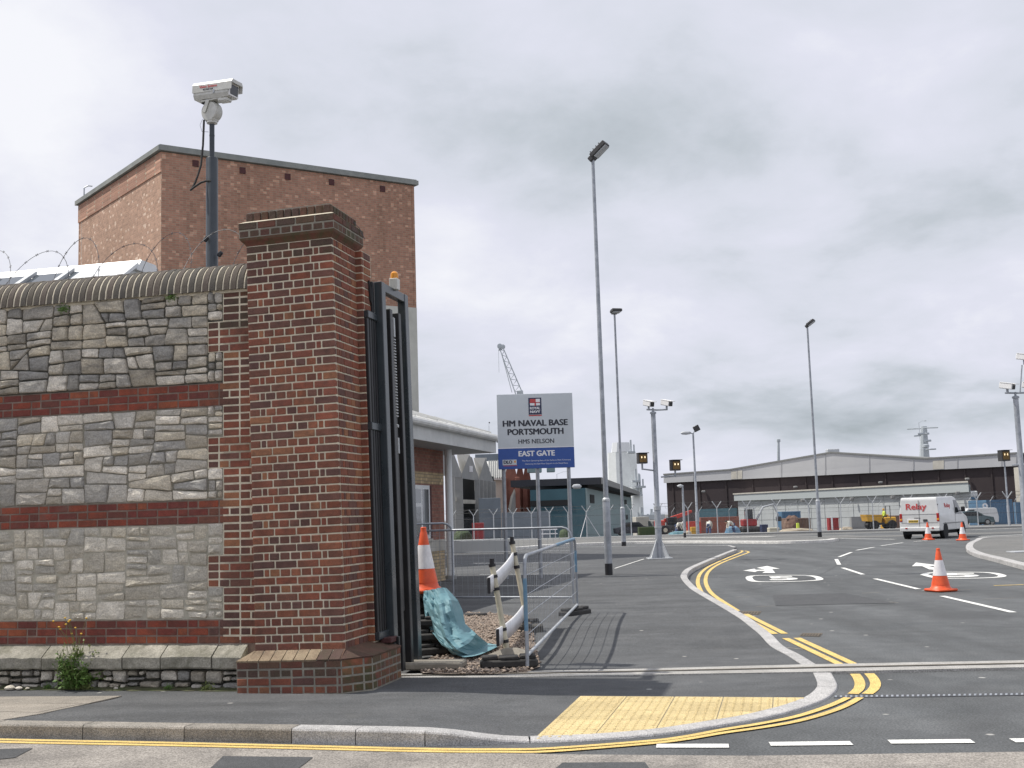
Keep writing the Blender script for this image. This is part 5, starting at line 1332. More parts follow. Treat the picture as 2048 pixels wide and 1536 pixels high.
# steel mesh barriers
def panel(name, label, A, B_, h, rails, verts, rails_m='galv', blue=False, bottom=.12, open_=False):
    A, B_ = Vector(A), Vector(B_); root = thing(name, label, 'barrier', A, 0, 'steel pedestrian barriers'); d = B_-A; L = Vector((d.x, d.y, 0)).length; t = d/ L
    P = lambda s, z: Vector((t.x*s, t.y*s, t.z*s+z))
    r_ = .019; rad = .16
    pts = [P(0, bottom-.1), P(0, h-rad)]+[P(rad*(1-math.cos(a)), h-rad+rad*math.sin(a)) for a in (R(30), R(60), R(90))]+[P(L-rad*(1-math.cos(a)), h-rad+rad*math.sin(a)) for a in (R(90), R(60), R(30))]+[P(L, h-rad), P(L, bottom-.1)]
    k = MB(); k.tube(pts, r_, 10); k.build('frame', rails_m, root, True)
    k = MB(); k.tube([P(.0, bottom), P(L, bottom)], r_*.95, 10); k.build('bottom_rail', 'galv_pale' if blue else rails_m, root, True)
    for i in range(rails):
        z = bottom+(h-bottom)*(i+1)/(rails+1); k = MB(); k.tube([P(0, z), P(L, z)], .0042 if blue else .0016, 5); k.build('wire', 'galv', root)
    k = MB()
    for i in range(verts): s_ = L*(i+1)/(verts+1); k.tube([P(s_, bottom), P(s_, h-.02)], .0018, 4)
    stuff(k.build('wire_mesh', 'galv', root))
    if blue:
        for s0, s1 in (((0, h*.33), (0, h*.80)),):
            k = MB(); k.tube([P(0, s0[1]), P(0, s1[1])], r_+.0015, 10); k.build('blue_paint', 'blue_paint', root, True)
        k = MB(); k.tube([P(L*.52, h), P(L-rad*1.1, h)], r_+.0015, 10); k.build('blue_paint', 'blue_paint', root, True)
        k = MB(); k.tube([P(L, h*.55), P(L, h-rad*1.1)], r_+.0015, 10); k.build('blue_paint', 'blue_paint', root, True)
    return root
A = Gp(1055, 1336, .06); B_ = Gp(1155, 1226, .10)
panel('mesh_barrier', 'galvanised mesh barrier with blue paint traces angled across the footway', A, B_, 1.09, 4, 36, blue=True)
A = Gp(838, 1206, .1); B_ = Gp(1147, 1207, .1)
panel('mesh_barrier', 'long galvanised mesh barrier in front of the gatehouse column', A, B_, 1.24, 5, 26, bottom=.10)
A = Gp(790, 1212, .1)+Vector((0, .8, 0)); B_ = Gp(907, 1200, .1)
panel('mesh_barrier', 'taller galvanised mesh barrier standing partly behind the sliding gate', A, B_, 1.36, 5, 12, bottom=.10)
# white plastic board barrier leaning on the gravel
wb = thing('board_barrier', 'white plastic barrier with two bowed boards on cream legs', 'barrier', Gp(1014, 1302, .06))
Yl, Yr = Gp(1014, 1302, .06).y, Gp(1056, 1262, .06).y
LB, LT, RB, RT = Vp(1013, 1296, Yl), Vp(984, 1128, Yl+.02), Vp(1056, 1255, Yr), Vp(1024, 1083, Yr+.05)
for a, c in ((LB, LT), (RB, RT)):
    k = MB(); k.tube([a, c], .032, 12); k.build('leg', 'plastic_cream', wb, True, world=True)
    for t in (.08, .22, .70, .85, .985):
        k = MB(); k.tube([a.lerp(c, t-.018), a.lerp(c, t+.018)], .040, 12); k.build('clamp', 'black_plastic', wb, True, world=True)
    k = MB(); e = a.lerp(c, 1.0); k.tube([e, e+Vector((0, 0, .06))], .028, 10); k.build('leg_cap', 'black_plastic', wb, True, world=True)
for t0, t1, hh in ((.72, .87, .17), (.10, .25, .18)):
    a, c = LB.lerp(LT, (t0+t1)/2), RB.lerp(RT, (t0+t1)/2); d = (c-a); ext = d*.22
    rows_ = []
    for i in range(13):
        t = i/12; p = (a-ext*.7).lerp(c+ext*.1, t); p = p+Vector((.018, -.01, -.022))*(4*t*(1-t)) + Vector((-.02, -.05, 0))
        rows_.append([p+Vector((-.006*hh, 0, hh/2)), p+Vector((.006*hh, 0, -hh/2))])
    k = MB(); k.grid(rows_); o = k.build('board', 'plastic_white', wb, True, world=True, recalc=False); s_ = o.modifiers.new('t', 'SOLIDIFY'); s_.thickness = .022
    k = MB(); p = rows_[0]; k.box((p[0]+p[1])/2+Vector((-.004, -.01, 0)), (.035, .03, hh+.004), .006); k.build('board_end', 'black_plastic', wb, world=True)
bs = Gp(1020, 1308, .06)
k = MB(); k.prism([(bs.x-.30, bs.y-.10), (bs.x+.22, bs.y-.14), (bs.x+.28, bs.y+.16), (bs.x-.05, bs.y+.2)], .05, .12, top=[(bs.x-.08, bs.y-.02), (bs.x+.08, bs.y-.03), (bs.x+.08, bs.y+.06), (bs.x-.02, bs.y+.07)]); k.build('base', 'wood_dusty', wb, world=True)
k = MB(); bs = Gp(1060, 1266, .06); k.box((bs.x, bs.y, .11), (.34, .24, .12), .02); k.build('base', 'rubber_dusty', wb, world=True)
# ================================================================== LAMP COLUMNS AND CAMERA POLES
def flood(par, z, yaw, tilt, w=.46, h=.24, d=.20, m_='dark_metal'):
    rt = Matrix.Rotation(yaw, 3, 'Z') @ Matrix.Rotation(tilt, 3, 'Y')
    k = MB(); c = Vector((0, 0, z))
    k.box(c+rt @ Vector((w*.52, 0, .02)), (w, h, d*.62), .02, rot=rt); k.box(c+rt @ Vector((-.02, 0, 0)), (.16, h*.6, d*.7), .02, rot=rt); o = k.build('lamp_head', m_, par)
    k = MB(); k.box(c+rt @ Vector((w*.55, 0, -.055)), (w*.8, h*.8, .02), .004, rot=rt); k.build('lamp_glass', 'galv_pale', par)
    k = MB()
    for i in range(4): k.box(c+rt @ Vector((w*.15+i*w*.2, 0, d*.34+.02)), (.02, h*.9, .05), 0, rot=rt)
    k.build('cooling_fins', m_, par)
def column(loc, H_, label, head=None, r=(.088, .060, .040), zc=1.75, group='tall galvanised lamp columns'):
    o = thing('lamp_column', label, 'lamp post', loc, 0, group)
    k = MB(); k.lathe([(r[0], .26), (r[0], zc), (r[0]*.8, zc+.04)], 18); k.build('base_section', 'galv', o, True)
    k = MB(); k.lathe([(r[1], zc), (r[2], H_)], 16); k.build('shaft', 'galv', o, True)
    k = MB(); k.lathe([(r[0]*1.06, zc-.02), (r[0]*1.06, zc+.03), (r[1], zc+.07)], 18); k.build('collar', 'galv_pale', o, True)
    k = MB(); k.lathe([(r[0]*1.03, -.05), (r[0]*1.03, .27)], 18); k.build('foot_sleeve', 'black_plastic', o, True)
    k = MB(); k.box((0, -r[0]-.001, 1.0), (.09, .012, .5), .004); k.build('door', 'galv', o)
    return o
def topz(px, py, Y): return Vp(px, py, Y).z
p = Gp(1218, 1150, .1); c = column((p.x, p.y, .1), topz(1183, 318, p.y)-.1, 'tallest galvanised lamp column with tilted dark floodlight beside the sign'); flood(c, topz(1183, 316, p.y)-.1, R(-28), R(-38), w=.48, h=.30)
p = Tp(1248, 1096); c = column((p.x, p.y, zg(p.y)), topz(1228, 629, p.y), 'slim galvanised lamp column with level floodlight facing the entrance', r=(.10, .062, .045)); flood(c, topz(1228, 625, p.y), R(-75), R(-6), w=.42, h=.46)
p = Tp(1640, 1079); c = column((p.x, p.y, .1+zg(p.y)), topz(1616, 653, p.y)-.1, 'galvanised lamp column on the far verge near the red container', r=(.10, .062, .045)); flood(c, topz(1616, 651, p.y)-.1, R(-30), R(-34), w=.44, h=.30)
# smaller columns in the yard
def yard_lamp(base, top, label, arms, r=.085, Y=None):
    b0 = Tp(*base) if Y is None else Vp(*base, Y); Y_ = b0.y; z0 = zg(Y_)
    o = thing('yard_lamp', label, 'lamp post', (b0.x, Y_, z0)); H_ = Vp(*top, Y_).z-z0; k_ = Y_/F
    k = MB(); k.lathe([(r*1.4, -.1), (r*1.4, 1.6), (r, 1.65), (r*.7, H_)], 12); k.build('shaft', 'galv', o, True)
    for dx, dz, kind in arms:
        k = MB(); k.tube([(0, 0, H_-.05), (dx*k_*.6, 0, H_+dz*k_), (dx*k_, 0, H_+dz*k_)], r*.45, 6); k.build('arm', 'galv', o, True)
        k = MB(); cxx = dx*k_+math.copysign(.18, dx)
        if kind == 'f': k.box((dx*k_, -.05, H_+dz*k_+.1), (.40, .25, .40), .03, rot=Matrix.Rotation(R(-25), 3, 'Y'))
        else: k.lathe([(.02, -.36), (.10, -.28), (.13, 0), (.10, .26), (.03, .36)], 10, (cxx, 0, H_+dz*k_+.02), 'X')
        k.build('lamp_head', 'dark_metal' if kind == 'f' else 'galv_pale', o, True)
    return o
yard_lamp((1396, 1072), (1389, 866), 'yard lamp post carrying one pale lantern and one dark floodlight', ((-9, 0, 'l'), (7, 6, 'f')))
yard_lamp((1660, 1055), (1655, 918), 'thin yard lamp post in front of the pale annex', ((-3, 2, 'l'),))
yard_lamp((1852, 1050), (1842, 845), 'tall yard lamp post behind the white van with single pale lantern', ((12, 3, 'l'),))
yard_lamp((1118, 1076), (1113, 948), 'yard lamp post with side arm in front of the teal building', ((22, 4, 'l'),))
yard_lamp((984, 1076), (977, 852), 'yard lamp post with dark floodlight beside the sign', ((1, 6, 'f'),))
p = Tp(1370, 1080); o = thing('short_post', 'short grey post with black foot on the far verge', 'post', (p.x, p.y, zg(p.y)+.1)); zt = topz(1357, 972, p.y)-zg(p.y)-.1
k = MB(); k.lathe([(.07, .25), (.07, 1.9), (.055, 2.0), (.05, zt)], 12); k.build('shaft', 'galv', o, True); k = MB(); k.lathe([(.075, -.05), (.075, .3)], 12); k.build('foot_sleeve', 'black_plastic', o, True); k = MB(); k.lathe([(.02, -.2), (.08, -.1), (.1, 0), (.03, .15)], 10, (-.1, 0, zt), 'X'); k.build('lamp_head', 'galv_pale', o, True)
# camera poles
def mini_cam(par, c, yaw, pitch=R(12), s=1.0):
    rt = Matrix.Rotation(yaw, 3, 'Z') @ Matrix.Rotation(pitch, 3, 'Y'); c = Vector(c)
    k = MB(); k.box(c, (.42*s, .17*s, .17*s), .02, rot=rt); k.box(c+rt @ Vector((.06, 0, .09*s)), (.50*s, .19*s, .02), .004, rot=rt); o = k.build('camera', 'cam_bright', par)
    k = MB(); k.box(c+rt @ Vector((.215*s, 0, -.01)), (.012, .14*s, .13*s), .003, rot=rt); k.build('camera_window', 'glass', par)
    k = MB(); k.box(c+Vector((0, 0, -.14*s)), (.06, .06, .16*s), .01); k.build('camera_bracket', 'galv', par)
def lampbox(par, c, yaw, s=1.0):
    rt = Matrix.Rotation(yaw, 3, 'Z'); c = Vector(c)
    k = MB(); k.box(c, (.16*s, .26*s, .27*s), .015, rot=rt); k.box(c+rt @ Vector((.05*s, 0, .14*s)), (.24*s, .28*s, .02), .004, rot=rt); k.build('illuminator', 'dark_metal', par)
    k = MB(); k.box(c+rt @ Vector((.082*s, 0, .0)), (.008, .20*s, .20*s), .002, rot=rt); k.build('reflector_or_sky_gap', 'gold_reflector', par)
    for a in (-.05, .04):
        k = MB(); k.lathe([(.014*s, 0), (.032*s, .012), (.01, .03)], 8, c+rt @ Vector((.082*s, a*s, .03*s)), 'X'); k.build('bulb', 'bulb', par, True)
    k = MB(); k.tube([c+Vector((0, 0, -.14*s)), c+Vector((0, 0, -.30*s))], .022*s, 8); k.build('stem', 'galv', par, True)
p = Gp(1319, 1117, .1); Yc = p.y
cp_ = thing('camera_pole', 'galvanised pole with two white cameras and two gold illuminators', 'camera pole', (p.x, p.y, .1))
H_ = topz(1314, 826, Yc)-.1
k = MB(); k.lathe([(.105, 0), (.10, 1.55), (.078, 1.6), (.074, H_)], 18); k.build('shaft', 'galv', cp_, True)
k = MB(); k.lathe([(.10, H_-.02), (.10, H_+.03), (.03, H_+.06), (.03, H_+.16)], 14); k.build('cap_plate', 'galv', cp_, True)
q = lambda px, py: Vp(px, py, Yc)-Vector((p.x, p.y, .1))
k = MB(); k.tube([q(1293, 819), q(1313, 820), q(1335, 819)], .025, 8); k.build('cross_arm', 'galv', cp_, True)
mini_cam(cp_, q(1297, 807), R(-62)); mini_cam(cp_, q(1333, 806), R(-58))
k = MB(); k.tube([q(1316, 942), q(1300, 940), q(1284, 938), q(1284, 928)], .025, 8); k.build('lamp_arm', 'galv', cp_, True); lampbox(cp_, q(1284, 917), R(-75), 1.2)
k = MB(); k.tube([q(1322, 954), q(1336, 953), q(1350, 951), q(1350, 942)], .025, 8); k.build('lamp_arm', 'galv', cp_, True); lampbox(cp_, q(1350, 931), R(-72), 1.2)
k = MB()
for a in range(4):
    an = R(45+90*a); k.slab([(0.05*math.cos(an), .05*math.sin(an), .02), (.42*math.cos(an), .42*math.sin(an), .02), (.38*math.cos(an), .38*math.sin(an), .08), (.09*math.cos(an), .09*math.sin(an), .62)], (.02*math.sin(an), -.02*math.cos(an), 0))
k.build('base_fins', 'galv_pale', cp_); bpart('base_plate', (0, 0, .01), (.75, .75, .03), 'galv_pale', cp_)
k = MB(); k.lathe([(.112, .95), (.112, 1.0)], 16); k.lathe([(.112, 1.5), (.112, 1.62)], 16); k.build('band', 'galv_pale', cp_, True)
p2 = Gp(2056, 1104, .1); Y2 = p2.y
cq = thing('camera_pole', 'galvanised camera pole on the paved island at the road bend', 'camera pole', (p2.x, p2.y, .1)); q2 = lambda px, py: Vp(px, py, Y2)-Vector((p2.x, p2.y, .1)); H2 = q2(2036, 795).z
k = MB(); k.lathe([(.105, 0), (.10, 1.55), (.078, 1.6), (.074, H2)], 18); k.build('shaft', 'galv', cq, True)
k = MB(); k.lathe([(.10, H2-.02), (.10, H2+.03), (.03, H2+.06), (.03, H2+.16)], 14); k.build('cap_plate', 'galv', cq, True)
k = MB(); k.tube([q2(2010, 786), q2(2036, 786), q2(2062, 785)], .025, 8); k.build('cross_arm', 'galv', cq, True); mini_cam(cq, q2(2014, 772), R(-55)); mini_cam(cq, q2(2060, 771), R(-50)); mini_cam(cq, q2(2048, 714), R(-50))
k = MB(); k.tube([q2(2040, 786), q2(2044, 730)], .02, 8); k.build('upper_stem', 'galv', cq, True)
bpart('base_plate', (0, 0, .012), (1.0, .6, .04), 'galv_pale', cq)
k = MB(); k.tube([q2(2024, 930), q2(2038, 929)], .022, 8); k.build('lamp_arm', 'galv', cq, True)
b0 = Tp(2019, 1054); o = thing('flood_post', 'slim post with square gold floodlight near the blue containers', 'lamp post', (b0.x, b0.y, zg(b0.y))); hq = Vp(2010, 922, b0.y).z-zg(b0.y)
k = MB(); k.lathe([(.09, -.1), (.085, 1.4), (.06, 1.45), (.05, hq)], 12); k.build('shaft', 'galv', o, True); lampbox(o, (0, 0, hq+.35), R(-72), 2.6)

# ================================================================== WHITE VAN
pv_ = Tp(1813, 1078); hd_ = R(36)
fw = Vector((math.sin(hd_), math.cos(hd_), 0)); lf = Vector((-fw.y, fw.x, 0))
base = Vector((pv_.x, pv_.y, 0)) + lf*(-.80) - fw*(.0)
van = thing('van', 'white panel van lettered Relay driving away on the access road', 'van', (base.x, base.y, zg(base.y)), math.atan2(fw.y, fw.x)); van.scale = (.93,)*3
hwz = lambda z: .96 if z < 1.05 else .96-(z-1.05)*.12
prof = [(-.55, .38), (-.60, .50), (-.60, 1.1), (-.56, 1.88), (-.50, 1.98), (2.2, 2.0), (2.55, 1.94), (3.32, 1.22), (4.02, 1.02), (4.20, .85), (4.22, .38)]
k = MB(); n = len(prof); k.add([(x, -hwz(z), z) for x, z in prof]+[(x, hwz(z), z) for x, z in prof], [tuple(range(n)), tuple(range(n, 2*n))[::-1]]+[(i, (i+1) % n, n+(i+1) % n, n+i) for i in range(n)])
bm_ = k.mesh('body', 'van_white'); bo = link('body', bm_, van); bv = bo.modifiers.new('b', 'BEVEL'); bv.width = .05; bv.segments = 3; bv.limit_method = 'ANGLE'; bv.angle_limit = R(25)
for x in (.25, 3.25):
    for s_ in (-1, 1):
        w = link('wheel', None, van, (x, s_*.84, .33)); w.empty_display_size = .1
        k = MB(); k.lathe([(.22, -.10), (.32, -.10), (.335, -.06), (.335, .06), (.32, .10), (.22, .10)], 24, (0, 0, 0), 'Y'); k.build('tyre', 'tyre', w, True)
        k = MB(); k.lathe([(.06, .07*s_), (.20, .085*s_), (.215, .095*s_), (.215, 0)], 20, (0, 0, 0), 'Y'); k.build('rim', 'rim', w, True)
        k = MB(); k.lathe([(.40, -.06), (.40, .06)], 24, (x, s_*.905, .36), 'Y'); k.build('wheel_arch', 'dark_void', van, True)
def vb(name, c, d, m_, bev=.01, **kk): return bpart(name, c, d, m_, van, bev, **kk)
vb('rear_bumper', (-.62, 0, .47), (.10, 1.86, .20), 'van_white', .03); vb('underside', (1.8, 0, .30), (4.5, 1.5, .16), 'dark_void')
vb('door_seam', (-.595, 0, 1.15), (.022, .014, 1.4), 'dark_metal', 0); vb('panel_line', (-.60, 0, 1.18), (.018, 1.7, .016), 'conc_grey', 0); vb('panel_line', (-.60, 0, .78), (.018, 1.7, .016), 'conc_grey', 0)
for s_ in (-1, 1):
    lm = vb('tail_light', (-.585, s_*.87, 1.02), (.06, .13, .40), 'lamp_red', .02); o2 = MB(); o2.box((-.60, s_*.87, .93), (.045, .11, .09), .01); o2.build('indicator', 'lamp_amber', van)
    vb('bumper_light', (-.675, s_*.62, .52), (.02, .10, .06), 'lamp_red', .005); vb('hinge', (-.585, s_*.90, 1.62), (.04, .03, .07), 'dark_metal'); vb('hinge', (-.60, s_*.915, 1.18), (.04, .03, .07), 'dark_metal')
pl_ = vb('number_plate', (-.612, .30, .86), (.012, .56, .20), 'letter_white', .004); vb('plate_face', (-.620, .28, .845), (.008, .46, .12), 'plate_yellow', 0)
text('plate_text', 'HV54 KPN', .09, 'sign_dark', van, (-.6255, .28, .845), (R(90), 0, R(-90)), width=.42, bold=.002, extrude=.0005)
vb('door_handle', (-.615, -.28, .88), (.03, .20, .12), 'dark_metal'); vb('door_handle', (-.605, .10, 1.0), (.02, .3, .03), 'dark_metal')
text('lettering', 'Relay', .40, 'letter_red', van, (-.586, .12, 1.53), (R(90-3), 0, R(-90)), width=.98, bold=.006, extrude=.004)
text('lettering', 'Relay', .30, 'letter_red', van, (.95, -.902, 1.56), (R(90-6.5), 0, 0), width=.95, bold=.004, extrude=.004); text('lettering', 'Relay', .30, 'letter_red', van, (.95, .902, 1.56), (R(90-6.5), 0, R(180)), width=.95, bold=.004, extrude=.004)
for s_ in (-1, 1):
    k = MB(); k.slab([(2.10, s_*.945, 1.12), (3.25, s_*.945, 1.12), (3.22, s_*.93, 1.24), (2.62, s_*.865, 1.80), (2.12, s_*.865, 1.82)], (0, s_*.012, 0)); k.build('cab_window', 'glass', van)
    vb('side_moulding', (1.7, s_*.965, .72), (3.6, .02, .05), 'conc_grey'); vb('door_line', (2.02, s_*.952, 1.05), (.014, .02, 1.2), 'conc_grey', 0); vb('mirror', (2.95, s_*1.10, 1.36), (.12, .18, .26), 'black_plastic', .03); vb('mirror_arm', (2.98, s_*.99, 1.28), (.05, .16, .04), 'black_plastic')
k = MB(); k.slab([(2.58, -.78, 1.90), (2.58, .78, 1.90), (3.30, .84, 1.25), (3.30, -.84, 1.25)], (.02, 0, .02)); k.build('windscreen', 'glass', van)
vb('front_bumper', (4.2, 0, .48), (.12, 1.86, .24), 'black_plastic', .04)
for s_ in (-1, 1): vb('headlight', (4.12, s_*.74, .86), (.14, .30, .20), 'galv_pale', .04)
# ================================================================== BACKGROUND
def qbox(name, label, cat, x0, x1, yt, yb, Y, depth, m_, rz=0., bev=.02, group=None, ground=True):
    a, c = Vp(x0, yt, Y+(depth if x0 > 1024 else 0)), Vp(x1, yt, Y+(0 if x0 > 1024 else depth))
    if c.x-a.x < .45*(Vp(x1, yt, Y).x-Vp(x0, yt, Y).x): depth = .6; a, c = Vp(x0, yt, Y), Vp(x1, yt, Y)
    z1 = Vp((x0+x1)/2, yt, Y).z; z0 = zg(Y) if ground else Vp((x0+x1)/2, yb, Y).z
    o = thing(name, label, cat, ((a.x+c.x)/2, Y+depth/2, z0), rz, group); bpart('body', (0, 0, (z1-z0)/2-.01), (c.x-a.x, depth, z1-z0+.02), m_, o, bev); return o, c.x-a.x, z1-z0, depth
# --- warehouse: px along the eaves at a receding depth
def wy(px, y0, y1, p0=1333, p1=2030):            # depth along a receding straight front: interpolate 1/Y in picture x
    t = (px-p0)/(p1-p0); return 1/((1-t)/y0+t/y1)
WY_ = lambda px: wy(px, 233., 190.)
def WP(px, py): return Vp(px, py, WY_(px))
wh = thing('warehouse', 'long dark brown warehouse with shallow pitched grey gable fascia', 'building', WP(1333, 1040))
zgw = -5.0
e0, e1 = WP(1333, 966), WP(2030, 932)
gt = [(1330, 950), (1462, 940.5), (1665, 906), (1853, 918.5), (2034, 907.5)]
nW = Vector(((e1-e0).y, -(e1-e0).x, 0)).normalized()
k = MB(); k.slab([Vector((e0.x, e0.y, zgw)), Vector((e1.x, e1.y, zgw)), e1+Vector((0, 0, .3)), e0+Vector((0, 0, .3))], -nW*50); k.build('hall', 'ware_brown', wh, world=True)
k = MB(); k.slab([WP(1330, 966)+nW*.5, WP(2034, 932)+nW*.5]+[WP(x, y)+nW*.5 for x, y in gt[::-1]], -nW*.9); k.build('fascia', 'ware_fascia', wh, world=True)
k = MB()
for a, c in zip(gt, gt[1:]):
    k.slab([WP(*a)+nW*.7, WP(*c)+nW*.7, WP(*c)-nW*50, WP(*a)-nW*50], (0, 0, .25))
k.build('roof', 'roof_fascia', wh, world=True)
for i in range(2, 24, 3):                          # fascia cladding joints
    px = 1330+i*29.3; j = max(q for q in range(4) if gt[q][0] <= px); t = (px-gt[j][0])/(gt[j+1][0]-gt[j][0]); top = gt[j][1]+(gt[j+1][1]-gt[j][1])*t
    a, c = WP(px, top+1.5)+nW*.55, WP(px, 966-(px-1333)*.0487)+nW*.55; dd_ = (e1-e0).normalized()*.07
    k = MB(); k.slab([a, a+dd_, c+dd_, c], nW*.06); k.build('cladding_joint', 'ware_fascia', wh, world=True)
for i in range(26):                               # tall sliding door leaves and ribs
    px = 1345+i*26.5
    if i % 2: continue
    a = WP(px, 966-(px-1333)*.0487+1)
    k = MB(); k.slab([Vector((a.x, a.y, zgw))+nW*.1, Vector((a.x, a.y, zgw))+nW*.1+(e1-e0).normalized()*.25, a+nW*.1+(e1-e0).normalized()*.25, a+nW*.1], nW*.05); k.build('door_rib', 'ware_brown', wh, world=True)
for px, py in ((1409, 983), (1593, 974), (1763, 965), (1936, 958)):
    p = WP(px, py)+nW*.4; k = MB(); k.lathe([(.05, -.4), (.2, -.3), (.22, 0), (.2, .3), (.05, .4)], 10, p, 'X'); k.build('wall_lamp', 'conc_grey', wh, True, world=True)
k = MB(); k.slab([WP(1400, 1036)+nW*.2, WP(1476, 1034)+nW*.2, WP(1476, 1016)+nW*.2, WP(1400, 1018)+nW*.2], nW*.3); k.build('door_panel', 'teal_dark', wh, world=True)
for px in (1470, 1475, 1940, 2020):
    pass
qb = qbox('end_wall', 'cream rendered wall at the right end of the brown warehouse', 'building', 2027, 2075, 934, 1040, 186, 2, 'conc_pale')
for p0_, p1_ in ((1465, 1487), (1868, 1890)):      # translucent cladding strips
    f_ = lambda x: 966-(x-1333)*.0487
    k = MB(); k.slab([WP(p0_, f_(p0_)-1)+nW*.52, WP(p1_, f_(p1_)-1)+nW*.52, WP(p1_, (939 if p1_ < 1600 else 919)+1.5)+nW*.52, WP(p0_, (941 if p0_ < 1600 else 920)+1.5)+nW*.52], nW*.04); k.build('translucent_panel', 'conc_pale', wh, world=True)
vent = WP(1671, 905); k = MB(); k.box(vent+Vector((0, 2, .35)), (2.2, 1.5, .8), .1); k.build('roof_vent', 'galv_pale', wh, world=True)
# --- annex
AY = lambda px: wy(px, 213., 160., 1475, 1940)
def AP(px, py): return Vp(px, py, AY(px))
an_ = thing('annex', 'pale grey single storey annex with flat trim before the warehouse', 'building', AP(1475, 1050))
a0, a1 = AP(1475, 989), AP(1940, 965); nA = Vector(((a1-a0).y, -(a1-a0).x, 0)).normalized(); dA = (a1-a0).normalized()
zlow = -4.5; EXA = Vector((a1.x-2.5, a1.y, 0)).normalized()
k = MB(); k.slab([Vector((a0.x, a0.y, zlow)), Vector((a1.x, a1.y, zlow)), Vector((a1.x, a1.y, a1.z-.3)), Vector((a0.x, a0.y, a0.z-.3))], EXA*14); k.build('wall', 'annex_wall', an_, world=True)
h0, h1 = a0.z-AP(1475, 1002).z, a1.z-AP(1940, 984).z
k = MB(); k.slab([a0+nA*.6-dA*.3, a1+nA*.6+dA*.3, a1+nA*.6+dA*.3-Vector((0, 0, h1)), a0+nA*.6-dA*.3-Vector((0, 0, h0))], EXA*15); k.build('fascia', 'annex_trim', an_, world=True)
k = MB(); k.slab([a0+nA*.75-dA*.4, a1+nA*.75+dA*.4, a1+nA*.75+dA*.4+Vector((0, 0, .22)), a0+nA*.75-dA*.4+Vector((0, 0, .22))], EXA*15.2); k.build('roof_edge', 'conc_pale', an_, world=True)
for i in range(1, 16):
    p = a0.lerp(a1, i/16); k = MB(); k.slab([Vector((p.x, p.y, zlow))+nA*.02, Vector((p.x, p.y, zlow))+nA*.02+dA*.10, p+nA*.02+dA*.10-Vector((0, 0, 1)), p+nA*.02-Vector((0, 0, 1))], nA*.05); k.build('panel_joint', 'annex_wall', an_, world=True)
for px, py in ((1612, 1001), (1711, 998), (1793, 994), (1923, 986)):
    p = AP(px, py)+nA*.7; k = MB(); k.box(p, (.6, .4, .5), .1); k.build('wall_lamp', 'conc_grey', an_, world=True)
# --- orange brick dwarf wall and red container etc.
o, w, h, d = qbox('orange_wall', 'low orange brick wall below the brown warehouse doors', 'wall', 1398, 1478, 1034, 1070, 128, 1.0, 'orange_brick')
o, w, h, d = qbox('orange_hoarding', 'low red hoarding at the left end of the orange wall', 'wall', 1372, 1402, 1043, 1070, 110, .6, 'red_machine')
def container(label, x0, x1, yt, Y, m_, depth=2.4, ribs=9, rz=0.):
    o, w, h, d = qbox('container', label, 'container', x0, x1, yt, None, Y, depth, m_, rz)
    for i in range(ribs):
        bpart('rib', (-w/2+w*(i+.5)/ribs, -d/2-.02, h/2), (w/ribs*.45, .05, h*.9), m_, o, .01)
    bpart('top_rail', (0, -d/2-.03, h-.06), (w, .06, .12), m_, o); bpart('bottom_rail', (0, -d/2-.03, .08), (w, .06, .14), m_, o); return o
container('upright red steel container by the thin yard lamp', 1657, 1677, 1035.5, 92, 'red_paint', ribs=5)
bpart('side_post', (-.40, -1.25, .55), (.12, .06, 1.0), 'letter_white', bpy.data.objects['container'], .01)
container('red metal tank box behind the long mesh barrier', 944, 968, 1046, 92, 'red_paint', ribs=4)
container('big blue container with white figure beside the warehouse', 1936, 2024, 1000, 152, 'blue_box', 6, 14)
container('short blue container right of the slim flood post', 2030, 2072, 1004, 140, 'blue_box', 6, 6)
container('open blue skip standing behind the brown spoil skip', 1553, 1601, 1023, 112, 'blue_box', 2.2, 8)
container('rusty brown skip heaped with spoil', 1562, 1621, 1036.5, 100, 'brown_pile', 2.2, 8)
text('figure', '9', 1.6, 'letter_white', bpy.data.objects['container.002'], (-1.9, -3.08, 2.4), bold=.02)
o, w, h, d = qbox('lorry', 'white box lorry parked behind the blue container', 'lorry', 1931, 1955, 982, None, 166, 6, 'van_white', bev=.1)
bpart('cab_roof', (w*.1, -d/2-.1, h*.80), (w*.6, .2, .4), 'blue_box', o); bpart('lamp_bar', (0, -d/2-.05, h*.62), (w*.9, .12, .25), 'lamp_red', o)
for s_ in (-1, 1): k = MB(); k.lathe([(.3, -.15), (.5, -.12), (.5, .12), (.3, .15)], 16, (s_*w*.35, -d/2+.5, .5), 'X'); k.build('wheel', 'tyre', o, True)
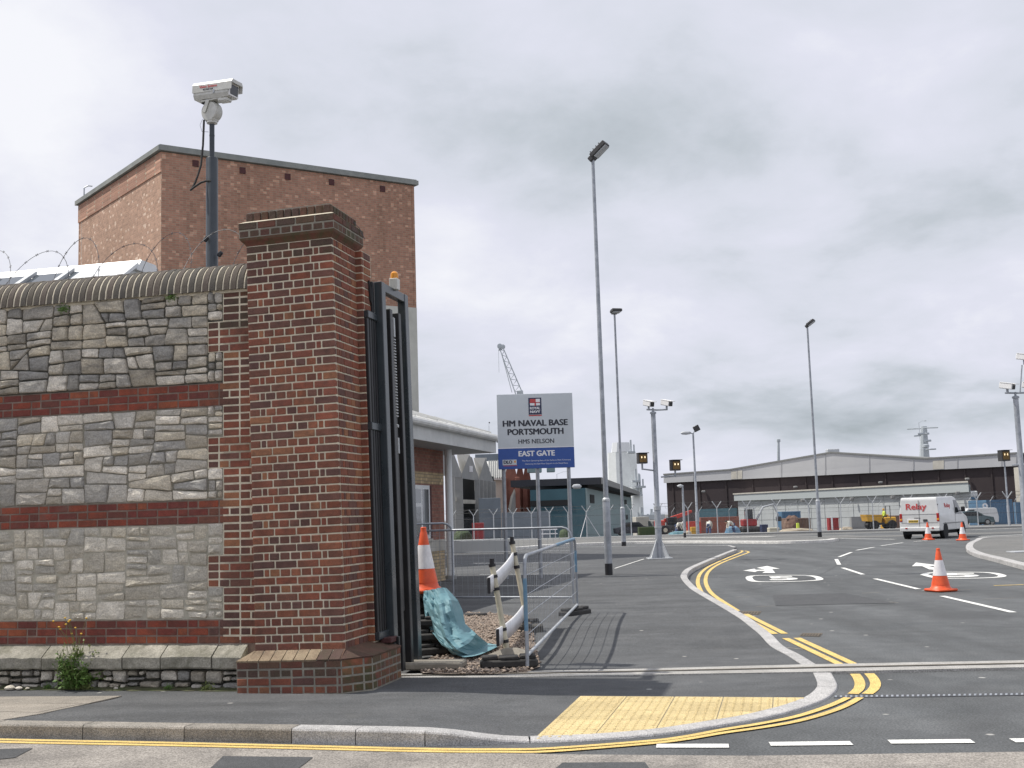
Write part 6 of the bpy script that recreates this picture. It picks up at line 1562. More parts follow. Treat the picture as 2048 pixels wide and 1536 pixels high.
# --- parked van and car
def vehicle(name, label, cat, px, Y, yb, rz, prof, hw, m_, win, zoff=0, sc=1.0):
    p = Vp(px, yb, Y); o = thing(name, label, cat, (p.x, Y, zg(Y)), rz); o.scale = (sc,)*3
    n = len(prof); k = MB(); k.add([(x, -hw+(.10 if z > .9 else 0), z) for x, z in prof]+[(x, hw-(.10 if z > .9 else 0), z) for x, z in prof], [tuple(range(n)), tuple(range(n, 2*n))[::-1]]+[(i, (i+1) % n, n+(i+1) % n, n+i) for i in range(n)])
    b_ = link('body', k.mesh('body', m_), o); bv = b_.modifiers.new('b', 'BEVEL'); bv.width = .06; bv.segments = 2; bv.limit_method = 'ANGLE'; bv.angle_limit = R(20)
    for s_ in (-1, 1):
        k = MB(); k.slab([(x, s_*(hw-.07), z) for x, z in win], (0, s_*.02, 0)); k.build('window', 'glass', o)
        for x in (prof[0][0]+.75, prof[-1][0]-.85):
            k = MB(); k.lathe([(.15, -.1), (.31, -.09), (.31, .09), (.15, .1)], 18, (x, s_*(hw-.08), .31), 'Y'); k.build('wheel', 'tyre', o, True)
            k = MB(); k.lathe([(.05, 0), (.19, s_*.02)], 14, (x, s_*(hw+.01), .31), 'Y'); k.build('rim', 'rim', o, True)
    return o
vehicle('parked_van', 'white low panel van parked in front of the blue container', 'van', 1950, 128, 1046, R(184), [(-2.3, .3), (-2.35, .9), (-2.2, 1.8), (-2.0, 1.9), (1.0, 1.9), (1.75, 1.15), (2.3, .95), (2.4, .3)], .9, 'van_white', [(.35, 1.12), (1.55, 1.12), (1.0, 1.72), (.35, 1.75)])
vehicle('parked_car', 'dark green hatchback parked before the white low van', 'car', 1947, 118, 1050, R(4), [(-1.9, .25), (-1.95, .8), (-1.5, 1.35), (-1.0, 1.45), (.2, 1.42), (.9, .98), (1.8, .80), (1.95, .25)], .82, 'car_green', [(-1.4, .95), (.65, .95), (.1, 1.34), (-1.1, 1.36)])
# --- machines
dm = Tp(1760, 1061); Yd = 86.
dmp = thing('dumper', 'yellow site dumper with skip and roll bar behind the fence', 'dumper', (Vp(1760, 1058, Yd).x, Yd, zg(Yd)), R(182)); dmp.scale = (.9,)*3
k = MB(); k.add([(.1, -.7, .55), (1.2, -.75, .7), (1.35, -.75, 1.25), (-.05, -.75, 1.2), (.1, .7, .55), (1.2, .75, .7), (1.35, .75, 1.25), (-.05, .75, 1.2)], [(0, 1, 2, 3), (4, 5, 6, 7), (0, 1, 5, 4), (1, 2, 6, 5), (0, 3, 7, 4)]); k.build('skip', 'yellow_machine', dmp)
bpart('engine_cover', (-.75, 0, .72), (.95, 1.0, .55), 'yellow_machine', dmp, .06); bpart('chassis', (0, 0, .45), (2.2, .7, .18), 'dark_metal', dmp); bpart('seat', (-.42, 0, 1.05), (.35, .45, .12), 'black_plastic', dmp)
k = MB(); k.tube([(-.75, -.5, .9), (-.75, -.5, 1.9), (-.75, .5, 1.9), (-.75, .5, .9)], .035, 8); k.build('roll_bar', 'dark_metal', dmp, True)
for x in (.65, -.8):
    for s_ in (-1, 1): k = MB(); k.lathe([(.15, -.14), (.36, -.12), (.38, 0), (.36, .12), (.15, .14)], 16, (x, s_*.68, .38), 'Y'); k.build('wheel', 'tyre', dmp, True)
def person(label, px, Y, pose, top, trous, zoff=0., rz=0., hat=None, sc=1.0):
    p = Vp(px, 1060, Y); root = thing('person', label, 'person', (p.x, Y, zg(Y)+zoff), rz); root.scale = (sc,)*3
    V, E, Rr = pose
    me = bpy.data.meshes.new('body'); me.from_pydata(V, E, []); o = link('body', me, root)
    md = o.modifiers.new('skin', 'SKIN'); sv = me.skin_vertices[0].data if me.skin_vertices else None
    if sv is None:
        bm = bmesh.new(); bm.from_mesh(me); lay = bm.verts.layers.skin.verify(); bm.to_mesh(me); bm.free(); sv = me.skin_vertices[0].data
    for i, r_ in enumerate(Rr): sv[i].radius = (r_, r_)
    sv[0].use_root = True
    ss = o.modifiers.new('s', 'SUBSURF'); ss.levels = 1; ss.render_levels = 1
    # one body, colours by height along the figure
    mt = bpy.data.materials.new('clothes'); mt.use_nodes = True; nn = mt.node_tree
    me.materials.append(M[top]); 
    hv = Vector(V[pose_head])
    k = MB(); k.lathe([(.02, -.12), (.075, -.10), (.095, 0), (.085, .07), (.03, .125)], 14, hv); k.lathe([(.01, -.01), (.018, 0), (.008, .03)], 6, hv+Vector((.095, 0, -.01)), 'X'); k.build('head', 'skin', root, True)
    k = MB(); k.lathe([(.10, .0), (.105, .05), (.07, .115), (.01, .135)], 14, hv); k.build('hair' if not hat else 'helmet', hat or 'hair', root, True)
    for a, c, r0 in legs_of(pose):
        k = MB(); k.tube([Vector(a), (Vector(a)+Vector(c))/2, Vector(c)], [r0*1.22, r0*1.1, r0*.95], 10); k.build('trouser_leg', trous, root, True)
    return root
pose_head = 3
def legs_of(pose):
    V = pose[0]; return [(V[i], V[j], .085) for i, j in ((0, 10), (10, 11), (0, 13), (13, 14))]
bend = ([(0, 0, .78), (.22, 0, .92), (.42, 0, .95), (.60, 0, .90), (.40, .18, .88), (.46, .20, .60), (.55, .16, .38), (.40, -.18, .88), (.48, -.2, .62), (.56, -.14, .40), (.08, .12, .46), (-.02, .13, .06), (.12, .13, .03), (.06, -.12, .45), (-.05, -.13, .06), (.09, -.13, .03)],
        [(0, 1), (1, 2), (2, 3), (2, 4), (4, 5), (5, 6), (2, 7), (7, 8), (8, 9), (0, 10), (10, 11), (11, 12), (0, 13), (13, 14), (14, 15)], [.15, .15, .14, .06, .08, .055, .04, .08, .055, .04, .085, .055, .05, .085, .055, .05])
sit = ([(0, 0, .95), (.02, 0, 1.18), (.04, 0, 1.42), (.05, 0, 1.66), (.04, .2, 1.40), (.12, .24, 1.15), (.34, .18, 1.10), (.04, -.2, 1.40), (.12, -.24, 1.15), (.34, -.18, 1.10), (.42, .12, .95), (.44, .13, .55), (.56, .13, .52), (.42, -.12, .95), (.44, -.13, .55), (.56, -.13, .52)], bend[1], bend[2])
person('worker in pale top bending over blue sheeting near the red telehandler', 1352, 92, bend, 'shirt', 'jeans', 0, R(10), 'cam_bright')
person('worker in white top and blue jeans bending beside the orange wall', 1417, 92, bend, 'shirt', 'jeans', 0, R(70), 'cam_bright')
person('worker in pale shirt crouching beside blue sacks', 1468, 92, bend, 'shirt', 'jeans', 0, R(185), 'hair')
person('driver in yellow high visibility jacket sitting on the dumper', 1742, 85.9, sit, 'hiviz', 'jeans', .08, R(182), 'yellow_machine', .85)
dv = bpy.data.objects['person.003']; dv.location = dmp.location+Matrix.Rotation(R(182), 3, 'Z') @ Vector((-.40, 0, .02))
tel = thing('telehandler', 'red telehandler with raised boom in front of the warehouse', 'telehandler', (Vp(1345, 1045, 112).x, 112, zg(112)), R(8)); tel.scale = (.85,)*3
bpart('chassis', (0, 0, .75), (3.6, 1.7, .55), 'dark_metal', tel, .08); bpart('cab', (-.2, -.35, 1.45), (1.1, .85, 1.0), 'glass', tel, .08)
k = MB(); k.box((.55, .2, 1.95), (3.0, .35, .42), .03, rot=Matrix.Rotation(R(-16), 3, 'Y')); k.build('boom', 'red_machine', tel); k = MB(); k.box((1.75, .2, 2.35), (1.3, .26, .30), .03, rot=Matrix.Rotation(R(-16), 3, 'Y')); k.build('boom_tip', 'red_machine', tel)
bpart('counterweight', (-1.5, .1, 1.25), (.9, 1.5, .7), 'red_machine', tel, .08)
for x in (-1.15, 1.15):
    for s_ in (-1, 1): k = MB(); k.lathe([(.2, -.2), (.5, -.18), (.5, .18), (.2, .2)], 16, (x, s_*.85, .5), 'Y'); k.build('wheel', 'tyre', tel, True); k = MB(); k.lathe([(.05, s_*.2), (.25, s_*.22)], 12, (x, s_*.85, .5), 'Y'); k.build('rim', 'plastic_cream', tel, True)
mg = thing('mini_digger', 'pale grey mini digger with folded arm beside the annex corner', 'digger', (Vp(1500, 1050, 96).x, 96, zg(96)), R(0))
for s_ in (-1, 1): bpart('track', (0, s_*.55, .25), (1.7, .3, .45), 'rubber', mg, .15)
bpart('house', (-.1, 0, .8), (1.2, 1.1, .6), 'red_paint', mg, .08); bpart('cab_post', (-.4, -.45, 1.5), (.08, .08, 1.0), 'galv_pale', mg); bpart('cab_post', (.3, -.45, 1.5), (.08, .08, 1.0), 'galv_pale', mg); bpart('cab_roof', (-.05, -.1, 2.0), (1.0, 1.0, .08), 'galv_pale', mg); bpart('cab_window', (-.05, .1, 1.5), (.6, .5, .8), 'glass', mg)
k = MB(); k.tube([(.5, 0, .9), (1.15, 0, 2.05), (2.0, 0, 2.25), (2.4, 0, 1.3)], [.09, .09, .08, .06], 8); k.build('arm', 'galv_pale', mg, True); bpart('bucket', (2.4, 0, 1.05), (.4, .5, .4), 'dark_metal', mg, .06)
def lump(name, label, cat, x0, x1, yt, Y, m_, seed=0, depth=1.0, group=None):
    a, c = Vp(x0, yt, Y), Vp(x1, yt, Y); w = c.x-a.x; h = max(.15, a.z*.5+c.z*.5-zg(Y)); rr = random.Random(seed); rows_ = []
    for i in range(7):
        f = i/6; rows_.append([])
        for j in range(15):
            an = math.pi*2*j/14; rad = math.cos(f*math.pi/2)**.6*(1+.18*mn.noise(Vector((math.cos(an)*1.3+seed, math.sin(an)*1.3, f*2))))
            rows_[-1].append((w/2*rad*math.cos(an), depth/2*rad*math.sin(an), h*(math.sin(f*math.pi/2)**.9)*(1+.12*mn.noise(Vector((j, f*3, seed))))-.02))
    k = MB(); k.grid(rows_); o = k.build(name, m_, None, False); o.location = ((a.x+c.x)/2, Y, zg(Y)); tag(o, label, cat, group); return o
lump('blue_sacks', 'heap of blue sacks beside the crouching worker', 'sacks', 1449, 1480, 1052, 94, 'blue_paint', 2)
lump('blue_sheeting', 'crumpled teal sheeting on the ground by the bending worker', 'sheeting', 1336, 1378, 1062, 90, 'tarp', 3)
lump('spoil_heap', 'pale heap of broken stone between the skips and red container', 'heap', 1556, 1625, 1056, 88, 'cream_rubble', 4)
lump('spoil_heap', 'low pale heap of rubble right of the red container', 'heap', 1678, 1706, 1053, 90, 'cream_rubble', 5)
lump('spoil_heap', 'brown earth heaped in the rusty skip', 'heap', 1566, 1600, 1031, 100.4, 'brown_pile', 6, 1.6)
lump('spoil_heap', 'small pale heap left of the short post', 'heap', 1366, 1384, 1061, 89, 'cream_rubble', 7)
lump('shrub', 'small green shrub growing behind the fence beside white picnic table', 'plant', 1116, 1142, 1058, 84, 'hedge', 8, 1.2)
lump('shrub', 'low green shrub below the saw-tooth shed', 'plant', 905, 945, 1060, 95, 'hedge', 9, 1.4)
qbox('timber_stack', 'cream timber stack in front of the mini digger', 'timber', 1534, 1559, 1055.5, None, 86, .8, 'plastic_cream')
qbox('waste_bin', 'dark blue square bin beside the mini digger arm', 'bin', 1519, 1536, 1049, None, 90, .8, 'navy')
qbox('marker_post', 'pale yellow marker post in front of the rusty skip', 'post', 1592, 1598.5, 1046, None, 88, .25, 'hiviz')
qbox('green_screen', 'dark green low screen left of the yellow dumper', 'screen', 1699, 1733, 1033, None, 104, .5, 'conc_grey')
qbox('generator', 'yellow generator box behind the dumper', 'generator', 1759, 1777, 1029, None, 95, .9, 'yellow_machine')
qbox('mixer_box', 'yellow mixer box beside the thin lamp at the orange wall', 'mixer', 1380, 1396, 1054, None, 91, .7, 'yellow_machine')
qbox('earth_bank', 'brown earth bank behind the dumper', 'bank', 1772, 1800, 1031, None, 99, 1.2, 'brown_pile')
qbox('low_wall', 'long low grey concrete wall beyond the mesh barrier', 'wall', 836, 1027, 1079.5, None, 47.5, .25, 'annex_wall')
# picnic table
pt = thing('picnic_table', 'white picnic table behind the perimeter fence', 'table', (Vp(1098, 1070, 82).x, 82, zg(82))); bpart('top', (0, 0, .72), (1.2, .7, .06), 'plastic_white', pt)
for x in (-.45, .45): bpart('leg', (x, 0, .35), (.07, .5, .72), 'plastic_white', pt)
for y in (-.65, .65): bpart('bench', (0, y, .42), (1.2, .25, .05), 'plastic_white', pt)
# --- perimeter fence
def fence(label, posts, h_arm, wires, Yf, arm=.42, hpost=1.85, pm='galv_pale', pr_=.035, sides=(-1, 1)):
    P = [Vector((Vp(px, 1066, Yf(px)).x, Yf(px), zg(Yf(px)))) for px in posts]
    root = thing('fence', label, 'fence', P[0]); 
    for i, p in enumerate(P):
        k = MB(); k.tube([p-Vector((0, 0, .1)), p+Vector((0, 0, hpost))], pr_, 8); po = k.build('post', pm, root, True, world=True)
        for s_ in sides:
            k = MB(); k.tube([p+Vector((0, 0, hpost-.02)), p+Vector((s_*arm*.72, -.05, hpost+arm))], .032, 6); k.build('arm', 'galv_pale', root, True, world=True)
    for z in wires:
        k = MB(); k.tube([p+Vector((0, 0, z)) for p in P], .008, 4); k.build('strand', 'dark_metal', root, world=True)
    for dx in (-1, 1):
        for t in (.45, .95): k = MB(); k.tube([p+Vector((dx*arm*.72*t, -.05*t, hpost+arm*t)) for p in P], .008, 4); k.build('strand', 'dark_metal', root, world=True)
    k = MB()
    for i in range(len(P)-1):
        a, c = P[i], P[i+1]; n_ = int((c-a).length/.09)+1
        for j in range(n_):
            q_ = a.lerp(c, j/n_); k.tube([q_+Vector((0, 0, .05)), q_+Vector((0, 0, hpost-.1))], .0030, 3, caps=False)
    stuff(k.build('mesh', 'galv', root, world=True))
    pts = []
    for i in range(len(P)-1):
        a, c = P[i], P[i+1]; n_ = max(6, int((c-a).length/.11))
        for j in range(n_):
            an = j*.75+i; q_ = a.lerp(c, j/n_); pts.append(q_+Vector((.12*math.sin(an), .22*math.cos(an), hpost+.22+.2*math.sin(an))))
    k = MB(); k.tube(pts, .006, 3); stuff(k.build('razor_coil', 'barb', root, world=True))
    return root, P
Yl_ = lambda px: 82-(px-900)*.0090 if px < 1440 else 77.1-(px-1440)*.0075
fr, FP = fence('galvanised fence with Y shaped post tops before the teal building', [862, 905, 948, 988, 1027, 1064, 1100, 1137, 1174, 1220, 1263], 1, (.3, .95, 1.6), Yl_)
for dx, m_ in ((-.52, 'plastic_white'), (.95, 'galv_pale')):
    p = FP[8]; k = MB(); k.tube([p+Vector((0, -.05, 1.62)), p+Vector((dx, -.25, .0))], .028, 8); k.build('brace', m_, fr, True, world=True)
fence('galvanised fence with Y shaped post tops along the building site', [1318, 1378, 1436, 1496, 1556, 1620, 1684, 1748, 1820, 1890, 1958, 2020, 2085], 1, (.3, .95, 1.6), Yl_)
fence('second razor topped fence running close to the pale annex', [1345, 1400, 1460, 1520, 1580, 1640, 1700, 1760, 1820, 1880, 1940, 1985, 2035, 2080], 1, (1.2, 1.9), lambda px: 128-(px-1345)*.012, arm=.5, hpost=2.45, pm='annex_wall', pr_=.018, sides=(1,))
# --- kerb line below the fence
k = MB(); pts = [Vector((Vp(px, 1072, Yl_(px)).x, Yl_(px)-1.2, zg(Yl_(px)))) for px in range(840, 2160, 60)]
k.grid([[p+Vector((0, 0, .0)) for p in pts], [p+Vector((0, 0, .13)) for p in pts], [p+Vector((0, 1.6, .14)) for p in pts]]); struct(k.build('verge', 'conc_grey', recalc=False))
# --- teal building
Yt = 110.; c0_ = Vp(1170, 976, Yt); l0_ = Vp(1060, 981, Yt+2); r0_ = Vp(1262, 996, 195.)
zt_ = c0_.z
tb_ = thing('teal_building', 'two storey teal clad building with dark overhanging roof', 'building', (c0_.x, Yt, zg(Yt)))
cP, lP, rP = (Vector((p.x, p.y, -4)) for p in (c0_, l0_, r0_)); bP = lP+(rP-cP)
up = Vector((0, 0, zt_+4))
k = MB(); k.prism([(cP.x, cP.y), (rP.x, rP.y), (bP.x, bP.y), (lP.x, lP.y)], -4, zt_); k.build('body', 'teal_dark', tb_, world=True)
tr = (rP-cP).normalized(); tn = Vector((tr.y, -tr.x, 0)); tl_ = (lP-cP).normalized()
k = MB(); k.slab([cP+tn*.03, rP+tn*.03, rP+up+tn*.03, cP+up+tn*.03], tn*.05); k.build('side_wall', 'teal_pale', tb_, world=True)
zt2 = Vp(1191, 956, 113).z
oo = (rP-cP); ll = (lP-cP)
k = MB(); k.prism([(p.x, p.y) for p in (cP+tr*1.2+tn*1.4, rP+tn*1.4, bP, lP+tl_*2)], zt_+.35, zt2); k.build('roof', 'roof_dark', tb_, world=True)
k = MB(); k.slab([cP+tr*1.2+tn*1.45+Vector((0, 0, zt_+4.38)), rP+tn*1.45+Vector((0, 0, zt_+4.38)), rP+tn*1.45+Vector((0, 0, zt2+4)), cP+tr*1.2+tn*1.45+Vector((0, 0, zt2+4))], tn*.06); k.build('roof_fascia', 'roof_fascia', tb_, world=True)
k = MB(); k.prism([(p.x, p.y) for p in (cP+tr*3, rP, bP, lP)], zt_-.02, zt_+.4); k.build('clerestory', 'dark_void', tb_, world=True)
for s0, s1, z0, z1 in ((4, 9, -1.4, -.55), (64, 70, -1.2, -.5), (58, 62, -3.6, -2.9), (66, 72, -3.5, -2.8)):
    k = MB(); a = cP+tr*s0+tn*.05+Vector((0, 0, zt_+4+z0)); c = cP+tr*s1+tn*.05+Vector((0, 0, zt_+4+z0)); k.slab([a, c, c+Vector((0, 0, z1-z0)), a+Vector((0, 0, z1-z0))], tn*.08); k.build('window', 'dark_void', tb_, world=True)
k = MB(); fl = (lP-cP); fnv = Vector((-tl_.y, tl_.x, 0)); fnv = fnv if fnv.y < 0 else -fnv
k.slab([cP+tl_*1.5+fnv*.03+Vector((0, 0, zt_+2.95)), lP+fnv*.03+Vector((0, 0, zt_+2.95)), lP+fnv*.03+Vector((0, 0, zt_+2.4)), cP+tl_*1.5+fnv*.03+Vector((0, 0, zt_+2.4))], fnv*.05); k.build('window_band', 'dark_void', tb_, world=True)
k = MB(); k.lathe([(.05, -.45), (.22, -.3), (.25, 0), (.22, .3), (.05, .45)], 10, c0_+Vector((-.8, -.4, .15)), 'X'); k.build('wall_lamp', 'galv_pale', tb_, True, world=True)
k = MB(); k.box(c0_+Vector((-4.7, 3, 2.3)), (1.4, 1, 1.2), .05); k.box(c0_+Vector((-3.1, 3, 2.2)), (.8, .8, 1.0), .05); k.build('roof_plant', 'teal_pale', tb_, world=True)
# --- grey hoarding wall and low grey sheds
qbox('grey_hoarding', 'long plain grey hoarding between the red gables and teal building', 'wall', 1003, 1100, 1024, None, 100, .4, 'container_grey')
qbox('grey_container', 'blue grey ribbed store under the saw-tooth shed corner', 'store', 957, 1001, 996, None, 102, 3, 'container_grey')
# --- red brick gothic gables
gY = 135.
gb_ = thing('brick_gables', 'row of red brick gables with pointed stone arch', 'building', (Vp(1030, 1030, gY).x, gY, zg(gY)))
for i, (x0, x1, yt, dy) in enumerate(((1010, 1036, 905, 0), (1032, 1050, 908, 4), (1045, 1064, 912, 8))):
    a, c, t = Vp(x0, 1000, gY+dy), Vp(x1, 1000, gY+dy), Vp((x0+x1)/2-1, yt, gY+dy); zz = Vp(x0, 955+6*i, gY+dy).z
    k = MB(); k.slab([Vector((a.x, gY+dy, -3)), Vector((c.x, gY+dy, -3)), Vector((c.x, gY+dy, zz)), Vector((t.x, gY+dy, t.z)), Vector((a.x, gY+dy, zz))], (0, 12, 0)); k.build('gable', 'gothic', gb_, world=True)
    for xx in (a.x, c.x): k = MB(); k.box((xx, gY+dy-.25, zz/2-1), (.55, .6, zz+2), .05); k.build('buttress', 'gothic', gb_, world=True)
ac = Vp(1029, 1000, gY).x
k = MB(); pts = [(-.9, -2), (-.9, 2.6), (-.55, 3.8), (0, 4.7), (.55, 3.8), (.9, 2.6), (.9, -2)]; k.slab([(ac+x*.8, gY-.12, z) for x, z in pts], (0, .1, 0)); k.build('arch', 'conc_pale', gb_, world=True)
k = MB(); k.slab([(ac+x*.5, gY-.17, z*.94-.1) for x, z in pts], (0, .1, 0)); k.build('arch_window', 'conc_grey', gb_, world=True)
# --- white hall with ribbed roof behind
o = thing('white_hall', 'pale hall with ribbed white roof left of the red gables', 'building', (Vp(1000, 1000, 150).x, 150, zg(150)))
a, c, z1, z2 = Vp(975, 960, 150), Vp(1014, 960, 150), Vp(990, 960, 150).z, Vp(990, 925, 156).z
k = MB(); k.slab([(a.x, 150, -3), (c.x, 150, -3), (c.x, 150, z1), (a.x, 150, z1)], (0, 10, 0)); k.build('wall', 'conc_pale', o, world=True)
k = MB(); k.slab([(a.x-.3, 149.5, z1), (c.x+.3, 149.5, z1), (c.x+.3, 156, z2), (a.x-.3, 156, z2)], (0, 0, .2)); k.build('roof', 'roof_white', o, world=True)
for i in range(9):
    x = a.x+(c.x-a.x)*(i+.5)/9; k = MB(); k.slab([(x-.06, 149.4, z1+.2), (x+.06, 149.4, z1+.2), (x+.06, 156, z2+.2), (x-.06, 156, z2+.2)], (0, 0, .12)); k.build('roof_rib', 'roof_fascia', o, world=True)
# --- saw-tooth shed
st_ = thing('saw_tooth_shed', 'grey shed with white folded triangular roof valleys', 'building', (Vp(930, 1050, 104).x, 104, zg(104)))
SY = lambda px: wy(px, 96., 112., 880, 986)
def SPt(px, py, off=0): p = Vp(px, py, SY(px)); return p+Vector((0, -off, 0))
zlo = -1.5
outl = [(846, 942), (846, 905), (868, 905), (896, 945)]
peaks = [(868, 900, 896, 942), (937, 905, None, None)]
ridge = [(840, 938), (866, 903), (908, 909), (923, 948), (938, 911), (944, 915), (958, 957), (971, 916), (986, 961)]
k = MB(); k.slab([SPt(840, 944), SPt(986, 966)]+[SPt(*p) for p in ridge[::-1]], (0, .5, 0)); k.build('gable_wall', 'conc_grey', st_, world=True)
for tri in (((909, 909), (936, 909), (923, 948)), ((944, 916), (971, 916), (958, 957))):
    k = MB(); k.slab([SPt(*tri[0])+Vector((0, 4.5, .25)), SPt(*tri[1])+Vector((0, 4.5, .25)), SPt(*tri[2], .12)+Vector((0, 0, -.1))], (0, 0, -.25)); k.build('roof_valley', 'conc_pale', st_, world=True)
for px, w_ in ((900, .7), (917, .7), (954, .5), (962, .5), (969, .5), (976, .6), (985, .6)):
    t = SPt(px, 944+(px-840)*.13); k = MB(); k.box((t.x, t.y-.1, (t.z+zlo)/2), (w_, .7, t.z-zlo), .03); k.build('pillar', 'conc_grey', st_, world=True)
for px0, px1, py in ((896, 918, 994), (922, 953, 999)):
    a, c = SPt(px0, py), SPt(px1, py+1); k = MB(); k.slab([a, c, c-Vector((0, 0, .35)), a-Vector((0, 0, .35))], (0, .3, 0)); k.build('beam', 'conc_pale', st_, world=True)
a, c = SPt(886, 947), SPt(986, 960); k = MB(); k.slab([Vector((a.x, a.y+5, zlo)), Vector((c.x, c.y+5, zlo)), Vector((c.x, c.y+5, c.z+.5)), Vector((a.x, a.y+5, a.z+.5))], (0, .3, 0)); k.build('back_wall', 'dark_void', st_, world=True)
k = MB(); t = SPt(940, 938, .1); k.box(t, (.5, .1, .55), .01); k.build('notice', 'letter_white', st_, world=True)
qbox('blue_hall', 'distant blue grey domed hall roof behind the saw-tooth shed', 'building', 950, 1000, 908, None, 210, 20, 'container_grey')
# --- low walls, boats and ship beyond
qbox('cream_shed', 'low cream shed beyond the teal building', 'building', 1263, 1298, 1034, None, 205, 8, 'conc_pale')
qbox('grey_shed', 'small grey shed in front of the cream shed', 'building', 1296, 1330, 1042, None, 150, 5, 'conc_grey')
qbox('dark_hedge', 'dark clipped hedge beyond the fence end', 'hedge', 1275, 1322, 1054, None, 105, 1.2, 'hedge')
vehicle('parked_car', 'dark saloon car parked beyond the slim lamp column', 'car', 1268, 112, 1066, R(2), [(-2.1, .25), (-2.15, .8), (-1.2, .95), (-.7, 1.4), (.5, 1.42), (1.0, .98), (1.9, .85), (2.1, .25)], .84, 'roof_dark', [(-.95, .98), (.75, .98), (.4, 1.33), (-.6, 1.33)], 0, .9)
Yq = 300.
shp = thing('ship_mast', 'tall white ship mast tower with radar platforms', 'ship', (Vp(1245, 1020, Yq).x, Yq, -6))
def loft(px_rows, m_, name, par, Y, th=.8):
    k = MB(); rows_ = []
    for x0, x1, y in px_rows:
        a, c = Vp(x0, y, Y), Vp(x1, y, Y); w = (c.x-a.x); d = w*th
        rows_.append([(a.x, Y-d*.25, a.z), (a.x+w*.25, Y-d/2, a.z), (c.x-w*.25, Y-d/2, a.z), (c.x, Y-d*.25, a.z), (c.x, Y+d*.3, a.z), (a.x, Y+d*.3, a.z), (a.x, Y-d*.25, a.z)])
    k.grid(rows_); k.f.append(tuple(range(6))); o_ = (len(rows_)-1)*7; k.f.append(tuple(range(o_, o_+6))); return k.build(name, m_, par, world=True)
loft([(1217, 1280, 1060), (1217, 1276, 970), (1216, 1270, 906)], 'ship_white', 'tower', shp, Yq)
loft([(1223, 1260, 905), (1225, 1258, 886)], 'upvc', 'radome', shp, Yq-1)
loft([(1255, 1288, 1045), (1257, 1284, 975)], 'ship_white', 'lower_tower', shp, Yq-5)
k = MB()
for x, y, w in ((1262, 905, 14), (1272, 963, 16), (1280, 974, 20), (1276, 990, 16)):
    p = Vp(x, y, Yq-8); k.box(p, (w*Yq/F, 3, .5), 0); k.tube([p, p+Vector((0, 0, 3.2))], .25, 5); k.tube([p+Vector((.8, 0, 0)), p+Vector((.8, 0, 2))], .2, 5)
k.build('platform', 'ship_grey', shp, world=True)
k = MB()
for x, y0_, y1_, r_ in ((1283, 1015, 1040, .5), (1276, 1025, 1040, .3), (1303, 1018, 1040, .35), (1309, 1024, 1040, .3), (1296, 1028, 1040, .3)):
    k.tube([Vp(x, y1_, 290), Vp(x, y0_, 290)], r_, 5)
k.box(Vp(1305, 1034, 290), (6, 2, 1.2), 0); mo = k.build('masts', 'ship_grey', shp, world=True)
ms = thing('lattice_mast', 'grey naval mast with thin yards behind the warehouse roof', 'mast', (Vp(1848, 920, 320).x, 320, -6))
loft([(1836, 1862, 1010), (1840, 1858, 915), (1842, 1853, 853)], 'ship_grey', 'mast', ms, 320.)
k = MB()
for x0, x1, y, r_ in ((1814, 1842, 858, .18), (1846, 1876, 856, .18), (1850, 1862, 882, .3), (1852, 1872, 899, .2), (1828, 1842, 872, .2), (1836, 1858, 868, .3)):
    k.tube([Vp(x0, y, 318), Vp(x1, y-1, 318)], r_, 5)
k.lathe([(.2, -.5), (1.0, -.3), (1.0, .3), (.2, .5)], 10, Vp(1851, 892, 316)); k.build('yards', 'ship_grey', ms, True, world=True)
fm_ = thing('slim_mast', 'thin grey mast rising above the warehouse roof', 'mast', (Vp(1557, 940, 300).x, 300, -6)); loft([(1554, 1561, 1010), (1554.5, 1559.5, 900), (1555, 1559, 880)], 'ship_grey', 'mast', fm_, 300.)
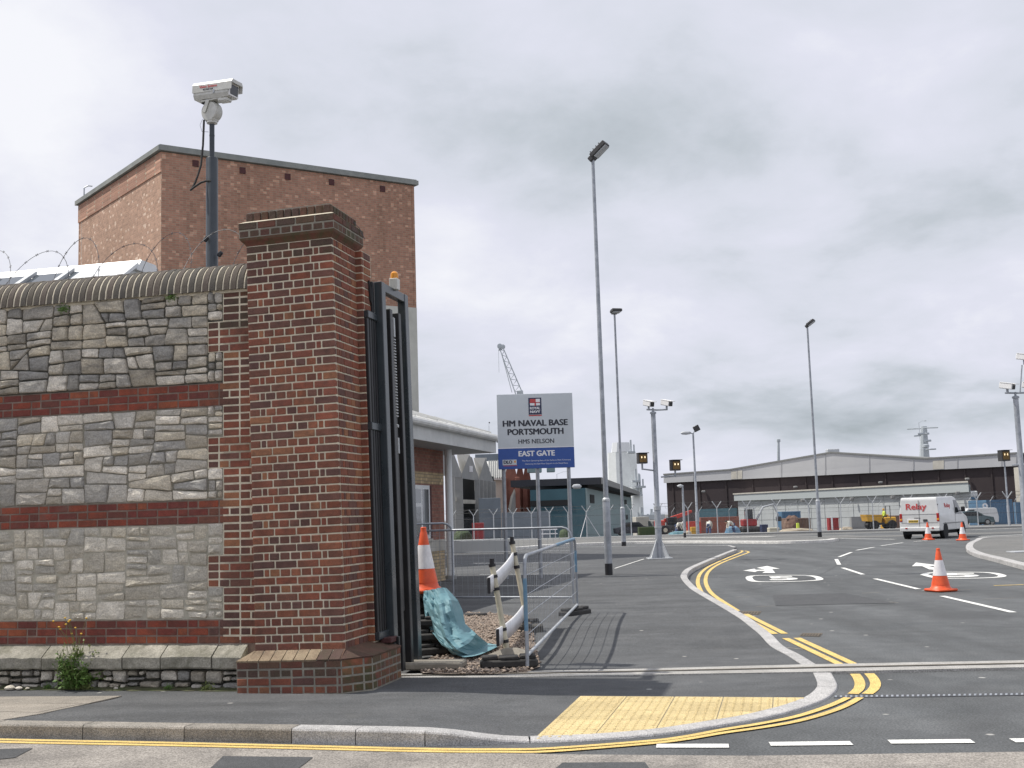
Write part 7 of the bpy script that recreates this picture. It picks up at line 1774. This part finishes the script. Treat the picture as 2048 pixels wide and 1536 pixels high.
k = MB(); k.box(Vp(1557, 881, 300), (.9, .6, .8), .1); k.build('mast_head', 'ship_grey', fm_, world=True)
# --- dock crane
Yk = 330.
ck = thing('dock_crane', 'grey lattice jib of a dock crane rising behind the sign', 'crane', (Vp(1045, 940, Yk).x, Yk, -6))
J0, J1 = Vp(1040, 792, Yk), Vp(1003, 697, Yk); 
def lattice(par, a, c, w0, w1, n, name, r_):
    d = (c-a); t = d.normalized(); sidev = Vector((t.z, 0, -t.x)); k = MB(); ch = []
    for s_ in (-1, 1):
        for y in (-.8, .8):
            k.tube([a+sidev*s_*w0/2+Vector((0, y, 0)), c+sidev*s_*w1/2+Vector((0, y*.5, 0))], r_, 5)
    for i in range(n):
        t0, t1 = i/n, (i+1)/n; wa, wb = w0+(w1-w0)*t0, w0+(w1-w0)*t1; s_ = 1 if i % 2 else -1
        k.tube([a+d*t0+sidev*s_*wa/2, a+d*t1-sidev*s_*wb/2], r_*.6, 4)
    return k.build(name, 'ship_grey', par, world=True)
lattice(ck, J0, J1, 2.0, 1.0, 16, 'jib', .13)
k = MB(); k.lathe([(.2, -.5), (.75, -.4), (.75, .4), (.2, .5)], 12, Vp(999.5, 692.5, Yk), 'Y'); k.lathe([(.2, -.5), (.65, -.4), (.65, .4), (.2, .5)], 12, Vp(1006, 693.5, Yk), 'Y'); k.tube([Vp(997, 700, Yk), Vp(1004, 699, Yk)], .25, 5); k.build('jib_head', 'ship_grey', ck, True, world=True)
k = MB(); k.tube([Vp(1000, 697, Yk), Vp(1012, 740, Yk), Vp(1024, 785, Yk)], .10, 4); k.tube([Vp(997, 700, Yk), Vp(998, 745, Yk)], .05, 4); k.build('ropes', 'ship_grey', ck, world=True)
k = MB(); k.box(Vp(1040, 786, Yk), (1.8, 2, 1.4), .2); k.build('cab', 'ship_grey', ck, world=True)
for dx_ in (-1.4, 1.4):
    k = MB(); q_ = Vp(1040, 792, Yk); k.tube([q_+Vector((dx_*.4, 0, 0)), Vector((q_.x+dx_, Yk, -6))], .28, 6); k.build('tower_leg', 'ship_grey', ck, True, world=True)
